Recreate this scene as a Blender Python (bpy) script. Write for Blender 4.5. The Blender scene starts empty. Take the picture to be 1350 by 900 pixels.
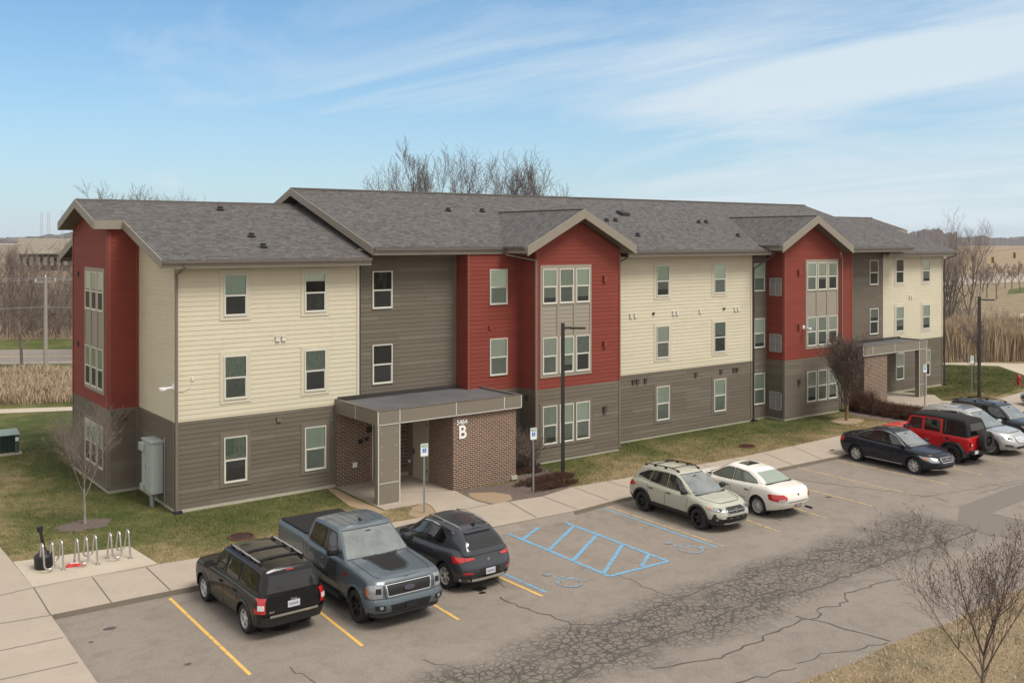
import bpy, bmesh, math, random
import numpy as np
from mathutils import Vector, Matrix
from math import sin, cos, pi, radians, hypot, atan2, sqrt

# ------------------------------------------------------------------ camera
F = 1302.0; HCAM = 10.0; TH = math.atan2(2405-675, F); V0 = 315.0
FX, FY = cos(TH), sin(TH); RX, RY = sin(TH), -cos(TH)
CX, CY = -11.828, -36.113
sc = bpy.context.scene
cam = bpy.data.cameras.new('camera'); camo = bpy.data.objects.new('camera', cam)
sc.collection.objects.link(camo)
camo.location = (CX, CY, HCAM)
camo.rotation_euler = (pi/2, 0, math.atan2(FY, FX) - pi/2)
cam.sensor_width = 36; cam.lens = F/1350*36
cam.shift_y = -(450-V0)/1350
cam.clip_start = 0.5; cam.clip_end = 9000
sc.camera = camo

# ------------------------------------------------------------------ sky and sun
SUN_EL, SUN_AZ = radians(57), radians(-70)      # azimuth: direction towards the sun in the XY plane
w = bpy.data.worlds.new('World'); sc.world = w; w.use_nodes = True
nt = w.node_tree; nt.nodes.clear()
def N(t, **k):
    n = nt.nodes.new(t)
    for a, b in k.items(): setattr(n, a, b)
    return n
out = N('ShaderNodeOutputWorld'); bg = N('ShaderNodeBackground'); bg.inputs['Strength'].default_value = 0.115
sky = N('ShaderNodeTexSky', sky_type='NISHITA'); sky.sun_disc = False
sky.sun_elevation = SUN_EL; sky.sun_rotation = pi/2 - SUN_AZ
sky.air_density = 1.0; sky.dust_density = 0.5; sky.ozone_density = 2.0
tc = N('ShaderNodeTexCoord'); sep = N('ShaderNodeSeparateXYZ')
nt.links.new(tc.outputs['Generated'], sep.inputs[0])
def M(op, a, b=None, clamp=False):
    n = N('ShaderNodeMath', operation=op); n.use_clamp = clamp
    for i, v in ((0, a), (1, b)):
        if v is None: continue
        if isinstance(v, (int, float)): n.inputs[i].default_value = v
        else: nt.links.new(v, n.inputs[i])
    return n.outputs[0]
# cirrus: the view direction projected on a high flat layer, noise stretched along it
zz = M('ADD', M('MAXIMUM', sep.outputs[2], 0.0), 0.10)
px = M('DIVIDE', sep.outputs[0], zz); py = M('DIVIDE', sep.outputs[1], zz)
cmb = N('ShaderNodeCombineXYZ'); nt.links.new(px, cmb.inputs[0]); nt.links.new(py, cmb.inputs[1])
mp = N('ShaderNodeMapping'); mp.inputs['Rotation'].default_value = (0, 0, radians(52)); mp.inputs['Scale'].default_value = (0.70, 0.27, 1)
nt.links.new(cmb.outputs[0], mp.inputs[0])
n1 = N('ShaderNodeTexNoise'); n1.inputs['Scale'].default_value = 1.5; n1.inputs['Detail'].default_value = 12; n1.inputs['Roughness'].default_value = 0.62; n1.inputs['Distortion'].default_value = 1.1
nt.links.new(mp.outputs[0], n1.inputs['Vector'])
n2 = N('ShaderNodeTexNoise'); n2.inputs['Scale'].default_value = 0.33; n2.inputs['Detail'].default_value = 2
nt.links.new(cmb.outputs[0], n2.inputs['Vector'])
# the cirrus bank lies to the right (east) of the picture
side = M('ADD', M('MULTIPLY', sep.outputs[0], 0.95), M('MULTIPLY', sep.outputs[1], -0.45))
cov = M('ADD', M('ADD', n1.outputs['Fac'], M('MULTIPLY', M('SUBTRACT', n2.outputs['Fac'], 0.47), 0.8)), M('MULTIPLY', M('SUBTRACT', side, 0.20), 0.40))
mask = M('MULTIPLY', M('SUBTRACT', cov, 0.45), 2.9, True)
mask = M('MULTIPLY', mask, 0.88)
# white veil added out of view, overhead and behind the viewer, to whiten light
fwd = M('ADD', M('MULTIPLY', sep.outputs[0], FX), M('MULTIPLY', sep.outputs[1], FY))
fill_veil = M('MAXIMUM', M('MULTIPLY', M('SUBTRACT', sep.outputs[2], 0.34), 3.2, True), M('MULTIPLY', M('SUBTRACT', 0.62, fwd), 2.5, True))
fill_veil = M('MULTIPLY', fill_veil, M('ADD', 0.72, M('MULTIPLY', n1.outputs['Fac'], 0.4), True))
mixc = N('ShaderNodeMixRGB'); nt.links.new(mask, mixc.inputs[0])
tint = N('ShaderNodeMixRGB', blend_type='MULTIPLY'); tint.inputs[0].default_value = 1; tint.inputs[2].default_value = (0.45, 0.76, 0.90, 1)
nt.links.new(sky.outputs[0], tint.inputs[1])
hz = N('ShaderNodeMixRGB'); nt.links.new(M('MULTIPLY', M('POWER', M('SUBTRACT', 1.0, M('ABSOLUTE', sep.outputs[2])), 6.5), 0.85, True), hz.inputs[0])
nt.links.new(tint.outputs[0], hz.inputs[1]); hz.inputs[2].default_value = (4.0, 4.5, 5.0, 1)
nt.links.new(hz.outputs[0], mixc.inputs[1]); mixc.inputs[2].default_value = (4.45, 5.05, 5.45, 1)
mixv = N('ShaderNodeMixRGB'); nt.links.new(fill_veil, mixv.inputs[0]); nt.links.new(mixc.outputs[0], mixv.inputs[1]); mixv.inputs[2].default_value = (6.25, 6.0, 5.75, 1)
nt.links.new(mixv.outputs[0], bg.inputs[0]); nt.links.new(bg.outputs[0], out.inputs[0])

sun = bpy.data.lights.new('sun', 'SUN'); sun.energy = 2.45; sun.angle = radians(24); sun.color = (1, 0.95, 0.88)
suno = bpy.data.objects.new('sun', sun); sc.collection.objects.link(suno)
sd = Vector((cos(SUN_AZ)*cos(SUN_EL), sin(SUN_AZ)*cos(SUN_EL), sin(SUN_EL)))
suno.rotation_euler = sd.to_track_quat('Z', 'Y').to_euler()
sc.view_settings.view_transform = 'Standard'; sc.view_settings.look = 'None'
sc.view_settings.exposure = 0.50; sc.view_settings.gamma = 1.0; sc.view_settings.use_curve_mapping = False

# ------------------------------------------------------------------ helpers
COL = sc.collection
def gp(u, v, z=0.0):
    """surveyed ground point for a photo position, on the level z"""
    D = F*(HCAM-z)/(v-V0); s = (u-675)/F*D
    return (CX+FX*D+RX*s, CY+FY*D+RY*s, z)
def at_depth(u, D, z=0.0):
    s = (u-675)/F*D
    return (CX+FX*D+RX*s, CY+FY*D+RY*s, z)

MATS = {}
class NT:
    def __init__(s, name):
        m = bpy.data.materials.new(name); m.use_nodes = True; s.m = m; s.t = m.node_tree
        s.b = s.t.nodes['Principled BSDF']; s.o = s.t.nodes['Material Output']; MATS[name] = m
    def n(s, t, **k):
        x = s.t.nodes.new(t)
        for a, b in k.items(): setattr(x, a, b)
        return x
    def l(s, a, b): s.t.links.new(a, b)
    def val(s, sock, v):
        if isinstance(v, (int, float)): sock.default_value = v
        elif isinstance(v, tuple): sock.default_value = v if len(v) == 4 or len(sock.default_value) == 3 else v+(1,)
        else: s.l(v, sock)
    def math(s, op, a, b=None, c=None, clamp=False):
        x = s.n('ShaderNodeMath', operation=op); x.use_clamp = clamp
        for i, v in enumerate((a, b, c)):
            if v is not None: s.val(x.inputs[i], v)
        return x.outputs[0]
    def mix(s, f, a, b, mode='MIX'):
        x = s.n('ShaderNodeMixRGB', blend_type=mode); s.val(x.inputs[0], f); s.val(x.inputs[1], a); s.val(x.inputs[2], b); return x.outputs[0]
    def coord(s, scale=(1, 1, 1), rot=(0, 0, 0), loc=(0, 0, 0)):
        t = s.n('ShaderNodeTexCoord'); mp = s.n('ShaderNodeMapping'); s.l(t.outputs['Object'], mp.inputs[0])
        mp.inputs['Scale'].default_value = scale; mp.inputs['Rotation'].default_value = rot; mp.inputs['Location'].default_value = loc
        return mp.outputs[0]
    def world(s, scale=(1, 1, 1), rot=(0, 0, 0)):
        g = s.n('ShaderNodeNewGeometry'); mp = s.n('ShaderNodeMapping'); s.l(g.outputs['Position'], mp.inputs[0])
        mp.inputs['Scale'].default_value = scale; mp.inputs['Rotation'].default_value = rot
        return mp.outputs[0]
    def noise(s, vec, scale, detail=4, rough=0.5, dist=0.0):
        x = s.n('ShaderNodeTexNoise'); s.l(vec, x.inputs['Vector']); x.inputs['Scale'].default_value = scale
        x.inputs['Detail'].default_value = detail; x.inputs['Roughness'].default_value = rough; x.inputs['Distortion'].default_value = dist
        return x.outputs['Fac']
    def ramp(s, f, stops):
        x = s.n('ShaderNodeValToRGB'); s.l(f, x.inputs[0]); e = x.color_ramp.elements
        while len(e) > len(stops): e.remove(e[-1])
        while len(e) < len(stops): e.new(0.5)
        for i, (p, c) in enumerate(stops):
            e[i].position = p; e[i].color = (c, c, c, 1) if isinstance(c, (int, float)) else tuple(c)+(1,)
        return x.outputs[0]
    def bump(s, h, strength=0.3, dist=0.02):
        x = s.n('ShaderNodeBump'); s.l(h, x.inputs['Height']); x.inputs['Strength'].default_value = strength; x.inputs['Distance'].default_value = dist
        s.l(x.outputs[0], s.b.inputs['Normal'])
    def base(s, c): s.val(s.b.inputs['Base Color'], c)
    def rough(s, r): s.val(s.b.inputs['Roughness'], r)

def simple(name, col, rough=0.6, metal=0.0, var=0.12, vs=3.0, coat=0.0, bump=0.0, bs=60, spec=None):
    if name in MATS: return MATS[name]
    t = NT(name); v = t.coord()
    f = t.noise(v, vs, 5, 0.6)
    lo = tuple(c*(1-var) for c in col); hi = tuple(min(1, c*(1+var)) for c in col)
    t.base(t.mix(f, lo, hi)); t.rough(rough)
    t.b.inputs['Metallic'].default_value = metal
    if coat: t.b.inputs['Coat Weight'].default_value = coat; t.b.inputs['Coat Roughness'].default_value = 0.03
    if spec is not None: t.b.inputs['Specular IOR Level'].default_value = spec
    if bump: t.bump(t.noise(v, bs, 3), bump, 0.01)
    return t.m

class MB:
    """collects faces and links them as one mesh object"""
    def __init__(s): s.v = []; s.f = []; s.m = []; s.cur = 0
    def face(s, pts):
        n = len(s.v); s.v += [tuple(p) for p in pts]; s.f.append(tuple(range(n, n+len(pts)))); s.m.append(s.cur)
    def box(s, x0, x1, y0, y1, z0, z1):
        n = len(s.v)
        s.v += [(x0,y0,z0),(x1,y0,z0),(x1,y1,z0),(x0,y1,z0),(x0,y0,z1),(x1,y0,z1),(x1,y1,z1),(x0,y1,z1)]
        for q in ((0,3,2,1),(4,5,6,7),(0,1,5,4),(1,2,6,5),(2,3,7,6),(3,0,4,7)): s.f.append(tuple(n+i for i in q)); s.m.append(s.cur)
    def obox(s, c, ax, ay, az):
        """box from centre and three half-axis vectors"""
        c = Vector(c); ax = Vector(ax); ay = Vector(ay); az = Vector(az); n = len(s.v)
        for k in (-1, 1):
            for i, j in ((-1,-1),(1,-1),(1,1),(-1,1)): s.v.append(tuple(c+ax*i+ay*j+az*k))
        for q in ((0,3,2,1),(4,5,6,7),(0,1,5,4),(1,2,6,5),(2,3,7,6),(3,0,4,7)): s.f.append(tuple(n+i for i in q)); s.m.append(s.cur)
    def bar(s, a, b, w, h, up=(0, 0, 1)):
        a = Vector(a); b = Vector(b); d = (b-a); L = d.length
        if L < 1e-6: return
        d /= L; u = Vector(up); r = d.cross(u)
        if r.length < 1e-4: r = d.cross(Vector((1, 0, 0)))
        r.normalize(); u = r.cross(d)
        s.obox((a+b)/2, d*L/2, r*w/2, u*h/2)
    def tube(s, a, b, r0, r1=None, n=8, cap=True):
        if r1 is None: r1 = r0
        a = Vector(a); b = Vector(b); d = (b-a)
        if d.length < 1e-7: return
        d.normalize(); r = d.orthogonal().normalized(); u = d.cross(r); k = len(s.v)
        for p, rr in ((a, r0), (b, r1)):
            for i in range(n):
                t = 2*pi*i/n; s.v.append(tuple(p+(r*cos(t)+u*sin(t))*rr))
        for i in range(n):
            j = (i+1) % n; s.f.append((k+i, k+j, k+n+j, k+n+i)); s.m.append(s.cur)
        if cap:
            s.f.append(tuple(k+i for i in reversed(range(n)))); s.m.append(s.cur)
            s.f.append(tuple(k+n+i for i in range(n))); s.m.append(s.cur)
    def path(s, pts, r, n=8, closed=False, rs=None):
        """one continuous swept tube"""
        P = [Vector(p) for p in pts]; k = len(s.v); up = None; m = len(P)
        for i, p in enumerate(P):
            a = P[i-1] if i > 0 else (P[-1] if closed else p); b = P[(i+1) % m] if (i < m-1 or closed) else p
            d = (b-a).normalized()
            if up is None: up = d.orthogonal().normalized()
            up = (up-d*up.dot(d)).normalized(); q = d.cross(up); rr = rs[i] if rs else r
            for j in range(n):
                t = 2*pi*j/n; s.v.append(tuple(p+(up*cos(t)+q*sin(t))*rr))
        for i in range(m if closed else m-1):
            i2 = (i+1) % m
            for j in range(n):
                j2 = (j+1) % n; s.f.append((k+i*n+j, k+i*n+j2, k+i2*n+j2, k+i2*n+j)); s.m.append(s.cur)
        if not closed:
            s.f.append(tuple(k+j for j in reversed(range(n)))); s.m.append(s.cur)
            s.f.append(tuple(k+(m-1)*n+j for j in range(n))); s.m.append(s.cur)
    def prism(s, poly, z0, z1):
        """vertical prism over a plan polygon (counter-clockwise)"""
        n = len(poly); k = len(s.v)
        zz0 = z0 if hasattr(z0, '__len__') else [z0]*n; zz1 = z1 if hasattr(z1, '__len__') else [z1]*n
        s.v += [(p[0], p[1], zz0[i]) for i, p in enumerate(poly)]+[(p[0], p[1], zz1[i]) for i, p in enumerate(poly)]
        s.f.append(tuple(k+i for i in reversed(range(n)))); s.m.append(s.cur)
        s.f.append(tuple(k+n+i for i in range(n))); s.m.append(s.cur)
        for i in range(n):
            j = (i+1) % n; s.f.append((k+i, k+j, k+n+j, k+n+i)); s.m.append(s.cur)
    def lathe(s, prof, n=24, axis='z', c=(0, 0, 0)):
        k = len(s.v); m = len(prof)
        for i in range(n):
            t = 2*pi*i/n
            for r, h in prof:
                p = (r*cos(t), r*sin(t), h)
                if axis == 'y': p = (p[0], p[2], p[1])
                if axis == 'x': p = (p[2], p[0], p[1])
                s.v.append((p[0]+c[0], p[1]+c[1], p[2]+c[2]))
        for i in range(n):
            j = (i+1) % n
            for q in range(m-1):
                f = (k+i*m+q, k+j*m+q, k+j*m+q+1, k+i*m+q+1)
                s.f.append(f if axis != 'y' else f[::-1]); s.m.append(s.cur)
    def build(s, name, mats, parent=None, smooth=None, loc=None, rotz=0, kind=None):
        me = bpy.data.meshes.new(name); me.from_pydata(s.v, [], s.f)
        if not isinstance(mats, (list, tuple)): mats = [mats]
        for m in mats: me.materials.append(m)
        if len(mats) > 1: me.polygons.foreach_set('material_index', s.m)
        if smooth is not None:
            me.polygons.foreach_set('use_smooth', [True]*len(me.polygons)); me.set_sharp_from_angle(angle=radians(smooth))
        me.update()
        return link(name, me, parent, loc, rotz, kind)
def link(name, me, parent=None, loc=None, rotz=0, kind=None):
    o = bpy.data.objects.new(name, me); COL.objects.link(o); o.parent = parent
    if loc is not None: o.location = loc
    o.rotation_euler.z = rotz
    if kind: o['kind'] = kind
    return o
def thing(name, label, cat, loc=(0, 0, 0), rotz=0, group=None):
    o = bpy.data.objects.new(name, None); COL.objects.link(o); o.location = loc; o.rotation_euler.z = rotz
    o.empty_display_size = 0.3
    return tag(o, label, cat, group)
def tag(o, label, cat, group=None):
    o['label'] = label; o['category'] = cat
    if group: o['group'] = group
    return o
def copy_thing(root, loc, rotz, label, group=None):
    r = root.copy(); COL.objects.link(r); r.location = loc; r.rotation_euler.z = rotz; r['label'] = label
    if group: r['group'] = group
    for ch in list(root.children):
        c = ch.copy(); COL.objects.link(c); c.parent = r
        for g in list(ch.children):
            d = g.copy(); COL.objects.link(d); d.parent = c
    return r
def text_mesh(name, body, size, mat, parent, mtx, extrude=0.01, bold=0.0, sx=1.0):
    cu = bpy.data.curves.new(name, 'FONT'); cu.body = body; cu.size = size; cu.extrude = extrude; cu.align_x = 'CENTER'; cu.align_y = 'CENTER'; cu.offset = bold
    o = bpy.data.objects.new(name, cu); COL.objects.link(o); bpy.context.view_layer.update()
    me = bpy.data.meshes.new_from_object(o.evaluated_get(bpy.context.evaluated_depsgraph_get()))
    bpy.data.objects.remove(o); bpy.data.curves.remove(cu); me.name = name
    me.transform(Matrix.Diagonal((sx, 1, 1, 1))); me.transform(mtx); me.materials.clear(); me.materials.append(mat)
    return link(name, me, parent)
def inpoly(x, y, poly):
    c = np.zeros(x.shape, bool); n = len(poly); j = n-1
    for i in range(n):
        xi, yi = poly[i][:2]; xj, yj = poly[j][:2]
        c ^= ((yi > y) != (yj > y)) & (x < (xj-xi)*(y-yi)/((yj-yi) or 1e-9)+xi); j = i
    return c
def area2(poly): return sum(poly[i][0]*poly[(i+1) % len(poly)][1]-poly[(i+1) % len(poly)][0]*poly[i][1] for i in range(len(poly)))
def ccw(poly): return poly if area2(poly) > 0 else poly[::-1]
# ------------------------------------------------------------------ surface materials
def mat_siding(name, col, var, patch=None):
    t = NT(name)
    tcx = t.n('ShaderNodeTexCoord'); sp = t.n('ShaderNodeSeparateXYZ'); t.l(tcx.outputs['Object'], sp.inputs[0])
    cb = t.n('ShaderNodeCombineXYZ'); t.l(t.math('ADD', sp.outputs[0], sp.outputs[1]), cb.inputs[0]); t.l(t.math('ADD', sp.outputs[2], -0.14+18), cb.inputs[1])
    br = t.n('ShaderNodeTexBrick'); t.l(cb.outputs[0], br.inputs['Vector'])
    br.offset = 0.37; br.offset_frequency = 3; br.squash = 1
    br.inputs['Scale'].default_value = 1; br.inputs['Brick Width'].default_value = 3.6; br.inputs['Row Height'].default_value = 0.18
    br.inputs['Mortar Size'].default_value = 0.006; br.inputs['Mortar Smooth'].default_value = 0.4
    t.val(br.inputs['Color1'], tuple(c*(1-var) for c in col)); t.val(br.inputs['Color2'], tuple(c*(1+var) for c in col)); t.val(br.inputs['Mortar'], tuple(c*0.78 for c in col))
    v = t.coord((1, 1, 3))
    d = t.noise(v, 0.9, 6, 0.6); g = t.noise(t.coord((2, 2, 30)), 6, 3)
    c = t.mix(t.ramp(d, [(0.35, 0.0), (0.75, 0.30)]), br.outputs['Color'], tuple(min(1, x*0.72+0.015) for x in col))
    c = t.mix(t.math('MULTIPLY', g, 0.22), c, tuple(x*0.8 for x in col))
    # rain streaks below sills, splash dirt by the ground
    st = t.noise(t.coord((5, 5, 0.25)), 1.6, 4, 0.65)
    c = t.mix(t.ramp(st, [(0.54, 0.0), (0.80, 0.20)]), c, tuple(x*0.62 for x in col))
    lowz = t.math('MULTIPLY', t.math('SUBTRACT', 0.9, sp.outputs[2], clamp=True), t.math('MULTIPLY', t.noise(v, 2.2, 4), 0.55))
    c = t.mix(lowz, c, (0.16, 0.13, 0.10))
    if patch:   # a few boards that were replaced later and weathered paler
        br2 = t.n('ShaderNodeTexBrick'); t.l(cb.outputs[0], br2.inputs['Vector']); br2.offset = 0.43; br2.offset_frequency = 2
        br2.inputs['Scale'].default_value = 1; br2.inputs['Brick Width'].default_value = 2.4; br2.inputs['Row Height'].default_value = 0.18; br2.inputs['Mortar Size'].default_value = 0
        t.val(br2.inputs['Color1'], (0, 0, 0)); t.val(br2.inputs['Color2'], (1, 1, 1))
        c = t.mix(t.ramp(br2.outputs['Color'], [(0.80, 0.0), (0.9, 0.6)]), c, patch)
    t.base(c); t.rough(0.7); t.b.inputs['Specular IOR Level'].default_value = 0.22; t.bump(g, 0.15, 0.004)
    return t.m
mat_siding('siding_cream', (0.59, 0.543, 0.408), 0.02)
mat_siding('siding_gray', (0.140, 0.119, 0.091), 0.08, (0.165, 0.148, 0.118))
mat_siding('siding_red', (0.215, 0.046, 0.031), 0.07)
simple('trim_cream', (0.535, 0.495, 0.385), 0.6, var=0.05); simple('trim_gray', (0.150, 0.128, 0.099), 0.6, var=0.07); simple('trim_red', (0.21, 0.049, 0.034), 0.6, var=0.06)
simple('bay_panel', (0.27, 0.24, 0.19), 0.6, var=0.06)
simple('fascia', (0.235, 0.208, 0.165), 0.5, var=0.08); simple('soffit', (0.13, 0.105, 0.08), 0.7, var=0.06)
simple('gutter', (0.115, 0.10, 0.088), 0.4, var=0.08); simple('downspout', (0.17, 0.13, 0.105), 0.45, var=0.08)
simple('downspout_dark', (0.035, 0.03, 0.028), 0.45, var=0.1)
simple('vinyl', (0.56, 0.55, 0.48), 0.4, var=0.04)
simple('room_dark', (0.018, 0.018, 0.017), 0.9, var=0.4, vs=1.2)
simple('foundation', (0.40, 0.37, 0.30), 0.85, var=0.18, bump=0.3)
simple('rubber_boot', (0.012, 0.016, 0.018), 0.6); simple('light_box', (0.62, 0.60, 0.52), 0.5, var=0.05)
simple('dark_box', (0.06, 0.05, 0.043), 0.5); simple('red_box', (0.20, 0.045, 0.032), 0.5)
simple('flue', (0.015, 0.015, 0.015), 0.6); simple('white_plastic', (0.8, 0.8, 0.8), 0.3, var=0.03)
simple('canopy_panel', (0.185, 0.162, 0.125), 0.42, var=0.05, vs=1.2); simple('reveal', (0.62, 0.62, 0.58), 0.35, metal=0.3, var=0.05)
simple('door_tan', (0.40, 0.35, 0.26), 0.45, var=0.04); simple('door_dark', (0.015, 0.015, 0.017), 0.15)
simple('steel', (0.55, 0.53, 0.50), 0.32, metal=0.9, var=0.08); simple('galv', (0.42, 0.45, 0.48), 0.42, metal=0.7, var=0.12, vs=9)
simple('bronze', (0.030, 0.026, 0.024), 0.4, var=0.1); simple('cabinet', (0.36, 0.41, 0.385), 0.45, var=0.06)
simple('transformer', (0.045, 0.085, 0.06), 0.45, var=0.12); simple('transformer_top', (0.20, 0.26, 0.21), 0.5, var=0.12)
simple('rust', (0.085, 0.030, 0.018), 0.8, var=0.4, vs=12, bump=0.4); simple('black', (0.008, 0.008, 0.008), 0.6)
simple('grille_gray', (0.36, 0.34, 0.33), 0.5, var=0.05)
simple('sign_white', (0.74, 0.76, 0.74), 0.35, var=0.03); simple('sign_green', (0.03, 0.19, 0.08), 0.4, var=0.03); simple('sign_blue', (0.01, 0.13, 0.50), 0.35, var=0.03)
simple('letter_white', (0.80, 0.80, 0.78), 0.4, var=0.03)

for bn, ca, cb_ in (('blind', (0.74, 0.80, 0.70), (0.86, 0.90, 0.82)), ('blind_dim', (0.50, 0.56, 0.48), (0.64, 0.70, 0.61)), ('blind_warm', (0.72, 0.73, 0.64), (0.84, 0.84, 0.75))):
    t = NT(bn); z = t.n('ShaderNodeTexCoord'); wv = t.n('ShaderNodeTexWave'); wv.bands_direction = 'X'; spb = t.n('ShaderNodeSeparateXYZ'); t.l(z.outputs['Object'], spb.inputs[0])
    cbb = t.n('ShaderNodeCombineXYZ'); t.l(t.math('ADD', spb.outputs[0], spb.outputs[1]), cbb.inputs[0]); t.l(cbb.outputs[0], wv.inputs['Vector'])
    wv.inputs['Scale'].default_value = 3.2; wv.inputs['Distortion'].default_value = 0.4
    t.base(t.mix(t.math('MULTIPLY', wv.outputs['Fac'], t.noise(t.coord(), 1.7, 3)), ca, cb_)); t.rough(0.7)
t = NT('curtain'); v = t.coord((1, 1, 0.6)); f = t.noise(v, 7, 3, 0.5, 1.2); t.base(t.mix(f, (0.16, 0.20, 0.15), (0.50, 0.56, 0.48))); t.rough(0.7); t.bump(f, 0.6, 0.05)
t = NT('glass')
gl = t.n('ShaderNodeBsdfGlossy'); gl.inputs['Roughness'].default_value = 0.02; gl.inputs['Color'].default_value = (0.9, 0.95, 0.95, 1)
tr = t.n('ShaderNodeBsdfTransparent'); tr.inputs['Color'].default_value = (0.91, 0.96, 0.93, 1)
fr = t.n('ShaderNodeFresnel'); fr.inputs['IOR'].default_value = 1.52
mx = t.n('ShaderNodeMixShader'); t.l(t.math('ADD', fr.outputs[0], 0.03), mx.inputs[0]); t.l(tr.outputs[0], mx.inputs[1]); t.l(gl.outputs[0], mx.inputs[2]); t.l(mx.outputs[0], t.o.inputs[0])
t = NT('screen')
df = t.n('ShaderNodeBsdfDiffuse'); df.inputs['Color'].default_value = (0.075, 0.078, 0.074, 1); tr = t.n('ShaderNodeBsdfTransparent')
mx = t.n('ShaderNodeMixShader'); mx.inputs[0].default_value = 0.40; t.l(tr.outputs[0], mx.inputs[1]); t.l(df.outputs[0], mx.inputs[2]); t.l(mx.outputs[0], t.o.inputs[0])

t = NT('shingle')
tcx = t.n('ShaderNodeTexCoord'); br = t.n('ShaderNodeTexBrick'); t.l(tcx.outputs['Object'], br.inputs['Vector'])
br.offset = 0.5; br.inputs['Scale'].default_value = 1; br.inputs['Brick Width'].default_value = 0.24; br.inputs['Row Height'].default_value = 0.135
br.inputs['Mortar Size'].default_value = 0.006; br.inputs['Mortar Smooth'].default_value = 0.2
t.val(br.inputs['Color1'], (0.034, 0.032, 0.031)); t.val(br.inputs['Color2'], (0.112, 0.105, 0.100)); t.val(br.inputs['Mortar'], (0.035, 0.033, 0.032))
v = t.coord(); sp1 = t.noise(t.coord((1.0, 1.7, 1)), 5.5, 4, 0.8); sp2 = t.noise(v, 9.0, 3, 0.7); hue = t.noise(v, 4.0, 4, 0.7)
c = t.mix(t.ramp(sp1, [(0.42, 0.0), (0.60, 0.55)]), br.outputs['Color'], (0.058, 0.055, 0.053))
c = t.mix(t.ramp(sp2, [(0.56, 0.0), (0.70, 0.7)]), c, (0.215, 0.195, 0.180))
c = t.mix(t.ramp(hue, [(0.5, 0.0), (0.68, 0.30)]), c, (0.110, 0.074, 0.060))
t.base(c); t.rough(0.9); t.bump(br.outputs['Fac'], -0.5, 0.01)

t = NT('brick')
tcx = t.n('ShaderNodeTexCoord'); sp = t.n('ShaderNodeSeparateXYZ'); t.l(tcx.outputs['Object'], sp.inputs[0])
cb = t.n('ShaderNodeCombineXYZ'); t.l(t.math('ADD', sp.outputs[0], sp.outputs[1]), cb.inputs[0]); t.l(sp.outputs[2], cb.inputs[1])
br = t.n('ShaderNodeTexBrick'); t.l(cb.outputs[0], br.inputs['Vector']); br.inputs['Scale'].default_value = 1
br.inputs['Brick Width'].default_value = 0.225; br.inputs['Row Height'].default_value = 0.080; br.inputs['Mortar Size'].default_value = 0.012; br.inputs['Mortar Smooth'].default_value = 0.15
t.val(br.inputs['Color1'], (0.028, 0.015, 0.014)); t.val(br.inputs['Color2'], (0.115, 0.050, 0.034)); t.val(br.inputs['Mortar'], (0.42, 0.33, 0.24))
c = t.mix(t.ramp(t.noise(t.coord(), 1.1, 5, 0.6), [(0.45, 0.0), (0.7, 0.22)]), br.outputs['Color'], (0.12, 0.065, 0.05))
t.base(c); t.rough(0.85); t.bump(br.outputs['Fac'], -0.5, 0.01)

t = NT('membrane'); v = t.coord(); f = t.noise(v, 0.8, 6, 0.65); t.base(t.mix(t.ramp(f, [(0.3, 0.0), (0.7, 1.0)]), (0.070, 0.070, 0.073), (0.115, 0.112, 0.115))); t.rough(0.75)

# ground surfaces ------------------------------------------------------
def lawn_colors(t, v):
    big = t.noise(v, 0.20, 5, 0.62, 0.6); mid = t.noise(v, 1.0, 5, 0.68, 0.8); fine = t.noise(v, 16, 4, 0.75)
    g = t.n('ShaderNodeNewGeometry'); sp = t.n('ShaderNodeSeparateXYZ'); t.l(g.outputs['Position'], sp.inputs[0])
    # the strip along the foundation stays greener, the strip by the kerb is dry
    yy = t.math('MULTIPLY', t.math('ADD', sp.outputs[1], 5.3), 0.13)
    k = t.math('ADD', t.math('ADD', t.math('MULTIPLY', t.math('SUBTRACT', big, 0.03), 1.5), t.math('MULTIPLY', t.math('SUBTRACT', mid, 0.11), 1.2)), t.math('MINIMUM', t.math('MAXIMUM', t.math('SUBTRACT', yy, 0.15), -0.27), t.math('ADD', 0.02, t.math('MULTIPLY', t.math('MULTIPLY', t.math('ADD', sp.outputs[0], 5.0), 0.3, clamp=True), 0.34))))
    k = t.math('ADD', k, t.math('MULTIPLY', t.math('SUBTRACT', fine, 0.5), 1.0))
    k = t.math('MULTIPLY', k, 0.495)
    return t.ramp(k, [(0.43, (0.39, 0.295, 0.170)), (0.55, (0.265, 0.215, 0.105)), (0.67, (0.140, 0.142, 0.048)), (0.82, (0.068, 0.094, 0.022))]), fine
t = NT('lawn'); v = t.world(); c, fine = lawn_colors(t, v)
c = t.mix(t.ramp(t.noise(v, 45, 2), [(0.35, 0.55), (0.7, 0.0)]), c, (0.028, 0.030, 0.012)); t.base(c); t.rough(0.95); t.bump(t.noise(v, 30, 4, 0.8), 0.6, 0.06)
t.b.inputs['Specular IOR Level'].default_value = 0.15
t = NT('grass_blade'); v = t.world(); c, fine = lawn_colors(t, v); gi = t.n('ShaderNodeNewGeometry')
c = t.mix(t.math('MULTIPLY', gi.outputs['Random Per Island'], 0.45), c, (0.26, 0.215, 0.12)); t.base(c); t.rough(0.9); t.b.inputs['Specular IOR Level'].default_value = 0.15

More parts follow.
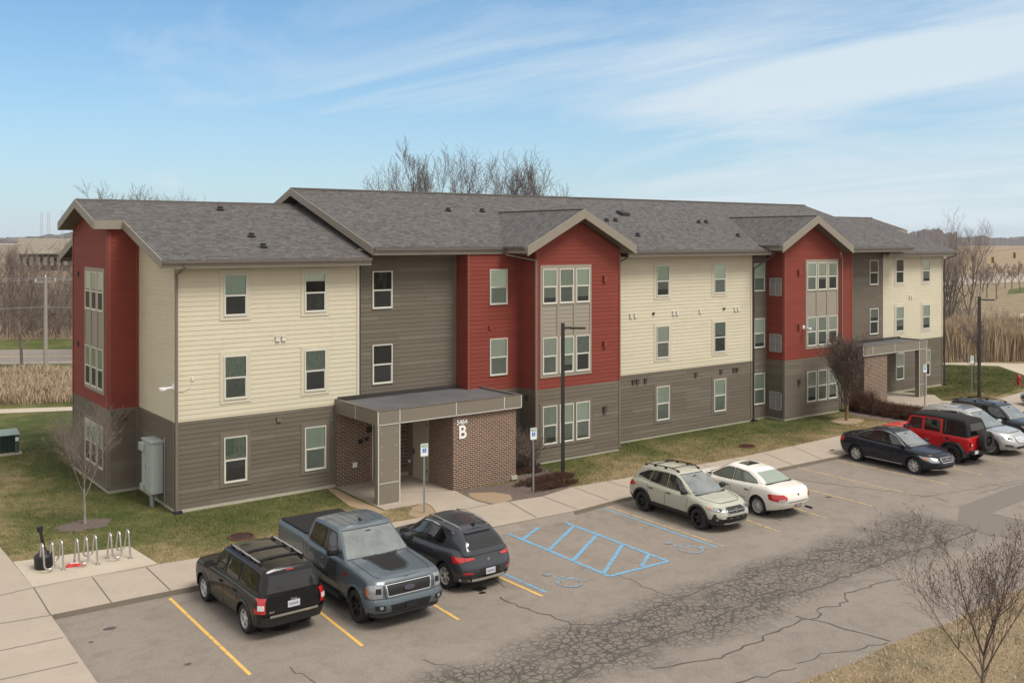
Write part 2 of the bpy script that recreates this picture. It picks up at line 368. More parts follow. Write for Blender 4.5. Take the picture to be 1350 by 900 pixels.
def mat_concrete(name, col):
    t = NT(name); v = t.world(); f = t.noise(v, 0.7, 7, 0.62); g = t.noise(v, 40, 3, 0.7); s2 = t.noise(v, 3.0, 5, 0.7, 0.8)
    c = t.mix(f, tuple(x*0.80 for x in col), tuple(x*1.14 for x in col)); c = t.mix(t.ramp(s2, [(0.50, 0.0), (0.72, 0.35)]), c, tuple(x*0.68 for x in col))
    c = t.mix(t.math('MULTIPLY', g, 0.25), c, tuple(x*0.75 for x in col)); t.base(c); t.rough(0.88); t.bump(g, 0.2, 0.005); return t.m
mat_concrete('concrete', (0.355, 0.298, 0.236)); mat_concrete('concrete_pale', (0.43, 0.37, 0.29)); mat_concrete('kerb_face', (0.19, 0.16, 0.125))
simple('joint', (0.12, 0.10, 0.08), 0.95)

t = NT('asphalt'); v = t.world()
ag = t.noise(v, 26, 3, 0.85); ag2 = t.noise(v, 75, 2, 0.8); big = t.noise(v, 0.22, 6, 0.6); mid = t.noise(v, 1.6, 6, 0.65, 0.6)
c = t.mix(big, (0.178, 0.151, 0.124), (0.262, 0.222, 0.182))
c = t.mix(t.ramp(mid, [(0.46, 0.0), (0.72, 0.6)]), c, (0.130, 0.112, 0.095))
c = t.mix(t.ramp(ag, [(0.32, 0.6), (0.52, 0.0)]), c, (0.070, 0.064, 0.058)); c = t.mix(t.ramp(ag, [(0.58, 0.0), (0.72, 0.5)]), c, (0.33, 0.29, 0.245))
c = t.mix(t.ramp(ag2, [(0.55, 0.0), (0.75, 0.4)]), c, (0.30, 0.265, 0.22))
# alligator cracking along the drive aisle
g0 = gp(640, 905, 0); g1 = gp(1230, 690, 0)
ang = atan2(g1[1]-g0[1], g1[0]-g0[0])
g = t.n('ShaderNodeNewGeometry'); sub = t.n('ShaderNodeVectorMath', operation='SUBTRACT'); t.l(g.outputs['Position'], sub.inputs[0]); sub.inputs[1].default_value = (g0[0], g0[1], 0)
mpg = t.n('ShaderNodeMapping'); mpg.vector_type = 'POINT'; t.l(sub.outputs[0], mpg.inputs[0]); mpg.inputs['Rotation'].default_value = (0, 0, -ang)
spg = t.n('ShaderNodeSeparateXYZ'); t.l(mpg.outputs[0], spg.inputs[0])
wob = t.math('MULTIPLY', t.math('SUBTRACT', t.noise(v, 0.35, 4), 0.5), 2.2)
lat = t.math('ABSOLUTE', t.math('ADD', t.math('ADD', spg.outputs[1], -0.1), wob))
band = t.math('SUBTRACT', 1.0, t.math('DIVIDE', t.math('SUBTRACT', lat, 0.80), 1.1), clamp=True)
along = t.math('MULTIPLY', t.math('SUBTRACT', 21.5, spg.outputs[0], clamp=True), 1.0)
band = t.math('MULTIPLY', band, along)
wn = t.n('ShaderNodeTexNoise'); t.l(v, wn.inputs['Vector']); wn.inputs['Scale'].default_value = 2.2
wv3 = t.mix(0.12, v, wn.outputs['Color'])
vo = t.n('ShaderNodeTexVoronoi', feature='DISTANCE_TO_EDGE'); t.l(wv3, vo.inputs['Vector']); vo.inputs['Scale'].default_value = 5.2
vo2 = t.n('ShaderNodeTexVoronoi', feature='DISTANCE_TO_EDGE'); t.l(wv3, vo2.inputs['Vector']); vo2.inputs['Scale'].default_value = 1.5
ln = t.ramp(vo.outputs['Distance'], [(0.050, 1.0), (0.10, 0.0)]); ln2 = t.ramp(vo2.outputs['Distance'], [(0.010, 0.9), (0.028, 0.0)])
crk = t.math('MULTIPLY', t.math('MAXIMUM', ln, ln2), t.math('MULTIPLY', band, t.ramp(t.noise(v, 0.8, 4), [(0.32, 0.35), (0.48, 1.0)])))
c = t.mix(t.math('MULTIPLY', band, t.ramp(t.noise(v, 1.3, 5, 0.7), [(0.30, 0.30), (0.65, 0.75)])), c, (0.105, 0.086, 0.071))
c = t.mix(t.math('MULTIPLY', crk, 0.85), c, (0.042, 0.037, 0.033))
t.base(c); t.rough(0.9); t.bump(t.math('SUBTRACT', ag, t.math('MULTIPLY', crk, 1.5)), 0.5, 0.012)
simple('crack_fill', (0.066, 0.058, 0.052), 0.75, var=0.3, vs=6)
simple('oil', (0.022, 0.020, 0.018), 0.35, var=0.2)
t = NT('asphalt_dark'); v = t.world(); f = t.noise(v, 30, 3, 0.8); t.base(t.mix(f, (0.105, 0.090, 0.076), (0.19, 0.165, 0.14))); t.rough(0.9)
def mat_paint(name, col, wear):
    t = NT(name); v = t.world(); f = t.noise(v, 7, 6, 0.8); 
    c = t.mix(t.ramp(f, [(wear, 0.0), (wear+0.10, 1.0)]), (0.20, 0.17, 0.14), col); t.base(c); t.rough(0.7); return t.m
mat_paint('paint_yellow', (0.62, 0.375, 0.085), 0.36); mat_paint('paint_yellow_worn', (0.48, 0.33, 0.14), 0.43); mat_paint('paint_blue', (0.12, 0.32, 0.50), 0.40); mat_paint('paint_blue_faded', (0.13, 0.30, 0.45), 0.49)
t = NT('mulch'); v = t.world(); f = t.noise(v, 22, 5, 0.85)
c = t.mix(t.ramp(f, [(0.35, 0.0), (0.65, 1.0)]), (0.050, 0.034, 0.028), (0.225, 0.170, 0.140)); t.base(c); t.rough(0.95); t.bump(f, 1.0, 0.05)
t = NT('bare_soil'); v = t.world(); f = t.noise(v, 9, 6, 0.75); c = t.mix(f, (0.19, 0.125, 0.075), (0.36, 0.27, 0.175)); t.base(c); t.rough(0.95); t.bump(f, 0.6, 0.03)
t = NT('dry_field'); v = t.world((1, 1, 1)); f = t.noise(t.world((0.004, 0.02, 1), (0, 0, 0.6)), 3, 6, 0.7); g = t.noise(v, 0.12, 6, 0.75); h = t.noise(v, 1.5, 3)
c = t.mix(f, (0.235, 0.170, 0.110), (0.33, 0.245, 0.165)); c = t.mix(t.ramp(g, [(0.45, 0.0), (0.7, 0.5)]), c, (0.17, 0.125, 0.085)); c = t.mix(t.math('MULTIPLY', h, 0.3), c, (0.16, 0.13, 0.085)); t.base(c); t.rough(1.0); t.b.inputs['Specular IOR Level'].default_value = 0.05
t = NT('verge'); v = t.world(); f = t.noise(v, 0.5, 6, 0.7, 0.4); h = t.noise(v, 14, 4, 0.8)
c = t.mix(h, (0.19, 0.135, 0.072), (0.37, 0.285, 0.165)); c = t.mix(t.ramp(f, [(0.47, 0.0), (0.62, 0.7)]), c, (0.085, 0.085, 0.035)); c = t.mix(t.ramp(t.noise(v, 50, 2), [(0.35, 0.4), (0.7, 0)]), c, (0.06, 0.045, 0.025)); t.base(c); t.rough(0.95); t.bump(h, 0.7, 0.06)
def fibre(name, a, b, sc_=1.5, tr=False):
    t = NT(name); v = t.coord(); gi = t.n('ShaderNodeNewGeometry')
    c = t.mix(gi.outputs['Random Per Island'], a, b); c = t.mix(t.math('MULTIPLY', t.noise(v, sc_, 3), 0.5), c, tuple(x*0.7 for x in a)); t.base(c); t.rough(0.9); t.b.inputs['Specular IOR Level'].default_value = 0.2; return t.m
fibre('reed', (0.33, 0.25, 0.165), (0.58, 0.46, 0.32)); fibre('dry_shrub', (0.065, 0.033, 0.022), (0.14, 0.075, 0.05)); fibre('brush', (0.15, 0.115, 0.095), (0.30, 0.24, 0.20))
fibre('bark', (0.13, 0.105, 0.085), (0.21, 0.175, 0.145)); fibre('twig', (0.17, 0.13, 0.11), (0.29, 0.235, 0.20)); fibre('twig_red', (0.10, 0.072, 0.060), (0.175, 0.13, 0.108))
fibre('bud', (0.16, 0.05, 0.035), (0.22, 0.08, 0.05)); fibre('bark_pale', (0.22, 0.20, 0.18), (0.32, 0.29, 0.26)); fibre('bark_ochre', (0.17, 0.11, 0.045), (0.25, 0.17, 0.08))
fibre('twig_far', (0.12, 0.095, 0.08), (0.20, 0.165, 0.14)); fibre('far_wood', (0.115, 0.105, 0.105), (0.17, 0.155, 0.15))
mat = MATS
# ------------------------------------------------------------------ the building
apt = thing('apartment_building', 'long three-storey apartment building with cream, grey and red siding and grey shingle roofs', 'building')
ROW = 0.18; ZS = 0.14
def clip_poly(poly, a, b, c):
    """keep a*x+b*y<=c"""
    outp = []
    for i in range(len(poly)):
        p, q = poly[i], poly[(i+1) % len(poly)]; dp = a*p[0]+b*p[1]-c; dq = a*q[0]+b*q[1]-c
        if dp <= 0: outp.append(p)
        if dp*dq < 0:
            k = dp/(dp-dq); outp.append((p[0]+(q[0]-p[0])*k, p[1]+(q[1]-p[1])*k))
    return outp
class Wall:
    """vertical wall plane; s runs along it, n is the outward normal"""
    def __init__(s, p0, p1):
        s.o = Vector((p0[0], p0[1], 0)); d = Vector((p1[0]-p0[0], p1[1]-p0[1], 0)); s.L = d.length; s.d = d/s.L; s.n = Vector((s.d.y, -s.d.x, 0))
    def P(s, a, z, off=0.0): return s.o+s.d*a+s.n*off+Vector((0, 0, z))
    def box(s, mb, a0, a1, z0, z1, o0, o1):
        c = s.P((a0+a1)/2, (z0+z1)/2, (o0+o1)/2); mb.obox(c, s.d*(a1-a0)/2, s.n*(o1-o0)/2, Vector((0, 0, (z1-z0)/2)))
def siding(W, z0, z1, m, clips=(), a0=0, a1=None, name='wall'):
    mb = MB(); a1 = W.L if a1 is None else a1; LIP = 0.012
    k = math.floor((z0-ZS)/ROW+1e-6)
    while ZS+k*ROW < z1-1e-4:
        b, tp = ZS+k*ROW, ZS+(k+1)*ROW; lo, hi = max(b, z0), min(tp, z1)
        poly = [(a0, lo), (a1, lo), (a1, hi), (a0, hi)]
        for c in clips: poly = clip_poly(poly, *c) if poly else poly
        if len(poly) >= 3:
            off = lambda z: 0.004+LIP*(tp-z)/ROW
            mb.face([W.P(p[0], p[1], off(p[1])) for p in poly])
            low = [p for p in poly if abs(p[1]-lo) < 1e-5]
            if len(low) == 2:
                x0, x1 = min(low[0][0], low[1][0]), max(low[0][0], low[1][0])
                mb.face([W.P(x0, lo, 0), W.P(x1, lo, 0), W.P(x1, lo, off(lo)), W.P(x0, lo, off(lo))])
        k += 1
    return mb.build(name, mat[m], apt)
def trimboard(W, a0, a1, z0, z1, m, th=0.035, name='corner_board'):
    mb = MB(); W.box(mb, a0, a1, z0, z1, -0.01, th); return mb.build(name, mat[m], apt)
rw = random.Random(5)
def window(W, a0, a1, z0, z1, style='blind', blind=1.0, trim=None, tw=0.15, th_=None, head=0.17):
    """double-hung vinyl window with glass in front of a blind"""
    fw = 0.045; mb = MB(); zc = (z0+z1)/2-0.01
    for b in ((a0, a0+fw, z0, z1), (a1-fw, a1, z0, z1), (a0+fw, a1-fw, z0, z0+fw), (a0+fw, a1-fw, z1-fw*0.9, z1)): W.box(mb, b[0], b[1], b[2], b[3], 0.0, 0.062)
    W.box(mb, a0+fw, a1-fw, zc-0.03, zc+0.03, 0.012, 0.055)
    for b in ((a0+fw, a0+fw+0.028, z0+fw, zc-0.03), (a1-fw-0.028, a1-fw, z0+fw, zc-0.03), (a0+fw+0.028, a1-fw-0.028, z0+fw, z0+fw+0.035)): W.box(mb, b[0], b[1], b[2], b[3], 0.014, 0.046)
    wdw = mb.build('window', mat['vinyl'], apt)
    x0, x1, y0, y1 = a0+fw, a1-fw, z0+fw, z1-fw
    bk = MB(); bk.face([W.P(x0, y0, .026), W.P(x1, y0, .026), W.P(x1, y1, .026), W.P(x0, y1, .026)]); bk.build('room_opening', mat['room_dark'], wdw)
    if style == 'blind' and blind == 1.0 and rw.random() < .35: blind = rw.uniform(.80, .97)
    if style in ('blind', 'curtain') and blind > 0:
        yb = y1-(y1-y0)*blind; b2 = MB(); b2.face([W.P(x0+.01, yb, .0295), W.P(x1-.012, yb, .0295), W.P(x1-.012, y1, .0295), W.P(x0+.01, y1, .0295)])
        b2.build('blind' if style == 'blind' else 'curtain', mat[rw.choice(('blind', 'blind', 'blind_dim', 'blind_warm')) if style == 'blind' else 'curtain'], wdw)
    g = MB(); g.face([W.P(x0, zc, .036), W.P(x1, zc, .036), W.P(x1, y1, .036), W.P(x0, y1, .036)]); g.face([W.P(x0, y0, .034), W.P(x1, y0, .034), W.P(x1, zc, .034), W.P(x0, zc, .034)])
    g.build('pane', mat['glass'], wdw)
    s2 = MB(); s2.face([W.P(x0+.02, y0+.02, .041), W.P(x1-.02, y0+.02, .041), W.P(x1-.02, zc-.02, .041), W.P(x0+.02, zc-.02, .041)]); s2.build('insect_screen', mat['screen'], wdw)
    if trim:
        tb = MB(); o = 0.034
        W.box(tb, a0-tw, a0, z0-tw, z1+head, 0, o); W.box(tb, a1, a1+tw, z0-tw, z1+head, 0, o); W.box(tb, a0, a1, z0-tw, z0, 0, o); W.box(tb, a0, a1, z1, z1+head, 0, o)
        tb.build('window_trim', mat[trim], wdw)
    return wdw
FL = [(0.83, 2.55), (3.96, 5.60), (7.09, 8.66)]; ZB = 3.315
X_END = 52.4; DEPTH = 14.3
# left wing -----------------------------------------------------------
A = Wall((0, 0), (7.5, 0)); siding(A, ZS, ZB, 'siding_gray'); siding(A, ZB, 9.3, 'siding_cream')
E_ = Wall((0, 4.4), (0, 0)); siding(E_, ZS, ZB, 'siding_gray'); siding(E_, ZB, 10.9, 'siding_cream', [(0.305, 1, 9.02+0.305*4.4+0.18)])
for W_, a in ((A, 0), (E_, 4.4)):
    for z0, z1, m_ in ((ZS, ZB, 'trim_gray'), (ZB, 9.0, 'trim_cream')): trimboard(W_, a-0.0 if a == 0 else a-0.11, 0.11 if a == 0 else a+0.0, z0, z1, m_)
trimboard(A, 7.38, 7.5, ZB, 9.1, 'trim_cream'); trimboard(A, 7.5-1.1, 7.5-1.0, ZS, 3.0, 'trim_gray')
for a0, a1, bs in ((1.81, 2.71, [('curtain', 1, 'n'), ('curtain', 1.0, 0), ('blind', .55, 0)]), (5.08, 6.0, [('blind', 1.0, 0), ('curtain', .9, 0), ('blind', .22, 0)])):
    sty = {1.81: [('curtain', .55), ('curtain', 1.0), ('blind', 0.5)], 5.08: [('blind', 1.0), ('curtain', .55), ('blind', 0.2)]}[a0]
    for k, (z0, z1) in enumerate(FL): window(A, a0, a1, z0, z1, sty[k][0], sty[k][1], 'trim_gray' if k == 0 else 'trim_cream')
# projecting bay in the gable end
BX = -1.2; BY0, BY1 = 4.4, 9.9
B1 = Wall((BX, BY0), (0, BY0)); siding(B1, ZS, ZB, 'siding_gray'); siding(B1, ZB, 10.7, 'siding_red')
B2 = Wall((BX, BY1), (BX, BY0)); YR = (BY0+BY1)/2; hl = B2.L/2
sl = 0.305; gz = 11.61-0.36
siding(B2, ZS, ZB, 'siding_gray'); siding(B2, ZB, 11.4, 'siding_red', [(-sl, 1, gz-sl*hl), (sl, 1, gz+sl*hl)])
B3 = Wall((0, BY1), (BX, BY1)); siding(B3, ZS, ZB, 'siding_gray'); siding(B3, ZB, 10.4, 'siding_red')
for W_, aa in ((B1, ((0, .12), (1.08, 1.2))), (B2, ((0, .12), (5.38, 5.5)))):
    for a0, a1 in aa: trimboard(W_, a0, a1, ZS, ZB, 'trim_gray'); trimboard(W_, a0, a1, ZB, 10.25, 'trim_red')
def triple(W, a0, wa, gap, styles, m_frame, panel=True):
    """three mullioned windows per floor; the upper two floors share a grey panel surround"""
    n = 3
    for k, (z0, z1) in enumerate(FL):
        for i in range(n):
            x0 = a0+i*(wa+gap); st, bl = styles[k][i]; window(W, x0, x0+wa, z0, z1, st, bl)
    aE = a0+n*wa+(n-1)*gap
    if panel:
        mb = MB(); z0, z1 = FL[1][0]-0.15, FL[2][1]+0.17; o = 0.036
        W.box(mb, a0-0.12, a0, z0, z1, 0, o); W.box(mb, aE, aE+0.12, z0, z1, 0, o); W.box(mb, a0, aE, z0, FL[1][0], 0, o); W.box(mb, a0, aE, FL[2][1], z1, 0, o)
        for i in range(n-1):
            x = a0+(i+1)*wa+i*gap; W.box(mb, x, x+gap, FL[1][0], FL[2][1], 0, o+.012)
        mb.build('bay_window_surround', mat['bay_panel'], apt)
        siding(W, FL[1][1], FL[2][0], 'bay_panel', a0=a0, a1=aE, name='bay_infill').location = W.n*0.006
        for za, zb in ((FL[1][1], FL[1][1]+0.07), (FL[2][0]-0.05, FL[2][0])):   # rails closing the infill
            mb = MB(); W.box(mb, a0, aE, za, zb, 0, 0.031); mb.build('bay_rail', mat['bay_panel'], apt)
    mb = MB(); z0, z1 = FL[0][0]-0.13, FL[0][1]+0.13; o = 0.036
    W.box(mb, a0-0.13, a0, z0, z1, 0, o); W.box(mb, aE, aE+0.13, z0, z1, 0, o); W.box(mb, a0, aE, z0, FL[0][0], 0, o); W.box(mb, a0, aE, FL[0][1], z1, 0, o)
    for i in range(n-1):
        x = a0+(i+1)*wa+i*gap; W.box(mb, x, x+gap, FL[0][0], FL[0][1], 0, o)
    mb.build('ground_floor_window_trim', mat['trim_gray'], apt)
b_ = ('blind', 1.0)
triple(B2, BY1-7.68, 0.83, 0.13, [[('blind', .5)]*3, [('curtain', .5)]*3, [('blind', .45)]*3], 'bay_panel')
back = Wall((X_END, DEPTH), (0, DEPTH)); siding(back, ZS, ZB, 'siding_gray'); siding(back, ZB, 9.3, 'siding_cream')
E2 = Wall((0, DEPTH), (0, BY1)); siding(E2, ZS, ZB, 'siding_gray'); siding(E2, ZB, 10.9, 'siding_cream', [(-0.305, 1, 9.2)])
# grey recess, red box and first gable ----------------------------------
YG = 0.12
G = Wall((7.5, YG), (12.4, YG)); siding(G, ZS, 9.6, 'siding_gray'); trimboard(G, 0.02, 0.16, 3.5, 9.4, 'trim_gray'); trimboard(G, 4.72, 4.86, 3.5, 9.4, 'trim_gray')
for k in (1, 2): window(G, 8.17-7.5, 9.12-7.5, FL[k][0], FL[k][1], 'none', 0)
R0 = Wall((12.36, YG), (12.36, -0.75)); siding(R0, 3.3, 9.6, 'siding_red'); siding(R0, ZS, 3.3, 'siding_gray')
R1 = Wall((12.36, -0.75), (15.29, -0.75)); siding(R1, ZB, 9.6, 'siding_red'); siding(R1, ZS, ZB, 'siding_gray')
trimboard(R1, 0, .1, 3.4, 9.4, 'trim_red'); trimboard(R1, 2.83, 2.93, ZB, 9.4, 'trim_red')
for k in (1, 2): window(R1, 13.54-12.36, 14.50-12.36, FL[k][0], FL[k][1], 'blind', 1.0)
def gable(xa, xb, yf, yb, apx, apz, slope, styles, wx):
    L = Wall((xa, yb), (xa, yf)); siding(L, ZS, ZB, 'siding_gray'); siding(L, ZB, 9.6, 'siding_red'); trimboard(L, L.L-.1, L.L, ZB, 9.5, 'trim_red'); trimboard(L, L.L-.1, L.L, ZS, ZB, 'trim_gray')
    Fw = Wall((xa, yf), (xb, yf)); h = apx-xa; g = apz-0.42
    siding(Fw, ZS, ZB, 'siding_gray'); siding(Fw, ZB, 11.4, 'siding_red', [(-slope, 1, g-slope*h), (slope, 1, g+slope*h)])
    for a0, a1 in ((0, .11), (Fw.L-.11, Fw.L)): trimboard(Fw, a0, a1, ZS, ZB-.0, 'trim_gray'); trimboard(Fw, a0, a1, ZB, 9.45, 'trim_red')
    Rw = Wall((xb, yf), (xb, yb)); siding(Rw, ZS, ZB, 'siding_gray'); siding(Rw, ZB, 9.6, 'siding_red')
    triple(Fw, wx-xa, 0.83, 0.145, styles, 'bay_panel')
    return L, Fw, Rw
GL1, GF1, GR1 = gable(15.29, 20.36, -1.85, -0.70, 17.60, 11.34, 0.517, [[b_, b_, b_], [b_, b_, ('curtain', .5)], [b_, b_, b_]], 15.63)
Mw = Wall((20.36, -0.70), (31.30, -0.70)); siding(Mw, ZS, ZB, 'siding_gray'); siding(Mw, ZB, 9.4, 'siding_cream')
trimboard(Mw, 10.82, 10.94, ZB, 9.1, 'trim_cream'); trimboard(Mw, 10.82, 10.94, ZS, ZB, 'trim_gray')
sty = {23.9: [b_, b_, ('blind', .78)], 28.2: [('blind', .95), ('curtain', .45), b_]}
for a in (23.9, 28.2):
    for k, (z0, z1) in enumerate(FL): window(Mw, a-20.36, a+0.92-20.36, z0, z1, sty[a][k][0], sty[a][k][1], 'trim_gray' if k == 0 else 'trim_cream')
Nw = Wall((31.30, -0.55), (32.76, -0.55)); siding(Nw, ZS, 9.6, 'siding_gray')
for k, (z0, z1) in enumerate(FL): window(Nw, 31.62-31.3, 32.54-31.3, z0, z1, 'blind', 1.0)
GL2, GF2, GR2 = gable(32.76, 37.91, -1.75, -0.55, 35.0, 11.29, 0.517, [[b_, b_, b_], [b_, ('blind', .9), ('blind', .6)], [('blind', .95), ('blind', .62), ('blind', .55)]], 34.74)
R3 = Wall((37.91, -0.50), (40.9, -0.50)); siding(R3, ZS, ZB, 'siding_gray'); siding(R3, ZB, 9.6, 'siding_red'); trimboard(R3, 2.88, 2.99, ZB, 9.4, 'trim_red')
R4 = Wall((40.9, -0.5), (40.9, 0.15)); siding(R4, ZS, 9.6, 'siding_red')
YW = 0.2
G2 = Wall((40.9, 0.15), (45.2, 0.15)); siding(G2, ZS, 9.6, 'siding_gray')
for k in (1, 2): window(G2, 43.68-40.9, 44.62-40.9, FL[k][0], FL[k][1], 'curtain' if k == 1 else 'none', .35)
A2 = Wall((45.2, YW), (X_END, YW)); siding(A2, ZS, ZB, 'siding_gray'); siding(A2, ZB, 9.3, 'siding_cream'); trimboard(A2, 0, .12, ZB, 9.1, 'trim_cream')
trimboard(A2, A2.L-.12, A2.L, ZB, 9.1, 'trim_cream'); trimboard(A2, A2.L-.12, A2.L, ZS, ZB, 'trim_gray')
sty = {46.7: [('blind', .95), ('blind', .8), ('none', 0)], 49.85: [('blind', .6), b_, b_]}
for a in (46.7, 49.85):
    for k, (z0, z1) in enumerate(FL): window(A2, a-45.2, a+0.91-45.2, z0, z1, sty[a][k][0], sty[a][k][1], 'trim_gray' if k == 0 else 'trim_cream')
E3 = Wall((X_END, YW), (X_END, DEPTH)); siding(E3, ZS, ZB, 'siding_gray'); siding(E3, ZB, 10.9, 'siding_cream', [(-0.305, 1, 9.2), (0.305, 1, 9.2+0.305*E3.L)])
# foundation strip
mb = MB()
fp = [(0, 0), (12.4, 0.0), (12.4, -.72), (15.31, -.72), (15.31, -1.82), (20.34, -1.82), (20.34, -.67), (31.2, -.67), (31.2, -.52), (32.79, -.52), (32.79, -1.72), (37.9, -1.72), (37.9, -.47), (40.88, -.47), (40.88, .2), (X_END-.02, .22), (X_END-.02, 14.28), (0.02, 14.28), (.02, 9.88), (-1.18, 9.88), (-1.18, 4.42), (0.02, 4.42)]
mb.prism(ccw(fp), -0.5, 0.155); mb.build('foundation', mat['foundation'], apt)
# closed core behind the boarding so that no light leaks through
mb = MB(); mb.box(.04, 7.6, .04, 14.26, .2, 9.0); mb.box(7.6, 45.2, .3, 14.26, .2, 9.3); mb.box(45.2, 52.36, .24, 14.26, .2, 9.0); mb.build('inner_core', mat['room_dark'], apt)

# ---------------------------------------------------------------- roofs
def slab(pts, th, m, name='roof', parent=None):
    """roof plane polygon given by its top points, th thick"""
    mb = MB(); n = len(pts); b = [(p[0], p[1], p[2]-th) for p in pts]
    mb.face(pts); mb.face(b[::-1])
    for i in range(n): j = (i+1) % n; mb.face([pts[i], b[i], b[j], pts[j]])
    return mb.build(name, mat[m], parent or apt)
def fascia(p, q, h, th=0.035, drop=0.0, m='fascia', out=(0, 0, 0), name='fascia_board', parent=None):
    p = Vector(p); q = Vector(q); o = Vector(out); o.normalize(); mb = MB(); a = p-Vector((0, 0, drop)); b = q-Vector((0, 0, drop)); 
    dn = Vector((0, 0, -h)); v = [a, b, b+dn, a+dn]; v2 = [x+o*th for x in v]
    mb.face(v2); mb.face(v[::-1])
    for i in range(4): j = (i+1) % 4; mb.face([v[i], v2[i], v2[j], v[j]])
    return mb.build(name, mat[m], parent or apt)
RY_ = 7.15
def lowroof(x0, x1, ye, ze, zr, bay_out, west=True):
    """gabled wing roof with ridge along X; bay_out is how far the bay roof reaches past the wing rake"""
    s_ = (zr-ze)/(RY_-ye); yb = 4.2; zbk = ze+s_*(yb-ye); rf = None
    if west:
        top = [(x0, ye, ze), (x1, ye, ze), (x1, RY_, zr), (x0-bay_out, RY_, zr), (x0-bay_out, yb, zbk), (x0, yb, zbk)]
    else: top = [(x0, ye, ze), (x1, ye, ze), (x1, yb, zbk), (x1+bay_out, yb, zbk), (x1+bay_out, RY_, zr), (x0, RY_, zr)]
    rf = slab(top, 0.13, 'shingle')
    ym = 2*RY_-ye; ybm = 2*RY_-yb
    if west: bk = [(x1, ym, ze), (x0, ym, ze), (x0, ybm, zbk), (x0-bay_out, ybm, zbk), (x0-bay_out, RY_, zr), (x1, RY_, zr)]
    else: bk = [(x1, ym, ze), (x0, ym, ze), (x0, RY_, zr), (x1+bay_out, RY_, zr), (x1+bay_out, ybm, zbk), (x1, ybm, zbk)]
    slab(bk, 0.13, 'shingle')
    mb = MB(); mb.obox(((x0+x1)/2+(-bay_out/2 if west else bay_out/2), RY_, zr+0.0), ((x1-x0+bay_out)/2-.02, 0, 0), (0, .14, 0), (0, 0, .045)); mb.build('ridge_cap', mat['gutter'], apt)
    sx = -1 if west else 1; xo = x0 if west else x1; H = 0.34
    D = 0.012
    for (y0, z0), (y1, z1), xx in (((ye, ze), (yb, zbk), xo), ((yb, zbk), (RY_, zr), xo+sx*bay_out), ((RY_, zr), (ybm, zbk), xo+sx*bay_out), ((ybm, zbk), (ym, ze), xo)):
        fascia((xx, y0, z0+D), (xx, y1, z1+D), H, out=(sx, 0, 0))
    fascia((xo, yb, zbk+D), (xo+sx*(bay_out), yb, zbk+D), H, out=(0, -1, 0)); fascia((xo, ybm, zbk+D), (xo+sx*bay_out, ybm, zbk+D), H, out=(0, 1, 0))
    # sloping soffits under the rakes
    mb = MB(); 
    for yy0, zz0, yy1, zz1, xa, xb in ((yb, zbk, RY_, zr, xo+sx*bay_out, 0 if west else X_END), (RY_, zr, ybm, zbk, xo+sx*bay_out, 0 if west else X_END), (ye, ze, yb, zbk, xo, 0 if west else X_END)):
        mb.face([(xa, yy0, zz0-.32), (xb, yy0, zz0-.32), (xb, yy1, zz1-.32), (xa, yy1, zz1-.32)])
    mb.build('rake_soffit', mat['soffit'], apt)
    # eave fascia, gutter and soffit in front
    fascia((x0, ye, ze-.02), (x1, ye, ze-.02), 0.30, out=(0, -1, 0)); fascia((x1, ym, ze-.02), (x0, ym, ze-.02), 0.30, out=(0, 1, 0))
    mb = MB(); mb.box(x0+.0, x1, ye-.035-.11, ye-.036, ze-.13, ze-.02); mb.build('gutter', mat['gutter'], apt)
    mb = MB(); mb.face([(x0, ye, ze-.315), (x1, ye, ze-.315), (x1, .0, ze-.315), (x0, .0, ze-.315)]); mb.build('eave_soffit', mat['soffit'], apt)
    return rf
roof_w = lowroof(-0.66, 7.72, -0.60, 9.25, 11.61, 1.10, True)
slab([(7.7, 0.6, 9.25+.305*1.2), (8.5, 0.6, 9.25+.305*1.2), (8.5, RY_, 11.61), (7.7, RY_, 11.61)], 0.13, 'shingle')
roof_e = lowroof(44.9, 53.15, -0.42, 9.17, 11.58, 1.5, False)
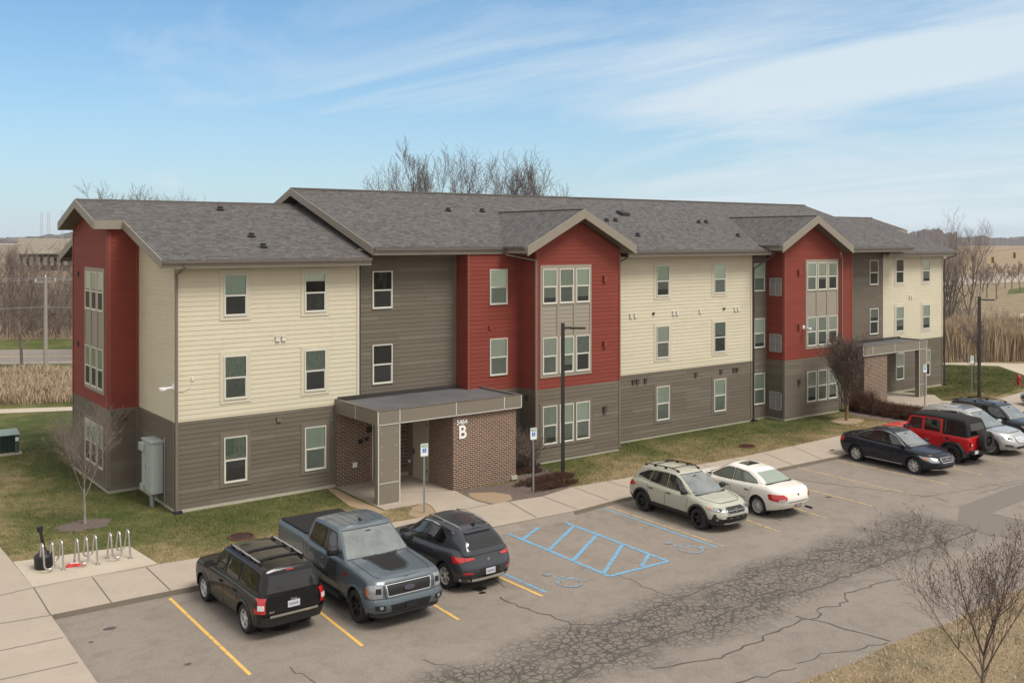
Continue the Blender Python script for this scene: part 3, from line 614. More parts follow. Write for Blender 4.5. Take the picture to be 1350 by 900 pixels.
# main roof
ZR = 12.36; S = 0.34; XL, XR = 7.74, 46.5
def zm(y): return ZR-S*(RY_-y)
yl, ym_, yr = -0.80, -1.42, -1.20
Zl, Zm_, Zr_ = zm(yl), zm(ym_), zm(yr)
roof_m = slab([(XL, yl, Zl), (15.8, yl, Zl), (15.8, ym_, Zm_), (37.3, ym_, Zm_), (37.3, yr, Zr_), (XR, yr, Zr_), (XR, RY_, ZR), (XL, RY_, ZR)], 0.13, 'shingle')
ybk = 2*RY_+0.8
slab([(XR, ybk, zm(-0.8)), (XL, ybk, zm(-0.8)), (XL, RY_, ZR), (XR, RY_, ZR)], 0.13, 'shingle')
mb = MB(); mb.box(XL+.02, XR-.02, RY_-.14, RY_+.14, ZR-.03, ZR+.05); mb.build('ridge_cap', mat['gutter'], apt)
for xx, sx, y0 in ((XL, -1, yl), (XR, 1, yr)):
    fascia((xx, y0, zm(y0)+.012), (xx, RY_, ZR+.012), 0.34, out=(sx, 0, 0)); fascia((xx, RY_, ZR+.012), (xx, ybk, zm(-.8)+.012), 0.34, out=(sx, 0, 0))
    xi = xx-sx*0.75
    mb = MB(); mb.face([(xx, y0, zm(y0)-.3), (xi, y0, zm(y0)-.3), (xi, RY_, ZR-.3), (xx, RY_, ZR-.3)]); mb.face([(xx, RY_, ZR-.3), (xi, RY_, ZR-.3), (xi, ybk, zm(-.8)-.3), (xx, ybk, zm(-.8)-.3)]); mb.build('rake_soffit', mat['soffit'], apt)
    # frieze and gable end wall above the lower roof
    fascia((xi, .12, zm(.12)-.30), (xi, RY_, ZR-.30), 0.30, out=(sx, 0, 0), name='frieze_board'); 
    We = Wall((xi, DEPTH), (xi, 0.12)) if sx < 0 else Wall((xi, 0.15), (xi, DEPTH)); n_ = We.L
    siding(We, 9.0, 12.2, 'siding_gray', [(-S, 1, zm(.12)-.3), (S, 1, zm(.12)-.3+S*n_)])
def eave(x0, x1, y, wall_y, gut=True, left_end=False):
    z = zm(y); fascia((x0, y, z-.02), (x1, y, z-.02), 0.30, out=(0, -1, 0))
    mb = MB(); mb.box(x0, x1, y-.035-.11, y-.036, z-.13, z-.02); mb.build('gutter', mat['gutter'], apt)
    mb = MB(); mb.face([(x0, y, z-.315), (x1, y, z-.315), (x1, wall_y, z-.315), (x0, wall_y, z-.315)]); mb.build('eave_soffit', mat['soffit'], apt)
eave(XL, 14.45, yl, .12); eave(21.2, 32.2, ym_, -.5); eave(38.4, XR, yr, .15)
def groof(apx, apz, yf, x0, x1, ze):
    """cross gable; its planes run back into the main slope"""
    sl_ = (apz-ze)/(apx-x0); ybk_ = RY_-(ZR-apz)/S
    for xe, sx in ((x0, -1), (x1, 1)):
        z_e = apz-sl_*abs(xe-apx); yk = RY_-(ZR-z_e)/S
        pts = [(apx, yf, apz), (apx, ybk_+.05, apz), (xe, yk, z_e), (xe, yf, z_e)]
        slab(pts if sx > 0 else pts[::-1], 0.10, 'shingle')
        fascia((apx, yf, apz+.012), (xe, yf, z_e+.012), 0.42, out=(0, -1, 0), th=0.05)
        mb = MB(); mb.face([(apx, yf, apz-.36), (xe, yf, z_e-.36), (xe, yf+1.0, z_e-.36), (apx, yf+1.0, apz-.36)]); mb.build('rake_soffit', mat['soffit'], apt)
        fascia((xe, yf, z_e), (xe, yk, z_e), 0.30, out=(sx, 0, 0)); mb = MB()
        mb.box(min(xe+sx*.036, xe+sx*.15), max(xe+sx*.036, xe+sx*.15), yf+.02, yk-.12, z_e-.11, z_e-.0); mb.build('gutter', mat['gutter'], apt)
    mb = MB(); mb.box(apx-.07, apx+.07, yf+.05, ybk_-.1, apz-.015, apz+.03); mb.build('ridge_cap', mat['gutter'], apt)
groof(17.60, 11.34, -2.45, 14.33, 20.82, 9.67); groof(34.88, 11.29, -2.40, 31.75, 38.20, 9.67)

# roof flues and box vents, found on the slopes
def on_slope(u, v, zr, s):
    D = 1.0; k = (u-675)/F; dx, dy, dz = FX+RX*k, FY+RY*k, -(v-V0)/F
    # z = zr - s*(RY_-y)
    tt = (zr-s*(RY_-CY)-HCAM)/(dz-s*dy); return (CX+dx*tt, CY+dy*tt, HCAM+dz*tt)
for (u, v), (zr_, s_) in [(p, (11.61, .305)) for p in ((290.4, 277), (331.5, 312), (347, 326))]+[(p, (ZR, S)) for p in ((591, 278), (635.5, 279), (799.8, 291.5), (811.3, 291.5), (840.7, 311), (921, 293.8), (930.7, 293.8), (972.7, 311.6))]:
    p = on_slope(u, v, zr_, s_); mb = MB(); mb.tube((p[0], p[1], p[2]-.1), (p[0], p[1], p[2]+.16), .11, .11, 10); mb.tube((p[0], p[1], p[2]+.02), (p[0], p[1], p[2]+.06), .19, .13, 10)
    mb.build('roof_flue', mat['flue'], apt)
p = on_slope(821.5, 283, ZR, S); mb = MB(); mb.obox((p[0], p[1], p[2]+.10), (.28, 0, 0), (0, .26, .26*S), (0, 0, .07)); mb.build('box_vent', mat['flue'], apt)

# downspouts ------------------------------------------------------------
def spout(pts, m='downspout', w=.085):
    mb = MB()
    for a, b in zip(pts, pts[1:]):
        e_ = Vector(b)-Vector(a); mb.bar(a, b, w, w*.75, up=(0, 1, 0) if abs(e_.z) > .9*e_.length else (0, 0, 1))
    o = mb.build('downspout', mat[m], apt); mb = MB(); e = pts[-1]; mb.obox((e[0]+.04, e[1]-.02, .02), (.14, 0, 0), (0, .11, 0), (0, 0, .08)); mb.build('drain_boot', mat['rubber_boot'], o); return o
spout([(.14, -.66, 9.10), (.14, -.66, 8.98), (.03, -.06, 8.72), (.03, -.06, .1)])
spout([(14.28, -1.0, 9.55), (14.28, -1.0, 9.30), (15.22, -1.93, 9.05), (15.22, -1.93, .1)], 'downspout')
spout([(21.25, -1.45, 9.3), (21.25, -1.45, 9.12), (20.47, -.76, 8.5), (20.47, -.76, .1)], 'downspout_dark')
spout([(32.15, -1.5, 9.3), (32.15, -1.5, 9.1), (31.38, -.76, 8.35), (31.38, -.76, .1)], 'downspout_dark')
spout([(52.9, -.50, 9.0), (52.9, -.5, 8.9), (52.46, .10, 8.55), (52.46, .10, .1)], 'downspout_dark')
spout([(38.6, -1.3, 9.3), (38.0, -1.75, 8.95), (37.95, -1.83, 8.9), (37.95, -1.83, .1)], 'downspout')

# small boxes on the walls
def wbox(W, a, z, w_, h_, m, name, d=.07): mb = MB(); W.box(mb, a-w_/2, a+w_/2, z-h_/2, z+h_/2, 0, d); W.box(mb, a-w_/2-.02, a+w_/2+.02, z+h_/2, z+h_/2+.02, 0, d+.015); return mb.build(name, mat[m], apt)
for a, z in ((3.95, 6.12), (4.20, 6.12)): wbox(A, a, z, .17, .17, 'light_box', 'wall_vent')
wbox(A, 4.0, 3.0, .18, .18, 'trim_gray', 'wall_vent')
for a, z in ((22.15, 6.2), (22.45, 6.2), (25.15, 6.2), (25.42, 6.2), (27.15, 6.2), (29.9, 6.2), (30.15, 6.2)): wbox(Mw, a-20.36, z, .16, .20, 'light_box', 'wall_vent')
wbox(Mw, 23.7-20.36, 6.24, .1, .1, 'flue', 'wall_vent'); wbox(Mw, 29.0-20.36, 6.27, .14, .08, 'dark_box', 'wall_vent')
for a in (22.32, 22.6, 23.15, 26.8, 28.75, 29.8, 30.05): wbox(Mw, a-20.36, 2.93, .17, .2, 'dark_box', 'wall_vent')
for W_, a in ((GF1, 4.05), (GF2, 1.25)):
    for z, m_ in ((8.15, 'red_box'), (5.1, 'red_box'), (2.05, 'dark_box')): wbox(W_, a, z, .17, .26, m_, 'wall_lantern', .12)
for z in (8.5, 5.5): wbox(B2, .95, z, .14, .2, 'dark_box', 'wall_vent')
wbox(B1, .55, 2.95, .3, .2, 'dark_box', 'wall_vent'); wbox(GL1, .5, 2.9, .22, .2, 'dark_box', 'wall_vent'); wbox(R1, 1.2, 6.1, .14, .14, 'red_box', 'wall_vent')
for a in (1.55, 1.8): wbox(A2, a+1.6, 6.15, .15, .18, 'light_box', 'wall_vent')
# through-wall air conditioner grilles on the side of the second gable
for z in (6.85, 3.75, .55):
    mb = MB(); W = GL2; a0, a1 = .22, 1.05
    mb.cur = 0; W.box(mb, a0, a0+.04, z, z+1.0, 0, .06); W.box(mb, a1-.04, a1, z, z+1.0, 0, .06); W.box(mb, a0, a1, z, z+.04, 0, .06); W.box(mb, a0, a1, z+.96, z+1.0, 0, .06)
    for i in range(14): x = a0+.06+i*(a1-a0-.12)/13; W.box(mb, x-.012, x+.012, z+.04, z+.96, 0, .045)
    W.box(mb, a0+.04, a1-.04, z+.70, z+.73, 0, .055); W.box(mb, (a0+a1)/2-.02, (a0+a1)/2+.02, z+.04, z+.96, 0, .055)
    g_ = mb.build('air_conditioner_grille', mat['grille_gray'], apt)
    mb = MB(); W.box(mb, a0+.04, a1-.04, z+.73, z+.96, 0, .02); mb.build('grille_opening', mat['black'], g_)
# security cameras
def seccam(W, a, z):
    mb = MB(); W.box(mb, a-.07, a+.07, z-.09, z+.12, 0, .06); mb.bar(W.P(a, z, .05), W.P(a, z-.02, .38), .06, .06); c = W.P(a, z-.06, .42); mb.tube(c, c+Vector((0, 0, .07)), .13, .13, 14); mb.lathe([(0.001, -.11), (.06, -.10), (.10, -.05), (.12, 0)], 14, 'z', c)
    return mb.build('security_camera', mat['white_plastic'], apt)
seccam(E_, 4.4-.1, 4.6); seccam(GF2, 1.65, 5.05)
mb = MB(); mb.box(.58, .68, -.05, 0, 4.80, 4.92); mb.path([(.08, -.03, 4.45), (.3, -.03, 4.42), (.5, -.03, 4.55), (.62, -.04, 4.8)], .012, 5); mb.build('cable_box', mat['light_box'], apt)

# first entrance canopy --------------------------------------------------
def canopy(x0, x1, yf, yb, zb, zt, col, brick, wallside, mirror=False):
    top = MB(); top.box(x0+.12, x1-.12, yf+.12, yb-.02, zt-.16, zt-.055); top.build('canopy_roof', mat['membrane'], apt)
    mb = MB(); T = .14
    mb.box(x0, x1, yf, yf+T, zb, zt); mb.box(x0, x0+T, yf+T, yb, zb, zt); mb.box(x1-T, x1, yf+T, yb, zb, zt); mb.box(x0+T, x1-T, yf+T, yb, zb+.02, zb+.06)
    mb.build('canopy_fascia', mat['canopy_panel'], apt)
    mb = MB(); mb.box(x0-.012, x1+.012, yf-.012, yf+.16, zt+.001, zt+.022); mb.box(x0-.012, x0+.16, yf+.16, yb, zt+.001, zt+.022); mb.box(x1-.16, x1+.012, yf+.16, yb, zt+.001, zt+.022); mb.build('canopy_coping', mat['gutter'], apt)
    mb = MB(); mb.box(x0+.12, x1-.12, yb-.14, yb-.02, zt-.02, zt+.10); mb.build('canopy_flashing', mat['downspout_dark'], apt)
    mb = MB(); q = .014; r = .022
    for x in (x0, x1): mb.box(x-r, x+r, yf-q, yf-.001, zb, zt)
    mb.box(x0, x1, yf-q, yf-.001, zb-.002, zb+.028)
    xs = [col[0]+(0 if mirror else col[1]-col[0])]; xs += [x0+(x1-x0)*k for k in ((.52, .87) if not mirror else (.14, .48))]
    for x in xs: mb.box(x-r*.8, x+r*.8, yf-q, yf-.001, zb, zt)
    mb.box(x0-q, x0-.001, yf+(yb-yf)*.5-.015, yf+(yb-yf)*.5+.015, zb, zt)
    # column
    c0, c1, cy0, cy1 = col
    for x in (c0, c1): mb.box(x-r, x+r, cy0-q, cy0-.001, .03, zb)
    mb.box(c0, c1, cy0-q, cy0-.001, .80, .825)
    mb.build('panel_reveal', mat['reveal'], apt)
    mb = MB(); mb.box(c0, c1, cy0, cy1, .0, zb+.03); mb.build('canopy_column', mat['canopy_panel'], apt)
    mb = MB()
    for z in (1.2, 1.7, 2.2, 2.7):
        for x in (c0+.15, c1-.15): mb.tube((x, cy0-.006, z), (x, cy0+.01, z), .018, .018, 6)
    mb.build('panel_screw', mat['reveal'], apt)
canopy(6.40, 13.16, -3.55, 0.0, 3.0, 3.53, (6.42, 7.34, -3.54, -3.24), None, None)
def brickwalls(x0, x1, yf, yb, door_on, zt=3.0):
    mb = MB(); mb.box(x0, x1, yf, yb, 0, zt+.01); o = mb.build('brick_wall', mat['brick'], apt); return o
brickwalls(9.85, 12.98, -3.42, 0.1, 'w')
mb = MB(); mb.box(6.46, 8.05, -.10, .10, 0, 3.01); mb.build('brick_wall', mat['brick'], apt)
mb = MB(); mb.box(8.35, 9.85, .11, .14, 0, 3.0); mb.build('brick_wall', mat['brick'], apt)
# glazed entrance door in the recess and the tan service door on the brick side
mb = MB(); mb.box(8.05, 8.11, -.12, .12, .05, 2.9); mb.box(8.36, 8.42, -.08, .10, .05, 2.9); mb.box(8.11, 8.36, -.08, .10, 2.5, 2.58); mb.build('door_frame', mat['reveal'], apt)
mb = MB(); mb.box(8.11, 8.36, .0, .06, .05, 2.9); mb.build('entrance_door', mat['door_dark'], apt)
mb = MB(); mb.box(9.80, 9.85, -1.62, -.45, .04, 2.62); d_ = mb.build('service_door', mat['door_tan'], apt)
mb = MB(); mb.box(9.76, 9.80, -.60, -.50, 1.0, 1.22); mb.build('door_handle', mat['dark_box'], d_)
mb = MB()
for z in (.4, 1.3, 2.3): mb.box(9.775, 9.80, -1.60, -1.56, z, z+.12)
mb.build('door_hinge', mat['dark_box'], d_)
wv = Wall((6.46, -.10), (8.05, -.10))
for a, z, w_ in ((1.05, 1.72, .16), (1.33, 1.78, .12), (1.45, 2.15, .20)): wbox(wv, a, z, w_, w_*.9, 'black', 'intercom')
wbox(wv, .78, .80, .17, .17, 'white_plastic', 'outlet_cover')
wl = Wall((9.85, .10), (9.85, -3.42)); wbox(wl, .25, .62, .1, .1, 'white_plastic', 'outlet_cover')
mt = Matrix.Translation((10.27, -3.435, 2.70)) @ Matrix.Rotation(pi/2, 4, 'X'); text_mesh('house_number', '5464', .29, mat['letter_white'], apt, mt, .012, .001, 0.90)
mt = Matrix.Translation((10.29, -3.44, 2.28)) @ Matrix.Rotation(pi/2, 4, 'X'); text_mesh('building_letter', 'B', .74, mat['letter_white'], apt, mt, .012, .012, 0.95)
mb = MB(); mb.box(12.7, 13.0, -3.5, -3.42, .05, .2); mb.build('brick_weep_block', mat['foundation'], apt)
# second entrance canopy
canopy(40.1, 47.0, -1.80, 0.1, 3.03, 3.58, (46.15, 46.97, -1.79, -1.5), None, None, True)
brickwalls(40.35, 42.75, -1.70, .15, 'e')
mb = MB(); mb.box(42.75, 44.0, .0, .14, .03, 3.03); mb.build('entrance_door', mat['trim_gray'], apt)
mb = MB(); mb.box(43.0, 43.12, -.06, 0, 1.2, 1.35); mb.build('outlet_cover', mat['white_plastic'], apt)
# ------------------------------------------------------------------ ground, lot, walks
ZL = -0.12                                     # level of the asphalt
def lv(pts, z): return [gp(u, v, z) for u, v in pts]
def sheet(name, poly, z, m, kind='structure', thick=0.0, zs=None):
    mb = MB(); poly = ccw([(p[0], p[1]) for p in poly])
    if thick: mb.prism(poly, z-thick, z)
    else: mb.face([(p[0], p[1], z) for p in poly])
    o = mb.build(name, mat[m]); o['kind'] = kind; return o
R_ = 4000
g_ = sheet('ground', [(-R_, -R_), (R_, -R_), (R_, R_), (-R_, R_)], -0.30, 'dry_field')
# kerb line of the parking lot (top of kerb) from west to east
KERB = [(67, 811), (148, 794.5), (225, 779), (261, 772), (420, 741.5), (560, 713), (655, 694), (761, 673), (820, 657.3), (900, 641.5), (1025, 617.8), (1117, 599), (1200, 581.5), (1290, 562.5), (1420, 536)]
kerb = lv(KERB, 0.0)
kerb += [(75, kerb[-1][1]-1.2), (140, kerb[-1][1]-2.5)]
lot_sw = gp(123, 900, ZL); k0 = kerb[0]; dw = Vector((lot_sw[0]-k0[0], lot_sw[1]-k0[1])); dw.normalize()
lot = [(p[0], p[1]-.02) for p in kerb]+[(140, -60), (k0[0]+dw.x*40, -60), (k0[0]+dw.x*40, k0[1]+dw.y*40), (k0[0], k0[1])]
sheet('parking_lot', lot, ZL, 'asphalt')
# lawn around the building, one raised sheet up to the lot
lawn = [(p[0], p[1]+.25) for p in kerb]+[(140, 46), (-120, 46), (-120, -60), (k0[0]-1.0+dw.x*30, -60), (k0[0]-1.0, k0[1])]
sheet('lawn', lawn, 0.0, 'lawn', thick=.25)
# the walk along the kerb
up = [(17, 740.5), (44.4, 774.4), (122, 761), (193, 747.8), (209, 743.4), (258, 735.5), (420, 706.5), (575, 678), (646.7, 664.7), (714.7, 654), (754.7, 641.6), (820, 630.7), (900, 616), (980, 601.5), (1046.7, 587.3), (1110.7, 573.3), (1180, 559), (1240, 545), (1301, 530), (1350, 516), (1420, 497)]
walk_in = lv(up, 0.02); zt_ = 0.024
band = walk_in[1:]+[(140, walk_in[-1][1]+2)]; outer = kerb
mb = MB(); poly = ccw([(p[0], p[1]) for p in outer[:-1]+[(140, kerb[-1][1])]]+[(p[0], p[1]) for p in band][::-1]) if False else None
pv = [(p[0], p[1]) for p in outer]+[(p[0], p[1]) for p in band[::-1]]
# kerb face drops to the asphalt; flush stretch by the accessible aisle
me_ = MB(); me_.prism(ccw(pv), -0.2, zt_); o = me_.build('sidewalk', mat['concrete']); o['kind'] = 'structure'
mb = MB()
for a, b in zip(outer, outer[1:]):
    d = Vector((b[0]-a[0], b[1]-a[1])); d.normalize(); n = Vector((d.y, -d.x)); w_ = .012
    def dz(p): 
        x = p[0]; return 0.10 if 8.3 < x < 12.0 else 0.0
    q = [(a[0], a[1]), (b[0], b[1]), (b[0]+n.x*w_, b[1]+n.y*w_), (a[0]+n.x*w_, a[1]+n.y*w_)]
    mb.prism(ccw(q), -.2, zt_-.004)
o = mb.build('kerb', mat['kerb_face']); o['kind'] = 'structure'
# a shallow ramp where the kerb is dropped
a_, b_2 = gp(600, 706, 0), gp(762, 673, 0)
mb = MB(); mb.face([(a_[0]+.3, a_[1]-.55, ZL+.006), (b_2[0]-.5, b_2[1]-.55, ZL+.006), (b_2[0]-.25, b_2[1]-.005, zt_-.003), (a_[0]+.05, a_[1]-.005, zt_-.003)]); o = mb.build('kerb_ramp', mat['asphalt']); o['kind'] = 'structure'
# west walk
p0 = gp(16.7, 741, .02); p1 = gp(44.4, 774.4, .02); p2 = kerb[0]; p3 = (k0[0]+dw.x*40, k0[1]+dw.y*40); pw = Vector((p0[0]-p1[0], p0[1]-p1[1])); pw.normalize()
pn = (p0[0]+pw.x*8.5, p0[1]+pw.y*8.5)
ww = 2.6
o = sheet('sidewalk', [p0, p1, p2, p3, (p3[0]-ww*1.3, p3[1]), (pn[0]-ww*1.2, pn[1]), pn], zt_, 'concrete', thick=.25)
# bicycle rack pad
o = sheet('bicycle_rack_pad', lv([(17, 740.5), (44.4, 774.4), (122, 761), (209, 743.4), (171, 719.7)], .02), .028, 'concrete_pale', thick=.1)
# entry walks
e1 = lv([(436, 638.5), (506.7, 672), (561.3, 662.7), (569, 667), (575.3, 675.3), (573, 682), (646.7, 664.8), (629, 660.7), (616, 655), (597, 645), (560, 620), (500, 615)], .02)
sheet('entrance_walk', e1, .032, 'concrete', thick=.15)
e2 = [gp(1151.3, 530.7, .02), gp(1168, 526.7, .02), (42.8, 0.1), (47.2, 0.1), gp(1232, 520.7, .02), gp(1242, 528, .02), gp(1301, 531.5, .02), gp(1252, 543, .02), gp(1210, 540.7, .02)]
sheet('entrance_walk', e2, .030, 'concrete', thick=.15)
# walk joints
def joint(a, b, z=.036, w_=.022, m='joint', name='walk_joint'):
    a = Vector(gp(a[0], a[1], .02)); b = Vector(gp(b[0], b[1], .02)); d = (b-a).normalized(); n = Vector((d.y, -d.x, 0))*w_/2; a.z = b.z = z
    return [a-n, b-n, b+n, a+n]
J = [((122, 761), (147, 794)), ((193, 747.8), (225, 778)), ((0, 822), (67, 811)), ((0, 857.8), (84.4, 840)), ((0, 896), (103, 873)), ((0, 785), (44.4, 774.4)), ((44.4, 774.4), (67, 811)), ((44.4, 774.4), (209, 743.4)), ((671, 665.5-4), (707, 682)), ((714.7, 654), (761, 671)), ((754.7, 641.6), (803, 659.5)), ((800, 634), (852, 650)), ((842, 626.5), (892, 642)), ((884, 619), (930, 634)), ((925, 611.5), (968, 628)), ((566, 680), (612, 702)), ((966, 604), (1008, 620)), ((1005, 596), (1046, 613)), ((1044, 588), (1083, 605)), ((575, 678), (646.7, 664.8)), ((520, 650), (597, 646))]
mb = MB()
for a, b in J: mb.face(joint(a, b, zt_+.016))
o = mb.build('walk_joint', mat['joint']); o['kind'] = 'structure'
# tone patches of cast slabs: every third bay slightly paler
def lotpath(name, polys, z, m):
    mb = MB()
    for p in polys: mb.face([(q[0], q[1], z) for q in ccw(p)])
    o = mb.build(name, mat[m]); o['kind'] = 'structure'; return o
def stripe(a, b, w_=.095, off=0.0):
    a = Vector(gp(*a, ZL)[:2]); b = Vector(gp(*b, ZL)[:2]); d = (b-a).normalized(); n = Vector((d.y, -d.x)); o_ = n*off
    return [tuple(a-n*w_/2+o_), tuple(b-n*w_/2+o_), tuple(b+n*w_/2+o_), tuple(a+n*w_/2+o_)]
lotpath('stall_line', [stripe((224, 788.2), (330, 889)), stripe((385, 777), (478, 851)), stripe((536, 775), (605, 816.5)), stripe((640, 752), (715, 785.5))], ZL+.004, 'paint_yellow')
lotpath('stall_line', [stripe((798.7, 666.7), (953.3, 719.2)), stripe((915, 660), (1026, 700)), stripe((1010, 657), (1090, 683)), stripe((1000, 628), (1150.7, 666.7)), stripe((1050.7, 616), (1199.4, 651.1)), stripe((1100, 605.3), (1252, 638.7)), stripe((1190, 601), (1296, 625.8)), stripe((1235, 591), (1339, 611.5)), stripe((1280, 579), (1385, 600)), stripe((1320, 569), (1425, 589))], ZL+.004, 'paint_yellow_worn')
bl = [stripe((798, 668.4), (950, 720.2), .09, 0.13), stripe((648, 751), (717, 781.5), .09, -.10)]
def bs(pts, w_=.135):
    r = []
    for a, b in pts: r.append(stripe(a, b, w_))
    return r
u = lambda x, y: (640+x/3.75, 640+y/3.75)
A1 = u(62, 215); A2_ = u(185, 265); A3 = u(310, 322); A4 = u(432, 372); A5 = u(585, 432); A6 = u(615, 447); B1_ = u(330, 157); B2_ = u(437, 200); B3_ = u(548, 246); B4_ = u(675, 294); B5_ = u(808, 342); B6 = u(903, 373); C5 = u(770, 402)
bl += bs([(A1, A6), (B1_, B6), (A6, B6), (A2_, B1_), (A3, B2_), (A4, B3_), (A5, B4_), (C5, B5_)])
for i, p in enumerate(bl): lotpath('accessible_aisle_line' if i > 1 else 'accessible_stall_line', [p], ZL+.005+.0012*i, 'paint_blue')
# wheelchair symbols painted on the asphalt
def symbol(c, s_, mirror=1):
    P0 = Vector(gp(*c, ZL)[:2]); L_ = []
    def st(pts, w_):
        for a, b in zip(pts, pts[1:]):
            a = Vector(a); b = Vector(b); d = (b-a).normalized(); n = Vector((d.y, -d.x))*w_/2; e = d*w_*.3
            L_.append([a-n-e, b-n+e, b+n+e, a+n-e])
    st([(-.02, .52), (.02, .10), (.36, .06), (.52, -.34), (.66, -.28)], .13); st([(0, .28), (.28, .28)], .11)
    st([(-.16+.40*cos(t), -.14+.42*sin(t)) if False else (.06+.36*cos(t), -.22+.36*sin(t)) for t in [radians(x) for x in range(120, 341, 22)]], .10)
    L_.append([Vector((-.04+.14*cos(t), .72+.14*sin(t))) for t in [2*pi*k/10 for k in range(10)]])
    mb = MB(); 
    for i, q in enumerate(L_): mb.face([(P0.x+p.x*s_*mirror*1.0, P0.y+p.y*s_, ZL+.005+.0008*i) for p in q])
    o = mb.build('accessible_symbol', mat['paint_blue_faded']); o['kind'] = 'structure'
symbol((743, 765.5), 1.0); symbol((903, 722.5), 1.0)
# sealed cracks in the asphalt, dark patch, concrete pad, stains
def crack(pts, w_, z=ZL+.0035, jit=.05, seed=1, m='crack_fill'):
    rr = random.Random(seed); P_ = [Vector(gp(u_, v_, ZL)[:2]) for u_, v_ in pts]; Q = []
    for a, b in zip(P_, P_[1:]):
        n = max(2, int((b-a).length/.22))
        for i in range(n): Q.append(a+(b-a)*i/n+Vector((rr.gauss(0, jit), rr.gauss(0, jit))))
    Q.append(P_[-1]); mb = MB(); L_, R2 = [], []
    for i, q in enumerate(Q):
        d = (Q[min(i+1, len(Q)-1)]-Q[max(i-1, 0)]).normalized(); n = Vector((d.y, -d.x))*w_/2*rr.uniform(.6, 1.3); L_.append(q-n); R2.append(q+n)
    for i in range(len(Q)-1): mb.face([(*L_[i], z), (*L_[i+1], z), (*R2[i+1], z), (*R2[i], z)])
    o = mb.build('pavement_crack', mat[m]); o['kind'] = 'structure'
CR = [([(656, 786), (694, 802), (727, 813), (754, 822), (800, 824), (840, 812), (880, 796), (905, 784), (940, 770), (975, 761), (1010, 748), (1050, 745), (1090, 732), (1130, 722), (1160, 716), (1200, 703)], .07),
      ([(752, 822), (750, 833), (757, 848), (730, 860), (700, 872), (686, 885), (672, 902)], .06), ([(735, 902), (770, 880), (830, 860), (890, 836), (950, 810), (1010, 789), (1052, 782), (1100, 765), (1150, 748), (1200, 727), (1250, 712), (1285, 700)], .10),
      ([(860, 882), (905, 874), (950, 865), (1010, 838), (1060, 816), (1075, 812), (1075, 800), (1105, 798), (1118, 782), (1150, 770), (1190, 762)], .07), ([(1050, 812), (1100, 824), (1140, 836), (1174, 845)], .08), ([(1050, 872), (1080, 862), (1130, 856), (1170, 847)], .05),
      ([(640, 752), (650, 758), (666, 775)], .025), ([(810, 755), (850, 773), (900, 790)], .03), ([(1050, 632), (1110, 640), (1180, 648), (1235, 656), (1250, 662)], .05), ([(1215, 655), (1280, 645), (1350, 632)], .025), ([(880, 812), (910, 806), (960, 800)], .03), ([(960, 902), (1010, 890), (1050, 880)], .05),
      ([(1290, 650), (1330, 640), (1400, 622)], .03), ([(560, 870), (600, 880), (640, 893)], .025), ([(380, 880), (400, 888), (420, 902)], .03)]
for i, (p, w_) in enumerate(CR): crack(p, w_*.78, ZL+.0030+.0003*i, seed=i)
lotpath('asphalt_patch', [lv([(1266, 667), (1340, 640), (1450, 612), (1450, 700), (1380, 716), (1300, 704), (1262, 690)], ZL)], ZL+.0085, 'asphalt_dark')
lotpath('utility_pad', [lv([(1307, 676.5), (1362, 655), (1420, 660), (1400, 700), (1350, 686)], ZL)], ZL+.0125, 'asphalt')
def blob(c, rx, ry, m, z, seed=0, name='oil_stain'):
    rr = random.Random(seed); P0 = gp(*c, ZL); n = 18; lotpath(name, [[(P0[0]+rx*cos(2*pi*k/n)*rr.uniform(.75, 1.15), P0[1]+ry*sin(2*pi*k/n)*rr.uniform(.75, 1.15)) for k in range(n)]], z, m)
blob((371, 828), .24, .16, 'oil', ZL+.010); blob((632, 776), .22, .2, 'oil', ZL+.010, 2); blob((636, 781), .12, .08, 'oil', ZL+.0105, 3)
for i, (c, r) in enumerate([((145, 828), .10), ((248, 875), .06), ((120, 846), .04), ((1092, 655), .09), ((985, 755), .06)]): blob(c, r*1.6, r, 'crack_fill', ZL+.0108+.0002*i, i)
# verge in the lower right corner
vg = lv([(1040, 905), (1068.7, 894), (1124.7, 875), (1174.5, 850), (1218, 831.6), (1252, 822), (1300, 800), (1350, 776), (1500, 722), (1700, 760), (1500, 1300), (900, 1100)], ZL)
o = sheet('verge', vg, -.085, 'verge', thick=.08)
# worn soil at the canopy, mulch beds and tree rings on the lawn
def irregular(c, rx, ry, z, m, name, seed=0, n=26, th=.0, rot=0.0):
    rr = random.Random(seed); pts = []
    for k in range(n):
        t_ = 2*pi*k/n; q = rr.uniform(.85, 1.12); x, y = rx*cos(t_)*q, ry*sin(t_)*q; pts.append((c[0]+x*cos(rot)-y*sin(rot), c[1]+x*sin(rot)+y*cos(rot)))
    o = sheet(name, pts, z, m, thick=th); return o
sheet('bare_soil', lv([(430, 643), (443, 644), (470, 658), (505, 673), (512, 675), (500, 677), (480, 672), (462, 668), (445, 655)], 0), .006, 'bare_soil')
sheet('bare_soil', lv([(545, 668), (562, 662), (571, 667), (576, 676), (566, 682), (548, 682), (538, 678)], 0), .007, 'bare_soil')
sheet('mulch_bed', lv([(598, 645.5), (650, 641), (682, 634), (683, 612), (708, 612), (740, 630), (757, 639), (752, 642.3), (716, 654), (690, 658), (660, 665), (646, 665), (628, 660)], 0), .010, 'mulch')
sheet('bare_soil', lv([(617, 650), (650, 649), (672, 652), (676, 658), (664, 663), (650, 664), (632, 660), (620, 655)], 0), .016, 'bare_soil')
for (u_, v_), r, sd in (((111, 692), .95, 1), ((1118, 555), 1.1, 2)): c = gp(u_, v_); irregular(c, r, r*.75, .012+.001*sd, 'mulch' if sd == 1 else 'bare_soil', 'tree_ring', sd, th=.02)
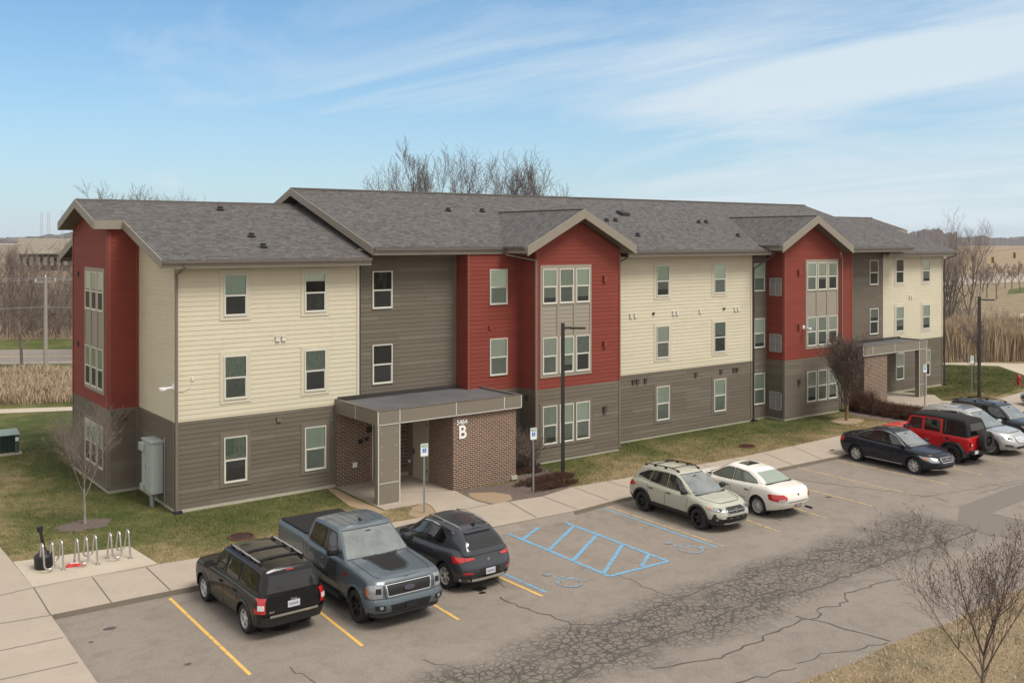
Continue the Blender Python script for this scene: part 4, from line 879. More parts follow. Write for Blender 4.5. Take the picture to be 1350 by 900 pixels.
irregular(gp(1291, 960, -.08), .9, .8, -.079, 'bare_soil', 'tree_ring', 5)
sheet('mulch_bed', lv([(1120, 546), (1130, 534), (1170, 541), (1212, 549), (1214, 556), (1180, 557), (1140, 551)], 0), .012, 'mulch')

# ---- far setting ---------------------------------------------------------
def quad_img(name, pts, z, m, th=0.0): return sheet(name, [gp(u_, v_, z) for u_, v_ in pts], z, m, thick=th)
sheet('path', lv([(-260, 555), (99, 541), (300, 532), (300, 528), (99, 536), (-260, 548)], 0), .012, 'concrete_pale')
sheet('meadow', lv([(-400, 548-18), (97, 531), (230, 522), (230, 446), (97, 447), (-400, 447)], 0), .010, 'lawn')
road = lv([(-500, 487), (97, 479.5), (330, 476), (330, 457), (97, 460.5), (-500, 464)], 0)
sheet('road', road, .018, 'asphalt'); sheet('road_line', lv([(-500, 474.6), (97, 470.2), (330, 467.0), (330, 466.2), (97, 469.4), (-500, 473.7)], 0), .024, 'paint_yellow_worn')
sheet('road_line', lv([(-500, 484.6), (97, 477.8), (330, 474.4), (330, 473.8), (97, 477.2), (-500, 483.9)], 0), .024, 'concrete_pale')
sheet('path', lv([(1225, 476), (1350, 479.3), (1500, 483), (1500, 541-20), (1420, 507), (1350, 494.4), (1317, 482.5), (1225, 480)], 0), .014, 'concrete_pale')
sheet('meadow', lv([(1180, 476), (1225, 476), (1500, 482), (1700, 482), (1700, 352), (1500, 356), (1225, 362), (1180, 362)], 0), .008, 'verge')
sheet('road', lv([(1190, 380), (1290, 375), (1350, 372), (1600, 362), (1600, 353), (1350, 360), (1290, 362), (1190, 366)], 0), .10, 'concrete')
sheet('lawn_patch', lv([(1328, 388), (1350, 386), (1480, 382), (1480, 375), (1350, 379), (1330, 382)], 0), .05, 'lawn')
sheet('path', lv([(1341, 418), (1350, 421), (1480, 450), (1480, 420), (1360, 413), (1346, 414)], 0), .05, 'concrete_pale')
# ------------------------------------------------------------------ vegetation
def tubes_np(segs, n=4):
    """segs: list of (a, b, ra, rb) -> verts, faces arrays"""
    S_ = np.array([(*a, *b, ra, rb) for a, b, ra, rb in segs], float); a = S_[:, :3]; b = S_[:, 3:6]; ra = S_[:, 6]; rb = S_[:, 7]
    d = b-a; L = np.linalg.norm(d, axis=1, keepdims=True); d /= np.maximum(L, 1e-9)
    ref = np.where(np.abs(d[:, 2:3]) < .9, np.array([[0, 0, 1.]]), np.array([[1., 0, 0]])); r = np.cross(d, ref); r /= np.linalg.norm(r, axis=1, keepdims=True); u = np.cross(d, r)
    V = np.zeros((len(S_), 2, n, 3))
    for i in range(n):
        t = 2*pi*i/n; o = r*cos(t)+u*sin(t); V[:, 0, i] = a+o*ra[:, None]; V[:, 1, i] = b+o*rb[:, None]
    base = np.arange(len(S_))*2*n; Fc = []
    for i in range(n):
        j = (i+1) % n; Fc.append(np.stack([base+i, base+j, base+n+j, base+n+i], 1))
    return V.reshape(-1, 3), np.concatenate(Fc)
def np_mesh(name, V, Fq, m, smooth=False):
    me = bpy.data.meshes.new(name); k = Fq.shape[1]; me.vertices.add(len(V)); me.vertices.foreach_set('co', V.astype(np.float32).ravel())
    me.loops.add(len(Fq)*k); me.loops.foreach_set('vertex_index', Fq.astype(np.int32).ravel())
    me.polygons.add(len(Fq)); me.polygons.foreach_set('loop_start', np.arange(len(Fq), dtype=np.int32)*k)
    try: me.polygons.foreach_set('loop_total', np.full(len(Fq), k, np.int32))
    except Exception: pass
    me.materials.append(m); me.update(calc_edges=True); me.validate()
    if smooth: me.polygons.foreach_set('use_smooth', [True]*len(me.polygons))
    return me
class Bare:
    """leafless tree: forked limbs that thin out to twigs"""
    def __init__(s, seed, h, spread, trunk_r, nlimb=9, first=.22, up=.55, levels=3, twigs=5, lean=(0, 0), fork=False, gnarl=.12, twig_r=.006, sub=6):
        s.r = random.Random(seed); s.tr = []; s.cr = []; s.tips = []
        s.up = up; s.gn = gnarl; s.levels = levels; s.tw = twigs; s.twr = twig_r; s.sub = sub
        p = Vector((0, 0, 0)); d = Vector((lean[0], lean[1], 1)).normalized(); n = 14; pts = [(p.copy(), trunk_r*1.25)]
        top = h*(.82 if not fork else .45)
        for i in range(n):
            d = (d+Vector((s.r.gauss(0, gnarl*.3), s.r.gauss(0, gnarl*.3), .12))).normalized(); p = p+d*top/n; pts.append((p.copy(), trunk_r*(1-(i+1)/n*.82)+.004))
        for (a, ra), (b, rb) in zip(pts, pts[1:]): (s.tr if (a.z < h*first) else s.cr).append((a, b, ra, rb))
        for k in range(nlimb):
            f = first+(1-first)*(k+.5*s.r.random())/nlimb; zt = f*top; i = min(n-1, int(zt/top*n)); a, ra = pts[i]
            az = k*2.4+s.r.uniform(-.5, .5); rel = (zt-first*top)/(top*(1-first)+1e-6)
            L = spread*(1.15-.55*rel)*s.r.uniform(.8, 1.2); el = up*s.r.uniform(.8, 1.25)
            dd = Vector((cos(az), sin(az), el*1.3)).normalized(); s.grow(a, dd, L*(1+.4*el), max(ra*.62, .012), 1)
        if fork:
            a, ra = pts[-1]
            for k in range(3): az = k*2.1+s.r.random(); s.grow(a, Vector((cos(az)*.3, sin(az)*.3, 1)).normalized(), h*.55*s.r.uniform(.8, 1.05), ra*.9+.01, 1)
    def grow(s, p, d, L, r, lev):
        n = 6 if lev < 3 else 4; p = Vector(p); q = r
        for i in range(n):
            d = (d+Vector((s.r.gauss(0, s.gn), s.r.gauss(0, s.gn), s.r.gauss(0, s.gn)+.10*s.up))).normalized(); b = p+d*L/n; q2 = max(r*(1-(i+1)/n*.8), s.twr*.5)
            s.cr.append((p, b, q, q2)); p, q = b, q2
            if lev < s.levels and i > 0:
                kk = 1 if lev > 1 else 2
                for _ in range(kk if s.r.random() < .9 else kk+1):
                    t = d.orthogonal().normalized(); t.rotate(Matrix.Rotation(s.r.uniform(0, 2*pi), 3, d)); dd = (d*.8+t*s.r.uniform(.45, .85)+Vector((0, 0, .25*s.up))).normalized()
                    s.grow(p, dd, L*s.r.uniform(.38, .6)*(1.1-.4*i/n), max(q*.62, s.twr), lev+1)
            elif lev == s.levels and i > 0 and s.tw:
                for _ in range(max(1, s.tw//4)):
                    t = d.orthogonal().normalized(); t.rotate(Matrix.Rotation(s.r.uniform(0, 2*pi), 3, d)); b2 = p+(d*.8+t*.7).normalized()*L*s.r.uniform(.25, .5); s.cr.append((p, b2, s.twr, s.twr*.5)); s.tips.append(b2)
        s.tips.append(p)
def scale_tree(B, h): 
    m = max(max(a.z, b.z) for a, b, _, _ in B.cr); k = h/m
    B.tr = [(a*k, b*k, ra, rb) for a, b, ra, rb in B.tr]; B.cr = [(a*k, b*k, ra, rb) for a, b, ra, rb in B.cr]; B.tips = [t*k for t in B.tips]
def tree(label, loc, h, B, cat='tree', group=None, name='bare_tree', mb='bark', mt='twig', rotz=0.0, buds=0):
    scale_tree(B, h); root = thing(name, label, cat, loc, rotz, group)
    V, Fq = tubes_np([(tuple(a), tuple(b), ra, rb) for a, b, ra, rb in B.tr], 9); link('trunk', np_mesh('trunk', V, Fq, mat[mb], True), root)
    thick = [x for x in B.cr if x[2] > .03]; thin = [x for x in B.cr if x[2] <= .03]
    V, Fq = tubes_np([(tuple(a), tuple(b), ra, rb) for a, b, ra, rb in thin], 3); VV, FF = V, Fq
    if thick: V2, F2 = tubes_np([(tuple(a), tuple(b), ra, rb) for a, b, ra, rb in thick], 6); FF = np.concatenate([Fq, F2+len(V)]); VV = np.concatenate([V, V2])
    cr = link('crown', np_mesh('crown', VV, FF, mat[mt]), root)
    if buds:
        rr = random.Random(3); sg = []
        for t in B.tips:
            if rr.random() < buds: sg.append((tuple(t), tuple(t+Vector((rr.gauss(0, .015), rr.gauss(0, .015), rr.uniform(.02, .05)))), .012, .005))
        V, Fq = tubes_np(sg, 4); link('buds', np_mesh('buds', V, Fq, mat['bud']), cr, kind='stuff')
    return root
# sapling on the left lawn
tree('young bare tree on the left lawn between the bicycle racks and the building corner', gp(112, 690), 4.25, Bare(11, 4.2, 1.9, .05, 11, .40, .85, 3, 2, gnarl=.10, twig_r=.0042), group=None, mb='bark_pale')
# dense upright ornamental by the second gable
tree('dense upright brown bare tree with ochre trunk in front of the second red gable', gp(1116, 554), 5.0, Bare(23, 5.2, 2.1, .085, 28, .24, 1.25, 3, 9, gnarl=.08, twig_r=.0075), mb='bark_ochre', mt='twig_red', name='ornamental_tree')
tree('bare budding tree on the dry verge in the lower right corner', gp(1291, 975, -.08), 5.05, Bare(37, 5.1, 2.0, .065, 6, .68, .95, 3, 1, gnarl=.09, twig_r=.0040, fork=True), mt='twig_red', buds=.22, name='budding_tree')
tree('slender bare sapling on the far lawn just left of the right lamp post', gp(1285, 506), 4.6, Bare(41, 4.2, 1.3, .05, 11, .35, .8, 3, 4, twig_r=.010))
# tall trees beyond the roof ridge
BK = [(519, 205, 78, 1, (-.22, 0), 'leaning leftmost bare tree above the first part of the roof ridge'), (547, 178, 74, 2, (-.05, 0), 'tallest slim bare tree above the roof ridge'), (562, 184, 76, 3, (.12, 0), 'wide forking bare tree above the roof, just right of the tallest'),
      (611, 187, 80, 4, (0, 0), 'straight upright bare tree in the middle of the row above the roof'), (632, 204, 84, 5, (.03, 0), 'short bushy bare tree above the roof, in the middle of the row'), (660, 196, 80, 6, (-.04, 0), 'thin bare tree above the roof, fourth from the right end'), (684, 192, 82, 7, (0, 0), 'upright bare tree above the roof, third from the right end'), (699, 196, 80, 8, (.08, 0), 'second to last bare tree of the row above the roof'), (714, 200, 84, 9, (.14, 0), 'rightmost bare tree of the row above the main roof')]
for u_, v_, D, sd, ln, lb in BK:
    p = at_depth(u_-ln[0]*45, D); tree(lb, p, HCAM+(V0-v_)*D/F, Bare(100+sd, 16, 2.9 if sd != 3 else 4.0, .21, 5 if sd in (2, 3, 7, 8) else 7, .48, 1.6, 3 if sd in (2, 3, 7, 8) else 2, 2, lean=ln, gnarl=.09, twig_r=.014), mt='twig_far', group='bare trees rising behind the main roof')
for u_, v_, D, sd, lb in ((143, 237, 80, 21, 'bare tree rising behind the left end of the lower roof ridge'), (181, 243, 84, 22, 'bare tree behind the lower roof between two others'), (257, 247, 92, 23, 'round-topped bare tree behind the lower roof just left of the taller roof')):
    tree(lb, at_depth(u_, D), HCAM+(V0-v_)*D/F, Bare(sd, 14, 3.8, .24, 9, .40, 1.0, 3, 3, gnarl=.13, twig_r=.013), mt='twig_far', group='bare trees rising behind the lower roof')
# right background
tree('large many-stemmed bare tree beyond the right end of the building', gp(1252, 448), 13.4, Bare(55, 13, 4.6, .26, 8, .16, 1.4, 3, 2, gnarl=.09, twig_r=.010, fork=True), group=None, mt='twig')
tree('tall bare tree leaning right beside the many-stemmed one', gp(1275, 446), 12.2, Bare(57, 12.5, 3.6, .16, 7, .18, 1.4, 3, 2, lean=(.18, 0), gnarl=.09, twig_r=.010), mt='twig')
tree('slender tall bare tree at the left edge of the picture beyond the path', gp(29, 487), 9.6, Bare(61, 9.4, 2.3, .12, 13, .25, .95, 3, 5, twig_r=.014))
for i, (u_, v_, hh) in enumerate([(1282, 392, 6.2), (1296, 384, 4.5), (1301, 392, 6.0), (1314, 394, 6.3), (1325, 380, 5.2), (1334, 381, 4.8), (1345, 384, 6.0)]):
    tree(['first', 'second', 'third', 'fourth', 'fifth', 'sixth', 'seventh'][i]+' from the left of the small bare trees on the far meadow', gp(u_, v_), hh, Bare(70+i, hh, 1.3, .10, 9, .3, .9, 2, 4, twig_r=.02), group='small bare trees on the far meadow')
# brush masses ---------------------------------------------------------
def brush(name, label, poly, n, hlo, hhi, seed, m='brush', twr=.02, nt=9, cat='thicket'):
    rr = random.Random(seed); xs = [p[0] for p in poly]; ys = [p[1] for p in poly]; segs = []; c = 0
    while c < n:
        x = rr.uniform(min(xs), max(xs)); y = rr.uniform(min(ys), max(ys))
        if not inpoly(np.array([x]), np.array([y]), poly)[0]: continue
        c += 1; h = rr.uniform(hlo, hhi); p = Vector((x, y, 0)); d = Vector((rr.gauss(0, .16), rr.gauss(0, .16), 1)).normalized(); k = 5; pts = [p]
        for i in range(k): d = (d+Vector((rr.gauss(0, .1), rr.gauss(0, .1), .1))).normalized(); q = p+d*h/k; segs.append((tuple(p), tuple(q), twr*2.0*(1-i/k*.7), twr*2.0*(1-(i+1)/k*.7))); p = q; pts.append(p)
        for _ in range(nt):
            i = rr.randint(1, k); a = pts[i]; az = rr.uniform(0, 2*pi); L = h*rr.uniform(.10, .28); b = a+Vector((cos(az)*.6, sin(az)*.6, rr.uniform(.5, 1.2))).normalized()*L; segs.append((tuple(a), tuple(b), twr*.7, twr*.3))
            if rr.random() < .6: az += .8; b3 = b+Vector((cos(az)*.6, sin(az)*.6, .8)).normalized()*L*.5; segs.append((tuple(b), tuple(b3), twr*.45, twr*.2))
    V, Fq = tubes_np(segs, 3); o = link(name, np_mesh(name, V, Fq, mat[m])); o['kind'] = 'stuff'; tag(o, label, cat); return o
wl_ = [at_depth(-160, 97), at_depth(330, 100), at_depth(330, 126), at_depth(-160, 122)]
brush('thicket', 'dense brown leafless thicket beyond the road on the left', wl_, 1700, 3.0, 6.6, 1, twr=.026, nt=11)
wl2 = [at_depth(-160, 122), at_depth(330, 126), at_depth(330, 180), at_depth(-160, 176)]
brush('thicket', 'taller ragged treetops behind the brown thicket on the left', wl2, 230, 5.0, 8.6, 2, twr=.035, nt=14)
wr = [at_depth(1225, 92), at_depth(1300, 88), at_depth(1370, 86), at_depth(1370, 94), at_depth(1310, 100), at_depth(1225, 118)]
brush('undergrowth', 'grey-brown leafless undergrowth behind the reeds on the right', wr, 330, 1.4, 3.0, 3, twr=.022, nt=8)
wr2 = [at_depth(1225, 96), at_depth(1285, 96), at_depth(1285, 118), at_depth(1225, 118)]
brush('undergrowth', 'taller tangled undergrowth around the foot of the large tree on the right', wr2, 60, 2.0, 4.0, 4, twr=.022, nt=8)
# reeds ------------------------------------------------------------------
def blades(name, label, poly, n, hlo, hhi, wdt, seed, m, lean=.18, z0=0.0, cat='grass', plume=0.0, excl=()):
    rg = np.random.default_rng(seed); P_ = np.array([p[:2] for p in poly]); lo = P_.min(0); hi = P_.max(0); xy = rg.uniform(lo, hi, (int(n*6), 2)); xy = xy[inpoly(xy[:, 0], xy[:, 1], poly)]
    for ex in excl: xy = xy[~inpoly(xy[:, 0], xy[:, 1], ex)]
    xy = xy[:n]; n = len(xy)
    clump = .5+.5*np.sin(xy[:, 0]*.9+1.3*np.sin(xy[:, 1]*.7))*np.sin(xy[:, 1]*1.1+seed)
    h = rg.uniform(hlo, hhi, n)*(.72+.35*clump); az = rg.uniform(0, 2*pi, n); w_ = wdt*rg.uniform(.6, 1.3, n); lx = rg.normal(0, lean, n)*h; ly = rg.normal(0, lean, n)*h
    c, s_ = np.cos(az)*w_/2, np.sin(az)*w_/2; V = np.zeros((n, 5, 3)); X, Y = xy[:, 0], xy[:, 1]
    V[:, 0] = np.stack([X-c, Y-s_, np.full(n, z0)], 1); V[:, 1] = np.stack([X+c, Y+s_, np.full(n, z0)], 1)
    k = 1+plume; V[:, 2] = np.stack([X+c*k+lx*.45, Y+s_*k+ly*.45, z0+h*.62], 1); V[:, 3] = np.stack([X-c*k+lx*.45, Y-s_*k+ly*.45, z0+h*.62], 1); V[:, 4] = np.stack([X+lx, Y+ly, z0+h], 1)
    b = np.arange(n)*5; T = np.concatenate([np.stack([b, b+1, b+2], 1), np.stack([b, b+2, b+3], 1), np.stack([b+3, b+2, b+4], 1)])
    o = link(name, np_mesh(name, V.reshape(-1, 3), T, mat[m])); o['kind'] = 'stuff'; tag(o, label, cat); return o
blades('reeds', 'tall tan reeds between the path and the road on the left', lv([(-90, 537), (97, 531), (230, 525), (230, 489), (97, 492), (-90, 497)], 0), 30000, .25, .95, .032, 5, 'reed', lean=.3, plume=.8)
blades('reeds', 'tall tan reed bed beyond the path on the right', [at_depth(1215, 79.5), at_depth(1350, 80.5), at_depth(1450, 80), at_depth(1450, 93), at_depth(1350, 92), at_depth(1215, 93)], 42000, 2.1, 3.3, .05, 6, 'reed', lean=.09, plume=1.0)
# short lawn blades ------------------------------------------------------
LB = [(p[0], p[1]) for p in walk_in[5:]][:16]
front = [(walk_in[4][0], walk_in[4][1]-.04)]+[(p[0], p[1]-.04) for p in walk_in[5:19]]+[(52, -.1), (41, -.6), (38, -1.9), (32.7, -1.9), (31.3, -.8), (20.5, -.8), (20.4, -1.95), (15.3, -1.95), (15.2, -.2), (12.9, -.2), (12.9, -3.5), (9.8, -3.6), (6.4, -3.6), (6.3, -.1), (0, -.1)]
pl = walk_in[0]; west = [(walk_in[4][0], walk_in[4][1]+.05), (0, -.1), (-.05, 4.3), (-1.25, 4.3), (-1.25, 10), (-.1, 10), (0, 14.4), (-7, 24), (-26, 24), (-22, 10), (pl[0]-3, pl[1]+7), (pl[0], pl[1]+.1), gp(171, 719, 0)[:2]]
import itertools
bed = lv([(598, 645.5), (650, 641), (682, 634), (683, 612), (708, 612), (740, 630), (757, 639), (752, 642.3), (716, 654), (690, 658), (660, 665), (646, 665), (628, 660)], 0)
bed2 = lv([(1120, 546), (1130, 534), (1170, 541), (1212, 549), (1214, 556), (1180, 557), (1140, 551)], 0)
soil1 = lv([(545, 668), (562, 662), (571, 667), (576, 676), (566, 682), (548, 682), (538, 678)], 0); soil0 = lv([(430, 643), (443, 644), (470, 658), (505, 673), (512, 675), (500, 677), (480, 672), (462, 668), (445, 655)], 0)
ringp = lambda c, r: [(c[0]+r*.9*cos(2*pi*k/12), c[1]+r*.65*sin(2*pi*k/12)) for k in range(12)]
dr_ = [[(p[0]+r*cos(2*pi*k/12), p[1]+r*sin(2*pi*k/12)) for k in range(12)] for p, r in ((gp(318, 708), .47), (gp(984.6, 588.5), .42))]
wwalk = [p0, p1, p2, p3, (p3[0]-ww*1.3, p3[1]), (pn[0]-ww*1.2, pn[1]), pn]
excl = [wwalk, e1, e2, bed, bed2, soil1, soil0, ringp(gp(111, 692), .95), ringp(gp(1118, 555), 1.1)]+dr_
blades('grass', 'short patchy green and straw-coloured lawn grass in front of the building', front, 95000, .025, .07, .016, 7, 'grass_blade', lean=.5, z0=.0, excl=excl)
blades('grass', 'short patchy lawn grass around the left end of the building', west, 75000, .03, .08, .018, 8, 'grass_blade', lean=.5, z0=.0, excl=excl)
blades('grass', 'dry straw-coloured grass on the verge in the lower right corner', vg, 30000, .03, .10, .016, 9, 'reed', lean=.6, z0=-.085)
eb = lv([(1180, 545), (1244, 528), (1300, 528), (1350, 512), (1420, 494), (1420, 505), (1350, 496), (1317, 484), (1243, 482)], 0)
blades('grass', 'green lawn between the far path and the right end of the building', lv([(1243, 528), (1300, 527), (1350, 511), (1420, 493), (1420, 500), (1350, 496), (1317, 484), (1244, 482)], 0), 26000, .04, .09, .03, 10, 'grass_blade', lean=.5)
# dead shrub beds --------------------------------------------------------
def shrub(name, label, c, rx, ry, h, n, seed, m='dry_shrub', cat='shrub', group=None, r0=.008, rot=0):
    rr = random.Random(seed); segs = []
    for _ in range(n):
        t_ = rr.uniform(0, 2*pi); q = sqrt(rr.random())*(1+.22*sin(3*t_+seed)+.13*sin(7*t_)); x, y = rx*q*cos(t_), ry*q*sin(t_); x, y = x*cos(rot)-y*sin(rot), x*sin(rot)+y*cos(rot); a = Vector((x*.85, y*.85, 0)); hh = h*(1-.45*q*q)*rr.uniform(.35, 1.25)
        d = Vector((x*.3/rx+rr.gauss(0, .35), y*.3/ry+rr.gauss(0, .35), 1)).normalized(); b = a+d*hh*.6; segs.append((tuple(a), tuple(b), r0, r0*.8))
        for _ in range(4): e = b+(d+Vector((rr.gauss(0, .6), rr.gauss(0, .6), rr.gauss(0, .3)))).normalized()*hh*rr.uniform(.25, .5); segs.append((tuple(b), tuple(e), r0*.8, r0*.5))
    V, Fq = tubes_np(segs, 3); o = link(name, np_mesh(name, V, Fq, mat[m])); o.location = c; tag(o, label, cat, group); return o
SH = [((712, 637), 1.1, .5, .42, 700, 'low brown dead shrub nearest the brick wall corner'), ((733, 632), .9, .5, .40, 600, 'low brown dead shrub at the foot of the first lamp post'), ((745, 638), .6, .35, .33, 320, 'smallest low brown dead shrub at the right end of the bed'), ((722, 644), .8, .3, .33, 420, 'low reddish dead shrub along the walk beside the blue sign'), ((695, 622), .7, .5, .45, 420, 'dark dead shrub against the grey wall beside the brick box')]
for i, (p, rx, ry, h, n, lb) in enumerate(SH): shrub('dead_shrub', lb, gp(*p), rx*1.15, ry*1.2, h*.75, n, i, group='dead shrubs in the mulch bed')
shrub('tall_shrub', 'tall grey-brown leafless shrub in the corner between brick box and gable', (14.2, -1.9, 0), .75, .6, 1.9, 420, 31, 'brush', r0=.010)
HG = [(1135, 541), (1150, 543.5), (1166, 546), (1182, 548.5), (1197, 551), (1210, 553)]
for i, p in enumerate(HG): shrub('hedge_shrub', ['first', 'second', 'third', 'fourth', 'fifth', 'last'][i]+' brown shrub from the left in the leafless hedge by the far entrance', gp(*p), 1.0, .55, .75, 950, 40+i, group='clipped leafless hedge by the far entrance')
shrub('dead_shrub', 'dark leafless shrub at the foot of the far brick wall behind the ornamental tree', (39.2, -2.4, 0), .9, .5, 1.3, 420, 52, 'dry_shrub')
# distant woods and hill --------------------------------------------------
def farwood(name, u0, u1, D, h0, h1, seed, label, z0=0.0, n=150, dep=60):
    rr = random.Random(seed); mb = MB(); base = []
    for r in range(3):
        DD = D+dep*r/2
        row = []
        hh = h0
        for i in range(n+1):
            uu = u0+(u1-u0)*i/n; p = at_depth(uu, DD); hh = h0+(h1-h0)*(.5+.3*sin(i*.21+seed+r)+.2*sin(i*.57+2*r))+rr.uniform(-.06, .06)*h1
            row.append((p[0], p[1], hh*(1 if r < 2 else .9)+z0))
        base.append(row)
    f0 = [(p[0], p[1], z0-2) for p in [at_depth(u0+(u1-u0)*i/n, D-8) for i in range(n+1)]]
    rows = [f0]+base
    for a, b in zip(rows, rows[1:]):
        for i in range(n): mb.face([a[i], a[i+1], b[i+1], b[i]])
    o = mb.build(name, mat['far_wood']); o['kind'] = 'stuff'; tag(o, label, 'woods'); return o
farwood('far_wood', -500, 520, 620, 8, 15, 1, 'distant leafless wood on the left horizon behind the flat industrial building')
farwood('far_wood', 1150, 1700, 1500, 9, 15, 2, 'distant dark line of woods on the right horizon beyond the brown field', n=220)
farwood('far_wood', -2200, -480, 700, 8, 15, 3, 'distant leafless wood beyond the left edge'); farwood('far_wood', 520, 1160, 900, 8, 13, 4, 'distant woods hidden behind the building')
farwood('far_wood', 1150, 1262, 760, 10, 17, 5, 'nearer wooded rise just right of the roof end', z0=2, n=60)

# the wood across the road behind the viewpoint (it shows only as reflections)
bw = [(-70, -88), (70, -88), (70, -100), (-70, -100)]
brush('thicket', 'leafless wood on the far side of the car park, behind the viewpoint', bw, 420, 8, 13, 9, twr=.09, nt=16)
# ------------------------------------------------------------------ site furniture
def lamp_post(loc, h, label, ang):
    r = thing('lamp_post', label, 'lamp post', loc, ang, 'car park lamp posts')
    mb = MB(); mb.box(-.075, .075, -.075, .075, 0, h); mb.build('pole', mat['bronze'], r)
    mb = MB(); mb.box(-.17, .17, -.17, .17, 0, .03); 
    for sx in (-1, 1):
        for sy in (-1, 1): mb.tube((sx*.12, sy*.12, .03), (sx*.12, sy*.12, .07), .015, .015, 6)
    mb.build('base_plate', mat['bronze'], r)
    mb = MB(); mb.box(.0, .36, -.045, .045, h-.22, h-.14); mb.build('arm', mat['bronze'], r)
    mb = MB(); prof = [(.34, -.10), (.42, -.17), (.60, -.20), (.85, -.20), (.95, -.15), (.97, 0), (.95, .15), (.85, .20), (.60, .20), (.42, .17), (.34, .10)]; mb.prism(prof, h-.225, h-.155); hd = mb.build('lamp_head', mat['bronze'], r)
    mb = MB(); mb.box(.55, .9, -.14, .14, h-.232, h-.226); mb.build('lens', mat['sign_white'], hd)
    mb = MB(); mb.box(-.085, .085, -.085, .085, h, h+.02); mb.build('pole_cap', mat['bronze'], r)
    return r
lamp_post(gp(742, 626.5), 6.42, 'dark square lamp post standing in the dead shrubs before the first red gable', radians(-35))
lamp_post(gp(1291, 524), 6.35, 'dark lamp post on the lawn beyond the right end of the building', radians(-35))
def acc_sign(loc, h, label, rot):
    r = thing('parking_sign', label, 'parking sign', loc, rot, 'accessible parking signs')
    mb = MB(); mb.box(-.028, .028, -.012, .012, 0, h-.05); mb.box(-.028, -.018, -.03, -.012, 0, h-.05); mb.box(.018, .028, -.03, -.012, 0, h-.05); mb.build('post', mat['galv'], r)
    mb = MB(); w_, hh = .155, .235; z = h-.25; n = 5; pts = []
    for cx, cz, a0 in ((w_-.03, hh-.03, 0), (-w_+.03, hh-.03, 90), (-w_+.03, -hh+.03, 180), (w_-.03, -hh+.03, 270)):
        for k in range(n): t_ = radians(a0+90*k/(n-1)); pts.append((cx+.03*cos(t_), cz+.03*sin(t_)))
    k0_ = len(mb.v); 
    for yy in (-.034, -.031): 
        mb.face([(x, yy, z+q) for x, q in (pts if yy < -.033 else pts[::-1])])
    for i in range(len(pts)): j = (i+1) % len(pts); mb.face([(pts[i][0], -.034, z+pts[i][1]), (pts[i][0], -.031, z+pts[i][1]), (pts[j][0], -.031, z+pts[j][1]), (pts[j][0], -.034, z+pts[j][1])])
    pnl = mb.build('sign_panel', mat['sign_white'], r)
    mb = MB(); b = .145; c = .006
    for a0, a1, b0, b1 in ((-b, b, .218, .218+c), (-b, b, -.224, -.218), (-b, -b+c, -.218, .218), (b-c, b, -.218, .218)): mb.box(a0, a1, -.0365, -.0345, z+b0, z+b1)
    mb.build('border', mat['sign_green'], pnl)
    mb = MB(); mb.box(-.075, .075, -.0375, -.0345, z-.10, z+.05); mb.build('blue_field', mat['sign_blue'], pnl)
    M_ = Matrix.Rotation(pi/2, 4, 'X'); text_mesh('lettering', 'RESERVED\nPARKING', .058, mat['sign_green'], pnl, Matrix.Translation((0, -.037, z+.135)) @ M_, .001, .001)
    mb = MB(); q = -.040
    mb.tube((-.012, q, z+.032), (-.012, q+.002, z+.032), .012, .012, 10)
    for a, b_2 in (((-.012, .018), (-.008, -.02)), ((-.008, -.02), (.022, -.022)), ((.022, -.022), (.036, -.058)), ((.036, -.058), (.048, -.052)), ((-.010, .0), (.018, .0))): mb.bar((a[0], q, z+a[1]), (b_2[0], q, z+b_2[1]), .008, .002, up=(0, 1, 0)) if False else mb.obox(((a[0]+b_2[0])/2, q, z+(a[1]+b_2[1])/2), ((b_2[0]-a[0])/2+.002, 0, (b_2[1]-a[1])/2), (0, .001, 0), (Vector((-(b_2[1]-a[1]), 0, b_2[0]-a[0])).normalized()*.0045))
    pr_ = [(.0+.034*cos(t_), -.045+.034*sin(t_)) for t_ in [radians(x) for x in range(130, 341, 30)]]
    for a, b_2 in zip(pr_, pr_[1:]): mb.obox(((a[0]+b_2[0])/2, q, z+(a[1]+b_2[1])/2), ((b_2[0]-a[0])/2, 0, (b_2[1]-a[1])/2), (0, .001, 0), (Vector((-(b_2[1]-a[1]), 0, b_2[0]-a[0])).normalized()*.0045))
    mb.build('wheelchair_symbol', mat['sign_white'], pnl)
    mb = MB(); mb.tube((0, -.038, z+.19), (0, -.034, z+.19), .008, .008, 8); mb.tube((0, -.038, z-.19), (0, -.034, z-.19), .008, .008, 8); mb.build('bolt', mat['galv'], pnl)
acc_sign(gp(559, 676), 2.56, 'accessible parking sign on a grey post in front of the canopy column', radians(-6))
acc_sign(gp(703, 650), 2.60, 'accessible parking sign on a grey post between brick box and lamp post', radians(-6))
acc_sign(gp(1219, 537), 2.58, 'accessible parking sign in front of the far entrance canopy column', radians(-8))
acc_sign(gp(1281, 521), 2.55, 'accessible parking sign beside the dark lamp post on the right', radians(-8))
